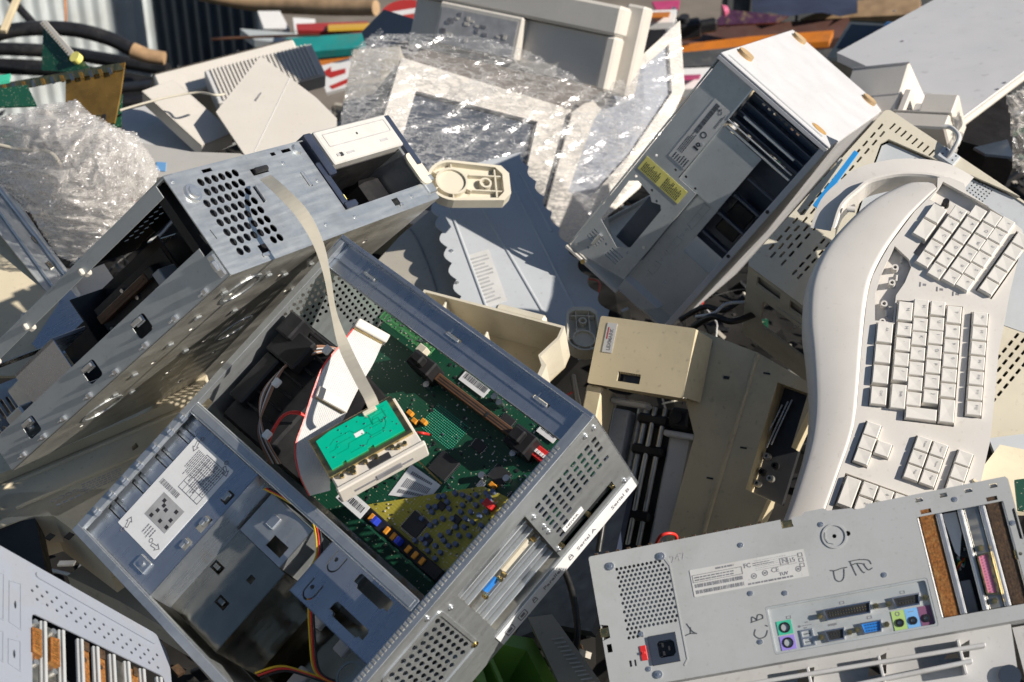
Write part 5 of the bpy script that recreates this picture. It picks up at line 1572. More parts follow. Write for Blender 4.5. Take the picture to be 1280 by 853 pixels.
# ================================================================ the tower turned upside down, upper right
M4 = pose([[0.7245, 0.5609, -0.4006, 0.3016], [-0.6774, 0.6866, -0.264, 0.4105], [0.127, 0.4626, 0.8774, -2.0308]])
def tower():
    W, H, D = 200, 385, 440
    c = thing('tower_computer', 'white tower computer upside down with four glued feet and a stripped grey back', 'computer', M4)
    win = [(10, -237), (21, -227), (48, -231), (57, -238), (70, -232), (76, -238), (76.5, -315), (60, -330), (13, -313)]
    hs = [win]
    for k in range(4):
        hs.append([(13 + k * .6, -349.5 + k * 5.2), (36 + k * .6, -351.5 + k * 5.2), (36 + k * .6, -349.5 + k * 5.2), (13 + k * .6, -347.5 + k * 5.2)])
        hs.append([(53 + k * .6, -352.5 + k * 5.2), (76 + k * .6, -352.5 + k * 5.2), (76 + k * .6, -350.3 + k * 5.2), (53 + k * .6, -350.3 + k * 5.2)])
    hs += [ngon(x, y, 2.2, 10) for x, y in ((14, -224), (46, -224), (62, -232), (44, -338), (78, -325), (18, -179), (54, -176), (26, -362))]
    m = MB().plate([(2, -4), (66, -4), (66, -78), (64, -182), (100, -182), (100, -H + 24), (2, -H + 2)] , hs, -1.2, 0, .25)
    m.plate([(66.5, -79), (140, -79), (140, -182), (66.5, -182)], [ngon(72, -174, 2.2), ngon(94, -178, 2.2)], -4.2, -3, .2)
    m.box(65.6, 66.6, -182, -79, -4, 0)
    rp = m.build('rear_panel', 'tower_grey', c)
    # lower ledge with pressed connector outlines
    m = MB().plate([(100, -183), (140, -183), (140, -266), (192, -266), (192, -H + 26), (102, -H + 26)], [ngon(150, -324, 3, 10)], -13.2, -12, .25)
    m.box(99, 100.2, -H + 26, -183, -13, -.8)
    m.plate([(101, -H + 25), (168, -H + 25), (150, -H + 4), (101, -H + 4)], [], -4, -3, .2)
    m.add([(101, -H + 25, -3), (168, -H + 25, -3), (172, -H + 32, -12), (101, -H + 32, -12)], [(0, 1, 2, 3)])
    lg = m.build('port_ledge', 'tower_grey', c)
    for y, l in ((-210, 46), (-270, 32), (-318, 24)):
        pts = dshape(123, y, l, 11, False)
        inn = dshape(123, y, l - 2.4, 8.6, False)
        m = MB().plate(pts, [inn], -12, -11, .3)
        m.plate(ngon(123, y + l / 2 + 5, 2.6, 10), [ngon(123, y + l / 2 + 5, 1.5, 10)], -12, -11.2)
        m.plate(ngon(123, y - l / 2 - 5, 2.6, 10), [ngon(123, y - l / 2 - 5, 1.5, 10)], -12, -11.2)
        m.box(121.5, 124.5, y - 4, y + 4, -12, -11.4)
        m.build('knockout', 'tower_grey', lg)
    # empty card slots: bars with the dark inside behind
    MB().box(64, 66.6, -66, -4, -2, 1.2, .4).box(66, 188, -68, -66, -3, 0, .4).build('slot_edge', 'zinc_bright', c)
    MB().box(70, 190, -78, -74, -7, -3, .6).build('slot_bar', 'zinc_bright', c)
    MB().box(80, 176, -53, -49, -12, -9, .6).build('slot_bar', 'zinc_bright', c)
    hs = [rrect(84 + i * 11, 89 + i * 11, -30 - j * 9, -26 - j * 9, 1) for i in range(7) for j in range(2)] + [rrect(80, 110, -18, -13, 2), ngon(160, -20, 6, 12)]
    MB().plate(rect(64, 192, -76, -2), hs, -48, -46).build('inner_sheet', 'navy_steel', c)
    for y in (-20, -36, -52, -66):
        MB().box(66, 190, y - 1.5, y + 1.5, -46, -24, .5).build('inner_rib', 'navy_steel', c)
    MB().box(100, 190, -262, -90, -92, -90).box(100, 102, -262, -90, -90, -14).build('inner_sheet', 'navy_steel', c)
    MB().box(4, 100, -320, -226, -150, -120, 2).build('inner_box', 'dark_blue_plastic', c) if False else None
    for y in (-118, -150, -186, -224):
        MB().box(141, 191, y - 2, y + 2, -30, -16, .6).build('slot_rib', 'navy_steel', c)
    MB().box(150, 186, -216, -160, -60, -40, 2).build('inner_block', 'black_plastic', c)
    # small drive cage seen through the window
    m = MB().box(44, 100, -330, -245, -90, -30, 1)
    m.build('drive_cage', 'navy_steel', c)
    MB().prism([(14, -312), (18, -326), (44, -345), (40, -332)], -4, -2.8, T(0, 0, 2) @ RX(4)).box(26, 32, -352, -330, .2, 6, 1).build('bent_flap', 'zinc_bright', c)
    # labels
    lb = MB().box(32, 63.5, -166, -57, .2, .6).build('type_label', 'paper_grey', rp)
    m = MB()
    barcode(m, 38, 45, -112, -60, .65, True, 5)
    textlines(m, -150, -112, 36, 46, .65, 4, 3, .4, 3, True)
    textlines(m, -164, -150, 36, 62, .65, 6, 13, .4, 3, True)
    m.plate(ngon(53, -108, 5, 14), [ngon(53, -108, 3.4, 14)], .65, .8)
    m.plate(ngon(56, -124, 3.4, 10), [ngon(56, -124, 1.6, 10)], .65, .8).box(52, 61, -132, -129, .65, .8)
    m.text('CE', 54, -70, 8, .65, 135, .15)
    textlines(m, -90, -62, 57, 61, .65, 2, 4, .4, 3, True)
    m.build('print', 'ink', lb)
    yl = MB().box(8, 89, -213, -189, .2, .6).build('warning_label', 'yellow_label', rp)
    m = MB()
    for g in (12, 52): textlines(m, -211, -192, g, g + 32, .65, 12, g, .45, 4, True)
    m.build('print', 'ink', yl)
    # frame: white painted cover, feet
    m = MB().box(-3, W + 3, -3, 1.5, -D, 5, 1.6).box(-3, W + 3, -10, -3, -4, 5, 1)
    bp = m.build('bottom_panel', 'white_paint', c)
    MB().box(6, W - 16, 1.6, 2.1, -12, -6).build('panel_groove', 'grey_paint', bp)
    for x, z, full in ((16, -70, 1), (20, -D + 30, 1), (176, -D + 36, 1), (172, -36, 0)):
        g = MB().plate(ngon(x, z + 4, 13, 20, 11), [], 0, .6, .1, T(0, 1.5, 0) @ Matrix(((1, 0, 0, 0), (0, 0, 1, 0), (0, 1, 0, 0), (0, 0, 0, 1)))).build('glue_patch', 'glue', bp)
        if full:
            MB().cyl((x, 2, z), 13.5, 5, 20, 'y', 12.8).build('foot', 'foot_pad', bp)
    m = MB().box(W - 7, W + 3, -H, -3, -1, 2, .8).box(W - .8, W + 3, -H, -3, -D, -1, 1.0)
    sp = m.build('side_panel', 'white_paint', c)
    MB().box(-2, 0, -H, -H + 20, -D, 0, .6).box(-2, 0, -30, -3, -D, 0, .6).box(-2, 0, -H, -3, -8, 0, .6).build('side_frame', 'tower_grey', c)
    MB().box(-3, 105, -H - 2, -H + 3, -D, 3, 1).box(105, W + 3, -H - 2, -H + 3, -D, -16, 1).build('top_edge', 'abs_white', c)
    screws(sp, [(W - 3, -220, 2.2), (W - 3, -130, 2.2)], 3, 1.6, 'z', 'screw', 'chip')
    screws(c, [(34, -H + 1, 3.2)], 4, 3, 'z', 'brass_screw', 'brass')
    screws(rp, [(8, -H + 14, 0), (60, -120, 0), (92, -300, 0)], 3, 1.6)
tower()

# ================================================================ perforated computer back at the lower left
M5 = pose([[0.5545, -0.2451, 0.7953, -0.4], [-0.5027, 0.663, 0.5548, -0.2768], [-0.6632, -0.7074, 0.2444, -1.3144]])
def corner_case():
    c = thing('tower_computer', 'pale grey computer back with small round vents and rusty slot covers, bottom left corner', 'computer', M5)
    out = [(-150, 68.5), (100, 55), (104, 54), (116, 41), (120, 30), (121, -120), (-150, -120)]
    hs = []
    for i in range(14):
        x = -53 + i * 11.7
        k = -.07 * (x + 50)
        hs.append(ngon(x + 3.5, 39 + k, 1.75, 8))
        hs.append(ngon(x + 10, 33 + k + 1, 1.75, 8)) if False else None
        hs.append(ngon(x - 2.4, 31.5 + k, 1.75, 8) if i % 1 == 0 else None)
        hs.append(ngon(x + 3.5, 24 + k, 1.75, 8))
    hs.append(rrect(-56, 110, -110, 6, 5))
    hs += [ngon(-75, 6, 1.4, 6, 5), ngon(-95, 8, 1.4, 6, 5), ngon(-76, -48, 1.4, 6, 5), ngon(-95, -46, 1.4, 6, 5)]
    m = MB().plate(out, hs, -1.2, 0, .25)
    m.box(-150, 100, 50, 52, -30, -1.3) if False else None
    m.add([(100, 55, -1), (-150, 68.5, -1), (-150, 68.5, -7), (100, 55, -7)], [(0, 1, 2, 3)])
    m.add([(100, 55, -1), (120, 30, -1), (120, 30, -7), (100, 55, -7)], [(0, 1, 2, 3)])
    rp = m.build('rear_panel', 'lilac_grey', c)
    MB().box(-150, 118, -120, 30, -162, -160).build('body_shell', 'galv_reflect_dark', c)
    a = math.degrees(math.atan2(44.4 - 53.6, 95.3 + 48.6))
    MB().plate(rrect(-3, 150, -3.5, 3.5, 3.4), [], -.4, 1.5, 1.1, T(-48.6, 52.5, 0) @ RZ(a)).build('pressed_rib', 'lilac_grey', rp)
    for x, y, l in ((-75.5, 6.5, 53), (-95, 8, 53), (-76, -48, 33), (-95, -46, 33)):
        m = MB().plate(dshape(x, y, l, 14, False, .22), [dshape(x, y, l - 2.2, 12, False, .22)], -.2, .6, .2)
        m.build('knockout', 'lilac_grey', rp)
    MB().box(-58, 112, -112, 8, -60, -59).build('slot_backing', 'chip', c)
    for k, x in enumerate((-42, -20.5, 2, 21.5, 42, 61, 81, 104)):
        MB().box(x - 3, x + 4, -110, 4, -5, -1, 1).box(x - 1.5, x + 2, -110, 2, -1, 2.2, .6).build('slot_divider', 'grey_paint', rp)
    for k, x in enumerate((-52, -31, 9, 29)):
        p = MB().box(x - 6, x + 6, -110, 2, -6, -3, .6).build('slot_cover', 'steel_blank' if k < 2 else 'rust', rp)
        if k < 2:
            y = -25 + (0 if k == 0 else -1)
            MB().plate(dshape(x, y, 30, 11, False), [], -3, 2, .6).build('connector', 'rust', p)
            m = MB()
            for q in range(8):
                for w in (-2, 0, 2): m.cyl((x + w, y - 10 + q * 2.8, 2), .8, .6, 6)
            m.build('connector_pins', 'gold', p, kind='stuff')
            for yy in (y + 22, y - 22): MB().cyl((x, yy, -3), 3.2, 4, 6).build('hex_nut', 'zinc_bright', p)
        else:
            MB().box(x - 5, x + 5, -6, 4, -3.2, -1, .5).cyl((x, -16, -2.9), 2.4, .6, 8).build('cover_tab', 'rust_dark', p)
    MB().box(50, 58, -110, 2, -6, -3, .6).build('slot_cover', 'steel_blank', rp)
    p = MB().box(68, 78, -110, 0, -6, -3, .6).build('slot_cover', 'rust', rp)
    MB().box(70, 76, -8, 2, -3, -1, .5).build('cover_tab', 'rust_dark', p)
    screws(rp, [(98, -8, -20), (104, -14, -20)], 4, 5, 'z', 'knob', 'zinc_bright')
corner_case()

# ================================================================ split ergonomic keyboard
MK = pose([[-0.177, 0.9725, -0.1511, 0.5603], [-0.9238, -0.1112, 0.3662, 0.0268], [0.3394, 0.2044, 0.9182, -1.7029]])
def keyboard():
    k = thing('keyboard', 'off-white split ergonomic keyboard with curved palm rest and a missing space bar', 'keyboard', MK)
    palm = [(-109, -178), (-135, -160), (-161, -134), (-178, -108), (-187, -85), (-188, -66), (-172, -61), (-138, -86.5), (-88.6, -113), (-44.5, -129.5), (-10, -133.4), (46, -133.8), (119, -132.6), (159, -134.5), (213, -146), (266, -158), (330, -172), (330, -222), (300, -213), (271.7, -203), (226.7, -193.5), (176, -186), (125.5, -186.5), (64.8, -196.5), (20, -206), (-30, -208), (-75, -198)]
    # palm rest: domed sheet between the two edges
    front = [(-186, -70), (-184, -95), (-172, -118), (-150, -146), (-115, -174), (-75, -197), (-30, -208), (20, -206), (64.8, -196.5), (125.5, -186.5), (176, -186), (226.7, -193.5), (271.7, -203), (330, -222)]
    back = [(-173, -62), (-165, -68), (-150, -79), (-132, -91), (-110, -103), (-80, -117.5), (-44.5, -129.5), (-10, -133.4), (46, -133.8), (119, -132.6), (159, -134.5), (213, -146), (266, -158), (330, -172)]
    A = catmull([Vector((x, y, 0)) for x, y in front], 4)
    B = catmull([Vector((x, y, 0)) for x, y in back], 4)
    G = []
    for a, b in zip(A, B):
        row = []
        w = (b - a).length
        for j in range(13):
            t = j / 12
            p = a.lerp(b, t)
            zz = -6 - 9 * (1 - t) ** 2 - (26 * max(0, 1 - t * 9) ** 2.2)
            row.append((p.x, p.y, zz))
        G.append(row)
    G2 = [[(r[0][0], r[0][1], -62)] + r + [(r[-1][0], r[-1][1] + .4, -14)] for r in G]
    MB().grid(G2).build('palm_rest', 'abs_kb', k)
    # outer rim of the left end
    rim = [(-112, -181), (-146, -174), (-170, -156), (-184, -142), (-196, -110), (-199, -80), (-196, -55), (-183, -30)]
    m = MB()
    P = catmull([Vector((x, y, 0)) for x, y in rim], 5)
    G = []
    for i, p in enumerate(P):
        t = (P[min(i + 1, len(P) - 1)] - P[max(0, i - 1)]).normalized()
        n = Vector((-t.y, t.x, 0))
        n = -n
        G.append([tuple(p + n * a + Vector((0, 0, z))) for a, z in ((2, -62), (2, -24), (0, -21), (-3, -21), (-4, -24), (-4, -32), (-30, -36))])
    m.grid(G, sm=False)
    m.build('rim', 'abs_kb', k)
    MB().tube([(-140, -168, -20), (-140, -158, -20)], 4, 8).build('cable_peg', 'abs_kb', k)
    # deck
    deck = [(-188, -62), (-172, -61.5), (-138, -86), (-88.6, -112.5), (-44.5, -129), (-10, -133), (46, -133.4), (119, -132.2), (159, -134), (213, -145.5), (266, -157.5), (330, -171.5), (330, -20), (260, 0), (197, 15), (151, 21.5), (99, 23.5), (38, 24.5), (0, 29), (-40, 33), (-79, 39), (-108, 45), (-126, 43), (-135, 32), (-156, -2), (-172, -26), (-183, -30), (-190, -48)]
    def rrot(x, y, w, h, a, r=2): return [tuple((T(x, y, 0) @ RZ(a) @ Vector((p, q, 0))).xy) for p, q in rrect(-w / 2, w / 2, -h / 2, h / 2, r, 2)]
    def rotp(a, ox, oy, x, y):
        p = T(ox, oy, 0) @ RZ(a) @ Vector((x, y, 0))
        return (p.x, p.y)
    wells = []
    # right half well (stepped), function key wells, clusters
    rw = [(-24, -97), (-24, -20), (136, -20), (136, -40.5), (121.5, -40.5), (121.5, -59), (138, -59), (138, -78), (125, -78), (125, -119.5), (16, -119.5), (-10, -119), (-20, -100)]
    rw = [(-16, -97.5), (-16, -20), (138, -20), (138, -78.5), (124.5, -78.5), (124.5, -119.5), (16.5, -119.5), (16.5, -97.5)]
    wells.append(rw)
    wells.append([(-10, -10.5), (124, -10.5), (124, 10.5), (-10, 10.5)])
    aL = -27.2
    L = lambda x, y: rotp(aL, -92.9, 32.6, x, y)
    wells.append([L(-29, -11), L(66, -11), L(66, 11), L(-29, 11)])
    wells.append([L(-40, -119), L(-40, -18), L(64, -18), L(64, -98), L(30, -98), L(30, -99), L(-10, -99), L(-10, -119)])
    aM = -13.5
    Nn = lambda ox, oy, x, y: rotp(aM, ox, oy, x, y)
    wells.append([Nn(172.4, -117, -28, -10), Nn(172.4, -117, 28, -10), Nn(172.4, -117, 28, 10), Nn(172.4, -117, 10, 10), Nn(172.4, -117, 10, 29), Nn(172.4, -117, -10, 29), Nn(172.4, -117, -10, 10), Nn(172.4, -117, -28, 10)])
    wells.append([Nn(183.3, -58.5, -28, -10), Nn(183.3, -58.5, 28, -10), Nn(183.3, -58.5, 28, 29), Nn(183.3, -58.5, -28, 29)])
    wells.append([Nn(194.3, -11.4, -28, -10), Nn(194.3, -11.4, 28, -10), Nn(194.3, -11.4, 28, 10), Nn(194.3, -11.4, -28, 10)])
    wells.append([Nn(229, -110, -12, -31), Nn(229, -110, 70, -31), Nn(229, -110, 70, 68), Nn(229, -110, -12, 68)])
    # space bar gap
    gap = [(-84, -100), (-78, -78), L(31, -99.5), L(62, -99), (-52, -62), (-28, -97), (-20, -99), (14, -99), (14, -118), (4, -122), (-30, -120), (-60, -112)]
    gap = [(-88, -106), (-72, -88), (-62, -84), (-40, -90), (-22, -99), (14, -99.5), (14, -121), (-20, -124), (-52, -118)]
    wells.append(gap)
    wells.append([Nn(-158, -47, -3, -2.5), Nn(-158, -47, 3, -2.5), Nn(-158, -47, 3, 16), Nn(-158, -47, -3, 16)])
    dk = MB().plate(deck, wells, -12, -6, .5)
    n = len(deck)
    dk.add([(x, y, -8) for x, y in deck] + [(x, y, -40) for x, y in deck], [(i, (i + 1) % n, n + (i + 1) % n, n + i) for i in range(n)])
    dk.build('deck', 'abs_kb', k)
    base = MB().prism([(x, y) for x, y in deck], -26, -17).build('base', 'abs_kb', k)
    for x, y in ((-86, -93), (-39, -105), (13.8, -112), (-60, -103), (-10, -112)):
        MB().cyl((x, y, -17), 4.5, 10, 12, 'z', 4, None, 2.2).build('key_post', 'abs_kb', base)
    MB().cyl((-153, -50, -12), 5, 12, 12, 'z', 4).build('key_post', 'black_plastic', k)
    for x, y in ((-74, -96), (-48, -100), (0, -108)):
        MB().box(x - 4, x + 4, y - 1.2, y + 1.2, -17, -12, .4).build('guide', 'abs_kb', base)
    cache = {}
    def key(x, y, w, d, a, zt=0.0):
        q = (w, d)
        if q not in cache:
            o = MB().frustum(0, 0, w, d, -10, 0, 1.6, 0, (0, .4), .5).build('key', 'abs_key', k)
            cache[q] = o.data
        else:
            o = link('key', cache[q], k)
        o.location = (x * MM, y * MM, zt * MM)
        o.rotation_euler = (R(random.uniform(-1, 1)), R(random.uniform(-1, 1)), R(a + random.uniform(-.6, .6)))
        return o
    g = 18.6
    for i in range(7): key(i * 19, 0, g, g, 0)
    for x in (23.9, 43.4, 62.8, 81.6): key(x, -86.8, g, g, 0)
    key(0, -87.4, 26, g, 0); key(110, -86.5, 32, g, 0)
    for x in (15.6, 34, 53.4, 72.6, 91.7, 111): key(x, -68.8, g, g, 0)
    key(-6, -69.4, 24, g, 0)
    for x in (12.2, 30, 48.9, 67.6, 86.6, 105.7): key(x, -49.8, g, g, 0)
    key(-8, -49.8, 20, g, 0)
    key(128.4, -59, 16, 37, 0)
    for x in (20.1, 39, 57.7, 76.5, 95.4): key(x, -30.8, g, g, 0)
    key(-2, -30.6, 24, g, 0); key(121, -30, 30, g, 0)
    for x, w in ((31, 27), (58.3, 25), (84.8, 25), (112, 24)): key(x, -109, w, 20, 0)
    # left half
    for i in range(-1, 4): p = L(i * 18.6 + (0 if i > -4 else 0), 0); key(p[0], p[1], g, g, aL)
    def toL(x, y):
        q = (T(-92.9, 32.6, 0) @ RZ(aL)).inverted() @ Vector((x, y, 0))
        return q.x, q.y
    for (x0, y0), cnt in (((-128.7, 21.9), 6), ((-134.7, 6.1), 6), ((-140.6, -12), 6), ((-138.1, -35.3), 5)):
        u, v = toL(x0, y0)
        for i in range(cnt):
            p = L(u + i * 18.7, v); key(p[0], p[1], g, g - .6, aL)
    u, v = toL(-132, -60)
    p = L(u - 2, v - 3); key(p[0], p[1], 24, 20, aL)
    p = L(u + 24, v - 3); key(p[0], p[1], 26, 20, aL)
    for i, (x, y) in enumerate(((155.1, -112.7), (172.4, -117), (189.5, -120.8), (177, -98.3))): key(x, y, g, g, aM)
    for i in range(3):
        for j in range(2):
            p = Nn(183.3, -58.5, (i - 1) * 18.6, j * 19); key(p[0], p[1], g, g, aM)
        p = Nn(194.3, -11.4, (i - 1) * 18.4, 0); key(p[0], p[1], g, g, aM)
    p = Nn(229, -110, 10, -20); key(p[0], p[1], 37, g, aM)
    for i in range(3):
        for j in range(4):
            p = Nn(229, -110, i * 19, j * 19); key(p[0], p[1], g, g, aM)
    m = MB()
    for x, y in ((-39.6, -71.7), (-35.6, -51.5), (-31.6, -32.5)):
        m.box(x - 3, x + 3, y - .8, y + .8, -5.95, -5.6)
        m.box(x - 1.5, x + 1.5, y + 3, y + 7, -5.95, -5.8)
    m.build('lamp_mark', 'ink_grey', k)
    # printed legends
    rows = [('7890-=', [-2, 20.1, 39, 57.7, 76.5, 95.4], -30.8), ('YUIOP[]', [-8, 12.2, 30, 48.9, 67.6, 86.6, 105.7], -49.8), ("HJKL;'", [-6, 15.6, 34, 53.4, 72.6, 91.7], -68.8), ('NM,./', [0, 23.9, 43.4, 62.8, 81.6], -86.8)]
    m = MB()
    for ch, xs, y in rows:
        for c_, x in zip(ch, xs): m.text(c_, x - 4.5, y + 3.6, 5, .2, 0, .1)
    for i in range(7): m.text('F%d' % (6 + i), i * 19 - 4.5, 3.4, 4, .2, 0, .1)
    for ch, (x0, y0) in (('123456', (-128.7, 21.9)), ('QWERT', (-116, -3.6)), ('ASDFG', (-123.6, -20.6)), ('ZXCVB', (-138.1, -35.3))):
        u, v = toL(x0, y0)
        for i, c_ in enumerate(ch):
            p = L(u + i * 18.7 - 4.5, v + 3.4); m.text(c_, p[0], p[1], 5, .2, aL, .1)
    for x, y, w in ((110, -86.5, 'Shift'), (31, -109, 'Alt'), (112, -109, 'Ctrl')): m.text(w, x - 7, y + 3.6, 4, .2, 0, .1)
    for i in range(3):
        for j in range(2):
            p = Nn(183.3, -58.5, (i - 1) * 18.6 - 5, j * 19 + 3.4); m.text((('Delete', 'End', 'Page'), ('Insert', 'Home', 'Page'))[j][i], p[0], p[1], 3, .2, aM, .1)
        for j in range(3):
            p = Nn(229, -110, i * 19 - 4, j * 19 + 3); m.text('123456789'[j * 3 + i], p[0], p[1], 5, .2, aM, .1)
    m.build('key_legend', 'ink_light', k, kind='stuff')
keyboard()
# ================================================================ upper left group
def upper_left():
    # white printer with ribbed front
    M, lx, ly = fr((204, 124, 3.15), (380, 78, 3.25), (194, 92, 3.18))
    t = thing('printer', 'pale grey printer with a ribbed front lying at the upper left', 'printer', M)
    MB().box(0, lx, 0, ly, -220, 0, 4).add([(0, ly, 0), (lx, ly, 0), (lx, ly + 46, -100), (0, ly + 46, -100)], [(0, 1, 2, 3)]).box(2, lx - 2, ly - 4, ly + 44, -220, -101, 4).build('body', 'abs_white', t)
    b = MB().box(lx * .3, lx + 20, -86, ly * .12, 4, 50, 3).build('front_cover', 'abs_grey', t)
    for k in range(26):
        x = lx * .34 + k * (lx * .66 + 10) / 26
        MB().box(x, x + 4, -84, ly * .1, 50.2, 54, .6).build('rib', 'abs_white', b)
    m = MB()
    for x in (60, 200): m.box(x, x + 6, ly + 10, ly + 18, -18, -14)
    m.build('mark', 'chip', t)
    # folded lid panel, sunlit
    r, M, zs = slab('cover_panel', 'abs_white', ((270, 140, 2.6), (420, 142, 2.62), (322, 70, 2.72)), [(270, 140), (326, 70), (395, 122), (421, 148), (418, 158), (340, 196), (306, 194)], 5, None, 'flat cream plastic cover panel propped above the steel case', 'panel')
    slab('side_flange', 'abs_white', M, [(395, 122), (421, 148), (414, 162), (388, 140)], 24, r, z=-1)
    Q = [loc(M, *p, 0) for p in ((318, 126), (326, 116), (327, 117), (320, 127))]
    MB().prism(Q, .2 * -zs, 1 * -zs).build('scratch', 'ink_grey', r)
    P0, P1 = loc(M, 362, 98, 0), loc(M, 318, 190, 0)
    MB().tube([(P0[0], P0[1], 0), (P1[0], P1[1], 0)], .8, 6, False).build('crease', 'abs_grey', r)
    # shallow tray
    M, lx, ly = fr((252, 198, 2.62), (178, 130, 2.7), (300, 170, 2.68))
    t = thing('paper_tray', 'shallow off-white plastic tray tilted behind the steel case', 'tray', M)
    m = MB().box(0, lx, 0, 70, -30, -26).box(0, lx, 0, 3, -30, 0, 1).box(0, 3, 3, 70, -30, 0, 1).box(lx - 3, lx, 3, 70, -30, 0, 1).box(0, lx, 67, 70, -30, 0, 1)
    m.build('tray_body', 'abs_white', t)
    MB().cyl((lx * .4, 40, -26), 5, 4, 12, 'z', 4, None, 2).build('boss', 'abs_grey', t)
    MB().box(10, lx - 10, 32, 34, -26, -23, .5).build('step', 'abs_white', t)
    r, M, zs = slab('plastic_cover', 'abs_grey', ((150, 150, 2.75), (240, 190, 2.65), (168, 118, 2.85)), [(150, 140), (190, 130), (250, 196), (215, 214), (160, 190)], 40, None, 'shaded grey plastic side cover under the tray', 'panel')
    # white sheet with a small blue code square
    r, M, zs = slab('white_cover', 'abs_white', ((180, 214, 2.35), (300, 205, 2.3), (185, 178, 2.45)), [(172, 178), (240, 190), (300, 192), (330, 204), (300, 215), (196, 222), (178, 216)], 30, None, 'white plastic cover with a small blue square sticker behind the steel case', 'cover')
    Q = [loc(M, *p, 0) for p in ((196, 203), (208, 204), (207, 215), (195, 214))]
    MB().prism(Q, -zs * .3, -zs * 1).build('square_sticker', 'port_sky', r)
    P = lambda *a: tuple(world_mm(at(*a)))
    for i, (x, y) in enumerate(((190, 182), (228, 188), (238, 190))):
        o = MB().tube([P(x - 2, y + 26, 2.28), P(x - 2, y + 6, 2.27), P(x + 3, y, 2.27), P(x + 10, y + 16, 2.27), P(x + 14, y + 26, 2.28)], 2.2, 8).build('wire_hook', 'silver_can', r)
    o = MB().tube([P(150, 138, 2.55), P(200, 124, 2.58), P(245, 116, 2.6), P(268, 119, 2.58), P(280, 118, 2.6)], 2.4, 6).build('thin_cable', 'cable_beige')
    tag(o, 'thin beige cord lying over the off-white tray', 'cord')
    # circuit boards
    r, M, zs = slab('circuit_board', 'pcb_green', ((52, 86, 2.75), (52, 32, 2.8), (108, 84, 2.7)), [(52, 88), (54, 34), (110, 82), (112, 92)], 2, None, 'dark green circuit board with a white edge connector standing at the left', 'circuit board')
    A = [loc(M, *p, 0) for p in ((53, 32), (60, 28), (95, 68), (90, 74))]
    MB().prism(A, -zs * 8, zs * 1).build('edge_connector', 'abs_white', r)
    for k in range(14):
        a = loc(M, 57 + k * 2.4, 33 + k * 2.8, 0)
        MB().box(a[0] - 1.5, a[0] + 1.5, a[1] - 1.5, a[1] + 1.5, min(-zs * 8.1, -zs * 9), max(-zs * 8.1, -zs * 9)).build('connector_pin', 'brass', r)
    p = loc(M, 98, 75, 0)
    MB().cyl((p[0], p[1], -zs * 12), 11, 12, 14).build('toggle', 'yellow_label', r)
    r, M, zs = slab('amber_board', 'amber', ((78, 160, 2.55), (80, 90, 2.6), (155, 158, 2.5)), [(82, 96), (156, 78), (150, 120), (143, 154), (82, 162)], 3, None, 'translucent amber circuit board with slotted lower edge, upper left', 'circuit board')
    A = [loc(M, *p, 0) for p in ((0, 106), (150, 80), (156, 88), (100, 98), (0, 118))]
    MB().prism(A, -zs * 3, -zs * 1).build('comb_strip', 'brass', r)
    for k in range(12):
        a = [loc(M, *p, 0) for p in ((4 + k * 12, 108 - k * 1.9), (8 + k * 12, 107 - k * 1.9), (11 + k * 12, 115 - k * 1.9), (7 + k * 12, 116 - k * 1.9))]
        MB().prism(a, -zs * 5, -zs * 3.2).build('comb_tooth', 'steel_blank' if k % 2 else 'amber', r)
    for k in range(5):
        a = [loc(M, *p, 0) for p in ((103 + k * 6.5, 146 - k * .6), (107 + k * 6.5, 145.6 - k * .6), (106.5 + k * 6.5, 153 - k * .6), (102.5 + k * 6.5, 153.5 - k * .6))]
        MB().prism(a, -zs * 1.5, -zs * .3).build('contact', 'gold' if k % 2 else 'chip', r)
    r, M, zs = slab('circuit_board', 'pcb_green', ((140, 158, 2.58), (142, 110, 2.6), (153, 158, 2.58)), [(146, 122), (153, 118), (151, 158), (140, 161)], 3, None, 'narrow green board edge right beside the amber board', 'circuit board')
    r, M, zs = slab('circuit_board', 'pcb_green', ((0, 130, 2.5), (40, 130, 2.5), (0, 106, 2.55)), [(-10, 112), (34, 106), (46, 132), (-10, 134)], 3, None, 'green board with blue tint at the left edge under the comb strip', 'circuit board')
    MB().prism([loc(M, *p, 0) for p in ((0, 98), (14, 96), (12, 104), (0, 106))], -zs * 6, 0).build('bright_cap', 'port_green', r)
upper_left()

# ---------------------------------------------------------------- crumpled and stretched films
def inside_poly(x, y, poly):
    r = False
    n = len(poly)
    for i in range(n):
        (x1, y1), (x2, y2) = poly[i], poly[(i + 1) % n]
        if (y1 > y) != (y2 > y) and x < (x2 - x1) * (y - y1) / (y2 - y1) + x1:
            r = not r
    return r

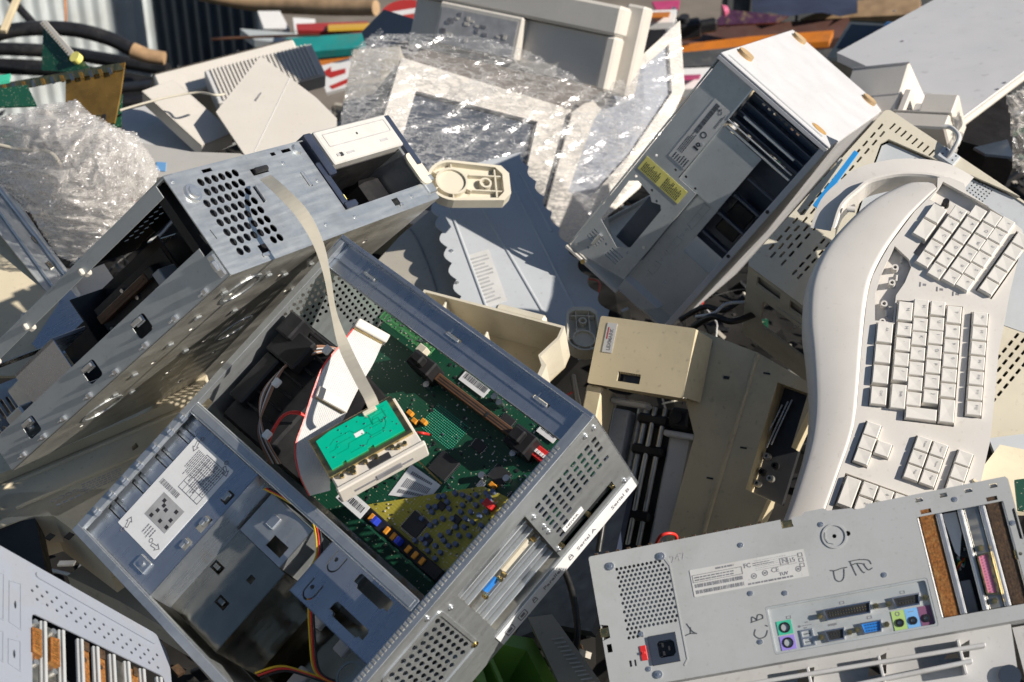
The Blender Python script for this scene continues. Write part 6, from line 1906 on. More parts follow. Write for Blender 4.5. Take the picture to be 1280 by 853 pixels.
def film(name, mt, label, poly, depth, step, amp, freq, stretch, seed=0, sm=True):
    xs = [p[0] for p in poly]; ys = [p[1] for p in poly]
    nx, ny = int((max(xs) - min(xs)) / step) + 1, int((max(ys) - min(ys)) / step) + 1
    idx, vs, fs = {}, [], []
    for j in range(ny + 1):
        for i in range(nx + 1):
            x, y = min(xs) + i * step, min(ys) + j * step
            jx = 3 * noise.noise(Vector((x * .05, y * .05, seed + 2)))
            if inside_poly(x + jx, y + 3 * noise.noise(Vector((x * .05, y * .05, seed + 7))), poly):
                u, v = stretch(x, y)
                a = noise.noise(Vector((u * freq, v * freq, seed)))
                b = noise.noise(Vector((u * freq * 2.3, v * freq * 2.3, seed + 9)))
                c_ = noise.noise(Vector((x * freq * .5, y * freq * .5, seed + 4)))
                d = depth(x, y) + amp * ((1 - abs(a)) ** 2 * -1.0 + .45 * (1 - abs(b)) ** 2 * -1.0 + .8 * c_)
                idx[i, j] = len(vs)
                vs.append(tuple(world_mm(at(x, y, d))))
    for j in range(ny):
        for i in range(nx):
            q = [idx.get((i, j)), idx.get((i + 1, j)), idx.get((i + 1, j + 1)), idx.get((i, j + 1))]
            if None not in q: fs.append(tuple(q))
    o = MB().add(vs, fs, sm).build(name, mt)
    tag(o, label, 'plastic film')
    return o

def wrapped_monitor():
    M, lx, ly = fr((475, 172, 2.66), (687, 237, 2.79), (502, 72, 2.73))
    t = thing('monitor', 'white framed monitor screen lying under clear stretch film', 'monitor', M)
    L = lambda *p: loc(M, *p)
    outer = [L(502, 72), L(714, 137), L(662, 318), L(445, 262)]
    inner = [L(520, 114), L(672, 152), L(640, 290), L(480, 250)]
    MB().plate(outer, [inner], -10, 0).build('bezel', 'abs_white', t)
    MB().prism(inner, -26, -14).build('screen', 'screen_glass', t)
    MB().prism([(x * .98, y * .98) for x, y in outer], -180, -27).build('housing', 'abs_old', t)
    # second wrapped thing to the right, with a tall white edge
    r, M2_, zs = slab('monitor', 'abs_white', ((690, 300, 2.74), (850, 290, 2.86), (700, 150, 2.83)), [(716, 140), (760, 108), (850, 26), (856, 112), (800, 235), (712, 312), (668, 316)], 8, None, 'pale grey monitor frame wrapped in glittering film left of the tower', 'monitor', None, [[(742, 150), (770, 112), (836, 56), (840, 116), (790, 190), (736, 250), (710, 240)]])
    slab('screen', 'lilac_grey', M2_, [(738, 150), (770, 108), (842, 50), (844, 120), (794, 196), (736, 258), (704, 244)], 20, r, z=-9)
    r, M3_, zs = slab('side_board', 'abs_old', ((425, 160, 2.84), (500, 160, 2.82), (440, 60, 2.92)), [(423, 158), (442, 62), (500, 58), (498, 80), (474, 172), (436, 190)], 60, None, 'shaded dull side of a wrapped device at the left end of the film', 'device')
    film('stretch_film', 'film_stretch', 'clear wrinkled stretch film tight over the two monitors',
         [(425, 152), (438, 78), (462, 44), (520, 40), (600, 44), (650, 58), (700, 84), (742, 108), (790, 96), (820, 56), (846, 20), (852, 40), (857, 112), (830, 180), (790, 235), (742, 290), (700, 312), (664, 312), (640, 268), (560, 250), (486, 204), (470, 172), (440, 190), (424, 172)],
         lambda x, y: 2.62 + .0006 * (x - 475) - .0006 * (y - 172), 2.5, .006, .035,
         lambda x, y: ((x * .45 - y * .2), (y * 1.2 + x * .42)), 3)
    film('stretch_film', 'film_stretch', 'dark pleated edge of film hanging at the left end of the wrapped monitors',
         [(424, 158), (440, 60), (478, 30), (486, 60), (474, 120), (450, 176)], lambda x, y: 2.72 - .0003 * (x - 475) - .0005 * (y - 172), 2.5, .008, .06,
         lambda x, y: (x * .4 - y * .1, y * 1.2 + x * .5), 5)
wrapped_monitor()
def bubble_heap():
    t = thing('bubble_film', 'crumpled heap of milky translucent film at the left edge', 'plastic film', Matrix.Identity(4))
    base = [(-12, 150), (30, 140), (62, 128), (96, 124), (112, 140), (140, 158), (170, 166), (186, 190), (200, 214), (196, 232), (150, 290), (100, 332), (70, 322), (40, 270), (-12, 225)]
    bulge = lambda x, y: .10 * math.sin(max(0, min(1, (x + 12) / 212)) * math.pi) * math.sin(max(0, min(1, (y - 124) / 208)) * math.pi)
    tops = [(-12, 152), (60, 128), (96, 124), (118, 146), (80, 190), (110, 230), (60, 262), (-12, 226)]
    lob = [(60, 150), (110, 140), (150, 160), (186, 190), (200, 214), (194, 236), (150, 262), (110, 240), (84, 200)]
    low = [(20, 220), (80, 226), (140, 246), (176, 258), (150, 292), (100, 332), (70, 320), (36, 268)]
    for k, (poly, d0, amp, fq, st) in enumerate(((base, 2.06, .016, .045, lambda x, y: (x * .8 + y * .3, y - x * .35)), (base, 2.02, .02, .03, lambda x, y: (x * .5 - y * .4, y * .8 + x * .3)),
                                                 (tops, 1.975, .02, .04, lambda x, y: (x * .4 + y * .2, y * 1.1)), (lob, 1.96, .016, .035, lambda x, y: (x + y * .6, y * .5 - x * .4)), (low, 1.965, .012, .06, lambda x, y: (x * .3 + y * .1, y * 1.4 - x * .2)))):
        o = film('layer', 'film_bubble', 'x', poly, lambda x, y: d0 - bulge(x, y), 2.0, amp, fq, st, 11 + k * 5, True)
        o.parent = t
        for q in ('label', 'category'): del o[q]
bubble_heap()
film('bubble_film', 'film_bubble', 'scrap of bubble film at the right edge below the big pale panel',
     [(1258, 118), (1300, 96), (1300, 230), (1266, 212), (1262, 160)], lambda x, y: 2.3, 2.5, .04, .05, lambda x, y: (x, y), 17)

# ================================================================ large white appliance, top centre
def appliance():
    M, lx, ly = fr((530, 62, 2.98), (747, 110, 2.83), (534, -30, 2.96))
    t = thing('office_printer', 'big off-white boxy printer with a raised control panel at the top centre', 'printer', M)
    hgt = loc(M, 747, 40)[1] - loc(M, 747, 108)[1]
    MB().box(-40, lx, 0, hgt, -80, 0, 3).build('front', 'abs_white', t)
    MB().box(-42, lx + 24, hgt + 1, hgt + 60, -80, 22, 6).build('top_cover', 'abs_white', t)
    MB().box(lx + 1, lx + 24, -4, hgt, -30, 18, 5).build('side_cover', 'abs_white', t)
    MB().box(lx + 10, lx + 52, -8, hgt + 70, -80, -31, 5).build('end_cover', 'abs_white', t)
    x0, x1 = loc(M, 560, 30)[0], loc(M, 648, 50)[0]
    pn = MB().box(x0 - 14, x1 + 14, 16, hgt + .6, 0.5, 26, 4).build('control_panel', 'abs_white', t)
    MB().box(x0 - 6, x1 + 4, 22, hgt - 10, 26.2, 27).build('panel_print', 'ink_light', pn)
    rr = random.Random(8)
    for k in range(18):
        a, b = rr.uniform(x0, x1 - 14), rr.uniform(26, hgt - 20)
        MB().box(a, a + rr.uniform(6, 16), b, b + rr.uniform(3, 9), 27.1, 28).build('legend', 'abs_white' if k % 2 else 'ink_grey', pn)
    MB().box(40, lx - 40, hgt + 58, hgt + 61.5, -60, -56).build('cover_gap', 'ink_grey', t)
appliance()

# ================================================================ upper right: pale panel, small monitor, white boxes
def upper_right():
    r, M, zs = slab('table_panel', 'panel_grey', ((1050, 66, 2.75), (1188, 156, 2.35), (1178, -4, 2.95)), [(1046, 66), (1178, -6), (1330, -60), (1330, 52), (1188, 158), (1150, 128), (1112, 96)], 18, None, 'large pale grey flat panel leaning at the upper right', 'panel')
    Q0, Q1 = loc(M, 1188, 158), loc(M, 1330, 52)
    MB().tube([(*Q0, -9), (*Q1, -9)], 7, 8, False).build('edge_trim', 'abs_white', r)
    for px, py in ((1247, 112), (1256, 104), (1118, 14), (1128, 52)):
        q = loc(M, px, py); MB().cyl((q[0], q[1], 0), 3, 1.2, 8).build('rivet', 'ink_grey', r)
    # dark box put in for the black shadow space under it
    r, M, zs = slab('shadow_fill_box', 'black_plastic', ((1196, 190, 2.45), (1266, 200, 2.45), (1190, 120, 2.6)), [(1180, 150), (1262, 96), (1268, 204), (1236, 186), (1186, 172)], 60, None, 'dark box put in for the black shadow space below the pale leaning panel', 'case')
    q = [loc(M, *p) for p in ((1216, 188), (1258, 178), (1266, 200), (1230, 196))]
    MB().prism(q, -zs * 6, -zs * 1).build('tray', 'screen_glass', r)
    # small beige monitor
    M, lx, ly = fr((1038, 62, 3.5), (1090, 66, 3.4), (1044, 24, 3.55))
    t = thing('monitor', 'small dull beige monitor with a blue strip behind the tower', 'monitor', M)
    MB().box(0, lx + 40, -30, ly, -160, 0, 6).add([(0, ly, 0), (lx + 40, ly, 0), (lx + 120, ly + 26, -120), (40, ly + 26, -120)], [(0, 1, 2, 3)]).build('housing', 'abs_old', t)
    MB().box(18, lx - 6, 4, ly - 14, .5, 3, 1).build('screen', 'screen_glass', t)
    MB().box(lx - 10, lx + 110, ly - 18, ly - 2, 1, 6, 2).build('blue_strip', 'port_sky', t)
    MB().box(lx + 44, lx + 200, -20, ly + 12, -160, -30, 6).build('rear_shell', 'abs_old', t)
    # white box units
    M, lx, ly = fr((1052, 134, 2.42), (1122, 128, 2.36), (1048, 84, 2.48))
    t = thing('printer_part', 'white angular printer cover between the tower and the leaning panel', 'printer cover', M)
    MB().box(-4, lx, -40, ly * .95, -120, 0, 3).add([(-4, ly * .95, 0), (lx, ly * .95, 0), (lx - 30, ly + 30, -60), (-34, ly + 34, -60)], [(0, 1, 2, 3)]).build('body', 'abs_white', t)
    MB().box(-4, lx + .5, ly * .9, ly * .93, .2, 2, .4).box(10, lx, 18, 19.5, .2, 1.2).build('seam', 'ink_light', t)
    M, lx, ly = fr((1112, 160, 2.33), (1182, 164, 2.28), (1114, 110, 2.38))
    t = thing('drawer_unit', 'white plastic drawer front with a square notch below the leaning panel', 'drawer', M)
    MB().box(0, lx, 0, ly * .36, -80, 6, 3).build('lower_front', 'abs_white', t)
    MB().box(0, 12, ly * .36, ly, -80, 0, 2).box(36, lx, ly * .38, ly * .92, -80, 0, 3).build('upper_front', 'abs_white', t)
    MB().box(12, 36, ly * .36, ly, -60, -34, 1).build('notch_back', 'abs_grey', t)
    MB().box(-2, lx + 2, ly * .36, ly * .38, -60, 8, .6).build('shelf_line', 'abs_white', t)
    r, M, zs = slab('blue_folder', 'bright_blue', ((1014, 258, 1.93), (1072, 188, 1.95), (1026, 262, 1.925)), [(1016, 256), (1068, 188), (1073, 191), (1022, 261)], 3, None, 'bright blue plastic sheet wedged between the tower and the vented housing', 'plastic sheet')
upper_right()

# ================================================================ vented beige housing with the pale tray, under the keyboard
MV, VX, VY = fr((1109, 135, 1.985), (935, 327, 1.925), (1280, 208, 1.93))
def vented_housing():
    L = lambda px, py, z=0: loc(MV, px, py, z)
    t = thing('vented_housing', 'cream plastic housing with rows of vent slots beneath the keyboard', 'housing', MV)
    XL, YL = VX + 4, VY * 2.4
    hs = []
    for k in range(36):
        y = 22 + k * 9.4
        if 92 < y < 108: continue
        hs.append([(13, y), (25, y - 1), (25, y + 2), (13, y + 3)])
    for r_ in range(4):
        y = 9 + r_ * 9
        for k in range(15):
            x = 24 + k * 17 + (8 if r_ % 2 else 0)
            if x + 11 > XL - 14 or (r_ > 1 and x < 150): continue
            hs.append(rrect(x, x + 11, y, y + 3.4, 1.2, 2))
    for r_ in range(2):
        for k in range(5):
            hs.append(rrect(XL - 96 + k * 15, XL - 86 + k * 15, 56 + r_ * 9, 59.4 + r_ * 9, 1.2, 2))
    for r_ in range(4):
        for k in range(10):
            hs.append(rrect(150 + k * 13, 159 + k * 13, 330 + r_ * 10, 333.6 + r_ * 10, 1.2, 2))
    tray = [L(*p) for p in ((1111, 174), (1101, 179), (1088, 215), (1062, 290), (1120, 360), (1290, 420), (1330, 270))]
    tray_in = [L(*p) for p in ((1112, 176), (1103, 180), (1090, 216), (1065, 290), (1122, 357), (1288, 416), (1326, 270))]
    hs.append(tray)
    hs = [h for h in hs if h is tray or not any(inside_poly(p[0], p[1], tray) for p in h)]
    m = MB().plate(rrect(0, XL, 0, YL, 8), hs, -4, 0)
    m.box(0, 3, 6, YL - 6, -90, -4).box(6, XL - 6, 0, 3, -250, -4)
    m.build('top_shell', 'abs_cream', t)
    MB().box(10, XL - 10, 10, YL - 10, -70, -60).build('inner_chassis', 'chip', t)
    # front face towards the lower left, with a recess and dark opening
    fo = [(4, -2), (4, -250), (YL * .8, -250), (YL * .8, -2)]
    hs = [rrect(34, 230, -170, -78, 6), rrect(20, 60, -44, -12, 3), rrect(76, 150, -44, -12, 3)]
    m = MB().plate(fo, hs, 0, 4, 0, T(XL - 4, 0, 0) @ YZ)
    ff = m.build('front_face', 'abs_cream', t)
    MB().box(XL - 40, XL - 8, 10, 200, -60, -6).build('front_lining', 'abs_old', t)
    MB().box(XL - 90, XL - 60, 10, 260, -240, -64).build('front_back', 'chip', t)
    MB().box(XL - .5, XL + 1, 60, 190, -62, -60).build('front_line', 'ink_light', t)
    # pale tray
    tr = thing('speaker_tray', 'pale blue-grey plastic base with pinhole speaker grilles set in the cream housing', 'plastic base', MV)
    hs2 = []
    def grille(px, py, n):
        c = L(px, py, -6)
        for i in range(n):
            for j in range(n):
                hs2.append(ngon(c[0] + (i - n / 2) * 5, c[1] + (j - n / 2) * 5, 1.3, 6))
    grille(1165, 209, 5); grille(1226, 240, 6)
    m = MB().plate(tray_in, hs2, -8, -6)
    m.build('base_plate', 'blue_grey_paint', tr)
    MB().prism(tray_in, -26, -24).build('lower_plate', 'chip', tr)
    a = L(1184, 198, 0)
    MB().box(a[0] - 12, a[0] + 8, a[1] - 14, a[1] + 14, -8, 4, 2).build('cable_gland', 'blue_grey_paint', tr)
    m = MB()
    for i in range(2):
        for j in range(3): m.cyl((a[0] - 8 + i * 8, a[1] - 8 + j * 8, 4), 1.2, .5, 6)
    m.build('gland_hole', 'chip', tr, kind='stuff')
    b = L(1186, 186, 0)
    MB().tube([(a[0], a[1], 2), (a[0] - 14, a[1], 12), (b[0] - 16, b[1] + 2, 14), (b[0] - 26, b[1] - 16, 4), (b[0] - 22, b[1] - 26, 1)], 3.4, 8).build('cord', 'cable_grey', tr)
    c_ = L(1147, 202, -6)
    MB().box(c_[0] - 2, c_[0] + 2, c_[1] - 6, c_[1] + 6, -6, -3, 1).build('latch_mark', 'ink_grey', tr)
vented_housing()

# ================================================================ scalloped panel, clips, bin
MW = fr((590, 395, 2.16), (760, 402, 2.16), (600, 200, 2.44))[0]
def wavy(p0, p1, n, amp, side=1):
    """scalloped edge between two local points"""
    o = []
    d = Vector((p1[0] - p0[0], p1[1] - p0[1], 0))
    L = d.length
    d.normalize()
    nn = Vector((-d.y, d.x, 0)) * side
    for i in range(n * 6):
        t = i / (n * 6)
        w = abs(math.sin(math.pi * t * n)) * amp
        o.append((p0[0] + d.x * L * t + nn.x * w, p0[1] + d.y * L * t + nn.y * w))
    return o

def scalloped():
    L = lambda px, py, z=0: loc(MW, px, py, z)
    t = thing('scalloped_cover', 'pale blue-grey metal side cover with scalloped edges lying under the tower', 'panel', MW)
    lft = wavy(L(543, 252), L(583, 392), 7, 9, -1)
    rgt = wavy(L(775, 410), L(700, 285), 6, 9, 1) + wavy(L(700, 285), L(652, 190), 5, 8, 1)
    out = lft + [L(586, 400), L(700, 425), L(775, 410)] + rgt + [L(652, 190), L(596, 204)]
    MB().plate(out, [], -2, 0).build('cover_sheet', 'blue_grey_paint', t)
    for a, b in (((556, 244), (612, 396)), ((590, 238), (690, 410)), ((628, 206), (728, 405)), ((650, 215), (690, 290))):
        p, q = L(*a), L(*b)
        MB().tube([(p[0], p[1], -1), (q[0], q[1], -1)], 3.2, 8, False).build('pressed_rib', 'blue_grey_paint', t)
    c = [L(583, 320), L(611, 312), L(634, 376), L(606, 386)]
    lb = MB().prism(c, .2, .6).build('sticker', 'paper_grey', t)
    m = MB()
    for k in range(13):
        v = .08 + k * .068
        f = lambda u, v: tuple((c[0][i] * (1 - u) + c[1][i] * u) * (1 - v) + (c[3][i] * (1 - u) + c[2][i] * u) * v for i in (0, 1))
        e = .55 + .35 * random.random()
        m.prism([f(.1, v), f(e, v), f(e, v + .03), f(.1, v + .03)], .65, .8)
    m.build('print', 'ink_light', t)
    screws(t, [(*L(564, 314), 0), (*L(571, 354), 0), (*L(645, 240), 0)], 4, 1.5)
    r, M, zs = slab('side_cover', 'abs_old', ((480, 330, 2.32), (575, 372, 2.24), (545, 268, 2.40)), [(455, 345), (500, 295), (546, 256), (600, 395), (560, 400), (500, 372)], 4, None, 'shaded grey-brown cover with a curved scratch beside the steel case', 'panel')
    P = [loc(M, *p) for p in ((512, 286), (524, 305), (538, 340), (546, 364))]
    MB().tube([(*p, -zs * .6) for p in P], 1.6, 6).build('groove', 'ink_grey', r)
scalloped()

def clip(label, o, x, y, s=1.0, mt='abs_cream'):
    M, lx, ly = fr(o, x, y)
    t = thing('stand_clip', label, 'bracket', M, 'round ended cream brackets')
    n = 14
    R1 = ly
    pts = [(R1 * math.cos(R(90 + 180 * i / n)), R1 * math.sin(R(90 + 180 * i / n))) for i in range(n + 1)]
    e = lx
    pts += [(e - R1 * .3, -R1 * .86), (e, -R1 * .5), (e, R1 * .5), (e - R1 * .3, R1 * .86)]
    inn = [(x * .88, y * .88) for x, y in pts]
    MB().plate(pts, [inn], -16, 4).build('wall', mt, t)
    MB().plate(inn, [ngon(lx * .58, 0, R1 * .2, 14)], -12, -8).build('floor', mt, t)
    MB().plate(ngon(0, 0, R1 * .66, 24), [ngon(0, 0, R1 * .56, 24)], -8, 2).build('ring', mt, t)
    MB().cyl((0, 0, -8), R1 * .56, 6, 24).build('hub', mt, t)
    for k in range(6): MB().box(R1 * .56, R1 * .86, -1, 1, -8, 1, .4, RZ(30 + 60 * k)).build('web', mt, t)
    MB().box(R1 * .7, lx * .97, R1 * .34, R1 * .40, -8, 1, .4).box(R1 * .7, lx * .97, -R1 * .40, -R1 * .34, -8, 1, .4).box(lx * .74, lx * .77, -R1 * .7, R1 * .7, -8, 1, .4).build('web', mt, t)
    MB().cyl((lx * .58, 0, -8), R1 * .25, 10, 14, 'z', None, None, R1 * .17).build('boss', mt, t)
clip('cream round-ended bracket lying in the sun on the scalloped cover', (565, 227, 2.22), (637, 231, 2.24), (563, 202, 2.24))
clip('shaded cream round-ended bracket between the tower and the tan printer', (730, 424, 2.02), (727, 386, 2.06), (708, 422, 2.02))

def bin_():
    M, lx, ly = fr((530, 362, 1.90), (706, 408, 1.84), (512, 455, 1.84))
    t = thing('plastic_bin', 'open cream plastic bin wedged behind the sky-tinted steel channel', 'bin', M)
    w = 3.5
    h = 70
    XL = lx
    out = [(0, 0), (XL, 0), (XL, 20), (XL - 14, 52), (XL - 2, 62), (XL - 2, 110), (0, 110)]
    inn = [(w, w), (XL - w, w), (XL - w, 19), (XL - 14 - w, 51), (XL - 8, 64), (XL - 8, 106), (w, 106)]
    MB().plate(out, [inn], 0, h).build('wall', 'abs_cream', t)
    MB().plate(out, [], h + .5, h + 3).build('floor', 'abs_tan', t)
    MB().box(32, 35, w, 100, 6, h, .6).build('divider', 'abs_cream', t)
    MB().box(70, 98, 34, 37, 20, h, .6).box(98, 101, 26, 58, 20, h, .6).build('divider', 'abs_cream', t)
    MB().box(100, XL - 30, -14, 0, 6, 24, 4).build('lip', 'abs_cream', t)
bin_()

# ================================================================ tan printer
MP = fr((734, 479, 1.894), (847, 497, 1.839), (761, 398, 1.90))[0]
def printer():
    L = lambda px, py, z=0: loc(MP, px, py, z)
    t = thing('printer', 'tan printer standing on end with a small name plate on its lid', 'printer', MP)
    bl, br, tl, tr = L(734, 479), L(847, 497), L(761, 398), L(877, 410)
    x1, y1 = (br[0] + tr[0]) / 2, (tl[1] + tr[1]) / 2
    hs = [rect(L(773, 465)[0], L(773, 465)[0] + 32, 9, 22)]
    m = MB().plate(rrect(0, x1, 0, y1, 3), hs, -3, 0)
    m.box(0, 2, 2, y1 - 2, -60, -3.1).box(2, x1, y1 - 3, y1 - .5, -60, -3.1)
    m.add([(x1, 2, -.5), (x1 + 6, 4, -58), (x1 + 6, y1 - 2, -58), (x1, y1 - 1, -.5)], [(0, 1, 2, 3)])
    m.add([(2, .5, -1), (x1 - 2, .5, -1), (x1 + 4, 2, -56), (60, 2, -56), (2, .5, -26)], [(0, 1, 2, 3, 4)])
    lid = m.build('lid', 'abs_tan', t)
    MB().box(hs[0][0][0] - 1, hs[0][1][0] + 1, 8, 23, -20, -14).build('slot_back', 'screen_glass', lid)
    mm = MB()
    for k in range(9): mm.box(hs[0][0][0] + 1 + k * 3.5, hs[0][0][0] + 3 + k * 3.5, 20, 22, -9, -3)
    mm.build('slot_teeth', 'abs_tan', lid)
    a = L(767, 430)
    nb = MB().box(12, 26, y1 - 48, y1 - 8, .2, .8).build('name_plate', 'paper_grey', lid)
    mm = MB().text('LEXMARK', 20.5, y1 - 45, 7, .85, 90, .2, None, .95, 'LEFT', .1)
    mm.build('print', 'ink_grey', nb)
    MB().box(14.4, 16, y1 - 30, y1 - 14, .85, 1).build('print_line', 'ink_red', nb)
    # body below and beside the lid
    zb = -62
    out = [L(872, 412, zb), L(947, 441, zb), L(1014, 480, zb), L(1014, 505, zb), L(925, 700, zb), L(826, 700, zb), L(868, 545, zb), L(858, 505, zb)]
    hole = [L(972, 478, zb), L(1010, 492, zb), L(968, 628, zb), L(932, 612, zb)]
    MB().plate(out, [hole], zb - 46, zb).build('end_body', 'abs_tan', t)
    a_, b_ = L(947, 443, zb), L(872, 690, zb)
    MB().tube([(*a_, zb), (*b_, zb)], 3, 8, False).build('moulded_ridge', 'abs_tan', t)
    h2 = MB().prism(hole, zb - 52, zb - 40).build('opening_back', 'chip', t)
    for k, (a_, b_) in enumerate((((985, 502), (958, 560)), ((990, 500), (964, 556)), ((978, 506), (950, 562)))):
        p, q = L(*a_, zb - 30), L(*b_, zb - 30)
        MB().tube([(*p, zb - 30), (*q, zb - 30)], 1.3, 8, False).build('guide_rod', 'silver_can', t)
    for px, py in ((958, 570), (968, 582), (952, 590), (946, 604), (962, 598)):
        p = L(px, py, zb - 24); MB().cyl((*p, zb - 34), 5, 12, 12, 'z', 4, None, 2).build('gear', 'galv_dirty' if px % 4 else 'black_plastic', t)
    MB().box(L(905, 470, zb)[0], L(905, 470, zb)[0] + 8, L(905, 470, zb)[1] - 4, L(905, 470, zb)[1], zb + .2, zb + 1).build('mark', 'chip', t)
    for px, py in ((958, 467), (929, 560), (887, 598)):
        p = L(px, py, zb); MB().box(p[0] - 4, p[0] + 5, p[1] - 1.2, p[1] + 1.2, zb + .1, zb + .8).build('slot_mark', 'chip', t)
    # left wall, bed and rods
    p, q = L(741, 486, -30), L(762, 492, -30)
    MB().box(p[0], q[0] - 2, -60, -1, -60, -6, 2).build('side_wall', 'abs_tan', t)
    MB().box(4, x1 - 6, -320, -6, -120, -112).build('bed', 'chip', t)
    MB().box(16, 40, -300, -20, -100, -70, 2).build('bed_plate', 'abs_grey', t)
    MB().box(x1 - 34, x1 - 2, -300, -40, -104, -76, 3).build('bed_plate', 'abs_grey', t)
    for x, z, r_ in ((62, -78, 4.5), (76, -70, 3.6), (90, -72, 3.6), (50, -90, 6)):
        MB().tube([(x, -10, z), (x - 2, -310, z)], r_, 10, False).build('guide_rod', 'galv_dirty', t)
    for y in (-20, -62, -150, -196, -240):
        MB().box(54, 98, y - 14, y, -92, -66, 3).build('carriage_clip', 'black_plastic', t)
    MB().box(100, 128, -34, -6, -88, -60, 4).cyl((112, -20, -60), 8, 5, 14).build('motor', 'black_plastic', t)
    MB().box(96, 140, -46, -38, -80, -62, 2).build('carriage_arm', 'abs_grey', t)
    MB().box(20, 74, -16, -8, -66, -40, 3).build('roller_cover', 'abs_grey', t)
printer()

# ================================================================ lower left beige printer, left steel case
def lower_left():
    M, lx, ly = fr((0, 650, 1.70), (240, 545, 1.80), (-20, 590, 1.80))
    t = thing('printer', 'dusty beige printer lying upside down between the two steel cases at the left', 'printer', M)
    L = lambda px, py, z=0: loc(M, px, py, z)
    big = [L(-30, 610), L(260, 486), L(330, 560), L(200, 640), L(128, 690), L(60, 640), L(-30, 668)]
    MB().plate(big, [[L(-20, 668), L(42, 648), L(52, 700), L(-20, 720)] if False else [L(164, 559), L(170, 553), L(174, 558), L(166, 564)]], -60, 0).build('base', 'abs_beige', t)
    st = [L(-30, 566), L(200, 492), L(262, 480), L(255, 498), L(0, 606), L(-30, 616)]
    MB().plate(st, [], 1, 14).build('raised_step', 'abs_beige', t)
    for a, b in (((0, 612), (250, 505)), ((20, 636), (230, 545)), ((110, 655), (240, 592))):
        p, q = L(*a), L(*b)
        MB().tube([(*p, 0), (*q, 0)], 3.2, 8, False).build('ridge', 'abs_beige', t)
    lab = [L(60, 622), L(150, 584), L(156, 598), L(66, 640)]
    m = MB()
    f = lambda u, v: tuple((lab[0][i] * (1 - u) + lab[1][i] * u) * (1 - v) + (lab[3][i] * (1 - u) + lab[2][i] * u) * v for i in (0, 1))
    rr = random.Random(2)
    for j in range(5):
        u = .45
        while u < .98:
            w = rr.uniform(.02, .06)
            m.prism([f(u, .1 + j * .16), f(min(u + w, 1), .1 + j * .16), f(min(u + w, 1), .16 + j * .16), f(u, .16 + j * .16)], .2, .5)
            u += w + .015
    for k in range(4):
        c = f(.06 + k * .1, .35)
        m.plate(ngon(c[0], c[1], 4, 10), [ngon(c[0], c[1], 3, 10)], .2, .5)
        c = f(.1 + k * .09, .75)
        m.box(c[0] - 3, c[0] + 3, c[1] - 2, c[1] + 2, .2, .5)
    m.text('CE', *f(.40, .5), 8, .2, 0, .3)
    m.build('print', 'ink_light', t)
    r, M2_, zs = slab('end', 'abs_beige', ((40, 660, 1.62), (120, 700, 1.60), (36, 620, 1.66)), [(-20, 620), (40, 618), (96, 640), (118, 700), (130, 740), (60, 716), (48, 665), (-20, 640)], 40, t)
    for px, py in ((62, 672), (86, 671)):
        c = loc(M2_, px, py)
        o = MB().box(c[0] - 3, c[0] + 4, c[1] - 5, c[1] + 5, .5 if zs < 0 else -2, 2 if zs < 0 else -.5).build('slot', 'chip', t); o.matrix_world = M2_
    r, M3_, zs = slab('dark_hole_fill', 'black_plastic', ((0, 690, 1.66), (50, 700, 1.64), (0, 650, 1.70)), [(-20, 660), (44, 648), (58, 716), (-20, 690)], 30, None, 'dark sheet standing in for the shaded hole at the left edge above the perforated computer', 'panel')  # black sheet put in for the dark of the printer's hole
    r, M4_, zs = slab('plastic_cover', 'abs_old', ((120, 740, 1.72), (260, 780, 1.66), (100, 690, 1.78)), [(84, 720), (125, 690), (180, 690), (330, 840), (300, 880), (230, 800), (150, 752)], 30, None, 'shaded brownish plastic panel under the opened computer', 'panel')
    # steel frame at the left edge
    r, M5_, zs = slab('galvanised_bracket', 'galv', ((0, 290, 1.98), (100, 400, 1.95), (12, 232, 2.02)), [(-20, 218), (0, 232), (26, 256), (86, 344), (118, 396), (96, 412), (-20, 268)], 3, None, 'bright galvanised steel frame at the left edge beneath the bubble film', 'frame')
    for a, b, w in (((0, 236), (92, 356), 5), ((0, 266), (98, 404), 2.5)):
        p, q = loc(M5_, *a), loc(M5_, *b)
        MB().tube([(*p, -zs * 3), (*q, -zs * 3)], w, 8, False).build('folded_edge', 'zinc_bright', r)
    for px, py in ((20, 264), (44, 300), (62, 332), (80, 362)):
        c = loc(M5_, px, py); MB().box(c[0] - 6, c[0] + 6, c[1] - 3, c[1] + 3, -zs * 1 - 1, -zs * 1 + 1, .3).build('tab', 'galv_reflect_dark', r)
    slab('beige_cover', 'abs_beige', ((0, 400, 1.93), (80, 420, 1.92), (0, 300, 2.0)), [(-20, 260), (0, 284), (60, 352), (90, 420), (100, 470), (-20, 470)], 6, None, 'beige plastic panel with a dark shadow inside the left steel frame', 'panel')
    slab('steel_plate', 'steel_sky_tint', ((40, 460, 1.86), (110, 420, 1.88), (40, 420, 1.9)), [(86, 360), (128, 404), (110, 430), (60, 450), (40, 430)], 3, None, 'blue reflecting steel plate deep inside the left case', 'plate')
    slab('white_board', 'abs_white', ((96, 410, 1.93), (130, 380, 1.95), (92, 350, 1.99)), [(80, 350), (130, 330), (150, 360), (112, 416), (94, 404)], 4, None, 'white plastic board showing through the open left steel case', 'panel')
lower_left()

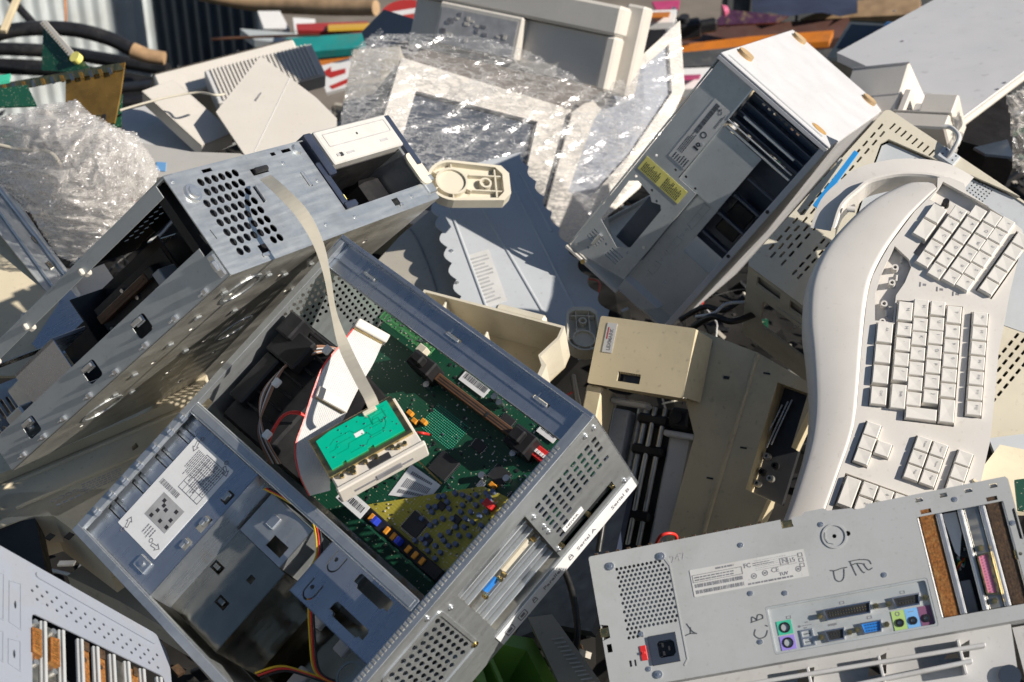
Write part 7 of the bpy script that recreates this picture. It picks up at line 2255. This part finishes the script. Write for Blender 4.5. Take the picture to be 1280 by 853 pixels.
# ================================================================ bottom edge
def bottom_edge():
    # white ribbed frame under the port panel
    t = thing('front_bezel', 'off-white ribbed plastic frame under the grey port panel', 'bezel', M3)
    L = lambda px, py, z=-30: loc(M3, px, py, z)
    ca = []
    for pts in (((998, 838), (1018, 834), (1016, 880), (994, 880)), ((1088, 826), (1108, 816), (1108, 842), (1085, 846)), ((1158, 838), (1210, 812), (1212, 826), (1182, 842)), ((1185, 816), (1212, 800), (1212, 822), (1180, 824))):
        ca.append([L(*p) for p in pts])
    out = [L(770, 846), L(1262, 760), L(1276, 880), L(770, 960)]
    MB().plate([L(800, 850), L(1262, 770), L(1290, 960), L(800, 1000)], ca[:1] + ca[1:2] + ca[3:4], -34, -30).build('face', 'abs_grey', t)
    for a, b in (((820, 876), (1230, 808)), ((820, 908), (1214, 828))):
        p, q = L(*a, -28), L(*b, -28)
        ang = math.degrees(math.atan2(q[1] - p[1], q[0] - p[0]))
        MB().box(0, math.hypot(q[0] - p[0], q[1] - p[1]), -2, 2, 0, 22, .8, T(*p, -30) @ RZ(ang)).build('shelf', 'abs_grey', t)
    for a in ((1012, 846), (1100, 832), (1198, 812)):
        p = L(*a); MB().box(p[0] - 1.5, p[0] + 1.5, p[1] - 24, p[1] + 8, -30, -12, .6).build('rib', 'abs_grey', t)
    p = L(1262, 845); MB().cyl((*p, -30), 10, 5, 18).build('button', 'screen_glass', t)
    MB().box(L(1262, 770)[0] + 2, L(1262, 770)[0] + 40, -230, -135, -60, -50).build('side_face', 'abs_grey', t)
    # green crate and grey grille
    M, lx, ly = fr((606, 900, 1.55), (700, 890, 1.60), (640, 800, 1.66))
    t = thing('green_crate', 'green plastic crate corner at the bottom edge under the opened computer', 'crate', M)
    m = MB().plate([(0, -60), (lx + 20, -60), (lx + 10, ly), (lx * .5, ly + 16), (14, ly - 10)], [[(12, -50), (lx, -50), (lx - 6, ly - 16), (lx * .5, ly), (26, ly - 22)]], -60, 0)
    m.build('wall', 'green_plastic', t)
    MB().box(-20, lx + 40, -60, ly + 30, -66, -61).build('floor', 'green_plastic', t)
    MB().box(lx * .42, lx * .5, -50, ly, -60, -6, 1.5).build('rib', 'green_plastic', t)
    r, M, zs = slab('vent_cover', 'abs_old', ((690, 853, 1.60), (745, 860, 1.58), (668, 775, 1.68)), [(660, 772), (690, 768), (756, 860), (740, 880), (706, 870)], 20, None, 'grey louvred plastic cover between the two lower computers', 'cover')
    for k in range(14):
        a, b = loc(M, 690 + k * 3.6, 800 + k * 5), loc(M, 704 + k * 3.6, 798 + k * 5)
        MB().tube([(*a, -zs * .5), (*b, -zs * .5)], 1.1, 6, False).build('louvre', 'abs_grey', r)
    r, M, zs = slab('dark_board', 'dark_blue_plastic', ((660, 790, 1.75), (760, 700, 1.78), (640, 740, 1.85)), [(640, 800), (700, 700), (790, 600), (770, 690), (740, 790), (690, 780)], 10, None, 'dark blue plastic panel in the gap right of the opened computer', 'panel')
    P = lambda *a: tuple(world_mm(at(*a)))
    o = MB().tube([P(820, 680, 1.62), P(826, 670, 1.60), P(838, 667, 1.60), P(846, 672, 1.61), P(842, 690, 1.62)], 1.9, 8).build('red_wire', 'wire_red')
    tag(o, 'small loop of red wire above the port panel', 'wire')
    # right edge bits
    slab('cream_cover', 'abs_beige', ((1232, 620, 1.62), (1290, 640, 1.62), (1245, 560, 1.70)), [(1216, 600), (1250, 556), (1300, 566), (1300, 640), (1262, 640)], 6, None, 'cream plastic cover at the right edge beyond the keyboard', 'cover')
    slab('grey_cover', 'blue_grey_paint', ((1238, 560, 1.76), (1300, 560, 1.76), (1240, 500, 1.82)), [(1236, 548), (1300, 540), (1300, 566), (1244, 568)], 6, None, 'blue-grey sheet edge at the right border below the vents', 'sheet')
    r, M, zs = slab('circuit_board', 'pcb_green', ((1268, 620, 1.5), (1300, 620, 1.5), (1268, 590, 1.55)), [(1268, 600), (1300, 596), (1300, 640), (1272, 636)], 3, None, 'dark circuit board scrap at the right edge beside the rusty slots', 'circuit board')
    slab('tan_cover', 'abs_beige', ((1240, 540, 1.86), (1300, 540, 1.86), (1244, 440, 1.92)), [(1236, 470), (1300, 440), (1300, 545), (1236, 548)], 30, None, 'beige plastic ledge at the right border behind the keyboard', 'panel')
bottom_edge()

# ---------------------------------------------------------------- loose cables in the gaps
def loose_cables():
    P = lambda *a: tuple(world_mm(at(*a)))
    runs = [('wire_black', 4, [(850, 400, 2.12), (880, 384, 2.10), (905, 388, 2.08), (930, 372, 2.08)], 'black cable in the gap just right of the tower and above the tan printer'),
            ('wire_black', 5, [(862, 412, 2.10), (890, 396, 2.06), (915, 402, 2.05), (945, 392, 2.06)], 'thicker black cable touching the tan printer behind its lid'),
            ('wire_grey', 2.5, [(870, 396, 2.09), (892, 392, 2.06), (908, 380, 2.06), (934, 378, 2.07)], 'thin grey cable crossing the black ones right of the tower'),
            ('wire_black', 4, [(716, 470, 1.9), (726, 520, 1.85), (740, 560, 1.82), (756, 620, 1.80), (748, 690, 1.78)], 'black cable hanging in the gap between the opened computer and tan printer'),
            ('wire_black', 4, [(700, 700, 1.72), (715, 740, 1.7), (722, 790, 1.66), (716, 830, 1.64)], 'black cable running down beside the louvred grey cover'),
            ('cable_beige', 3, [(0, 182, 1.94), (30, 188, 1.93), (60, 190, 1.92), (74, 204, 1.92), (76, 218, 1.93)], 'thin cream cord looping over the milky film at the left')]
    for mt, r, pts, lab in runs:
        o = MB().tube([P(*p) for p in pts], r, 8).build('cable', mt)
        tag(o, lab, 'cable')
loose_cables()
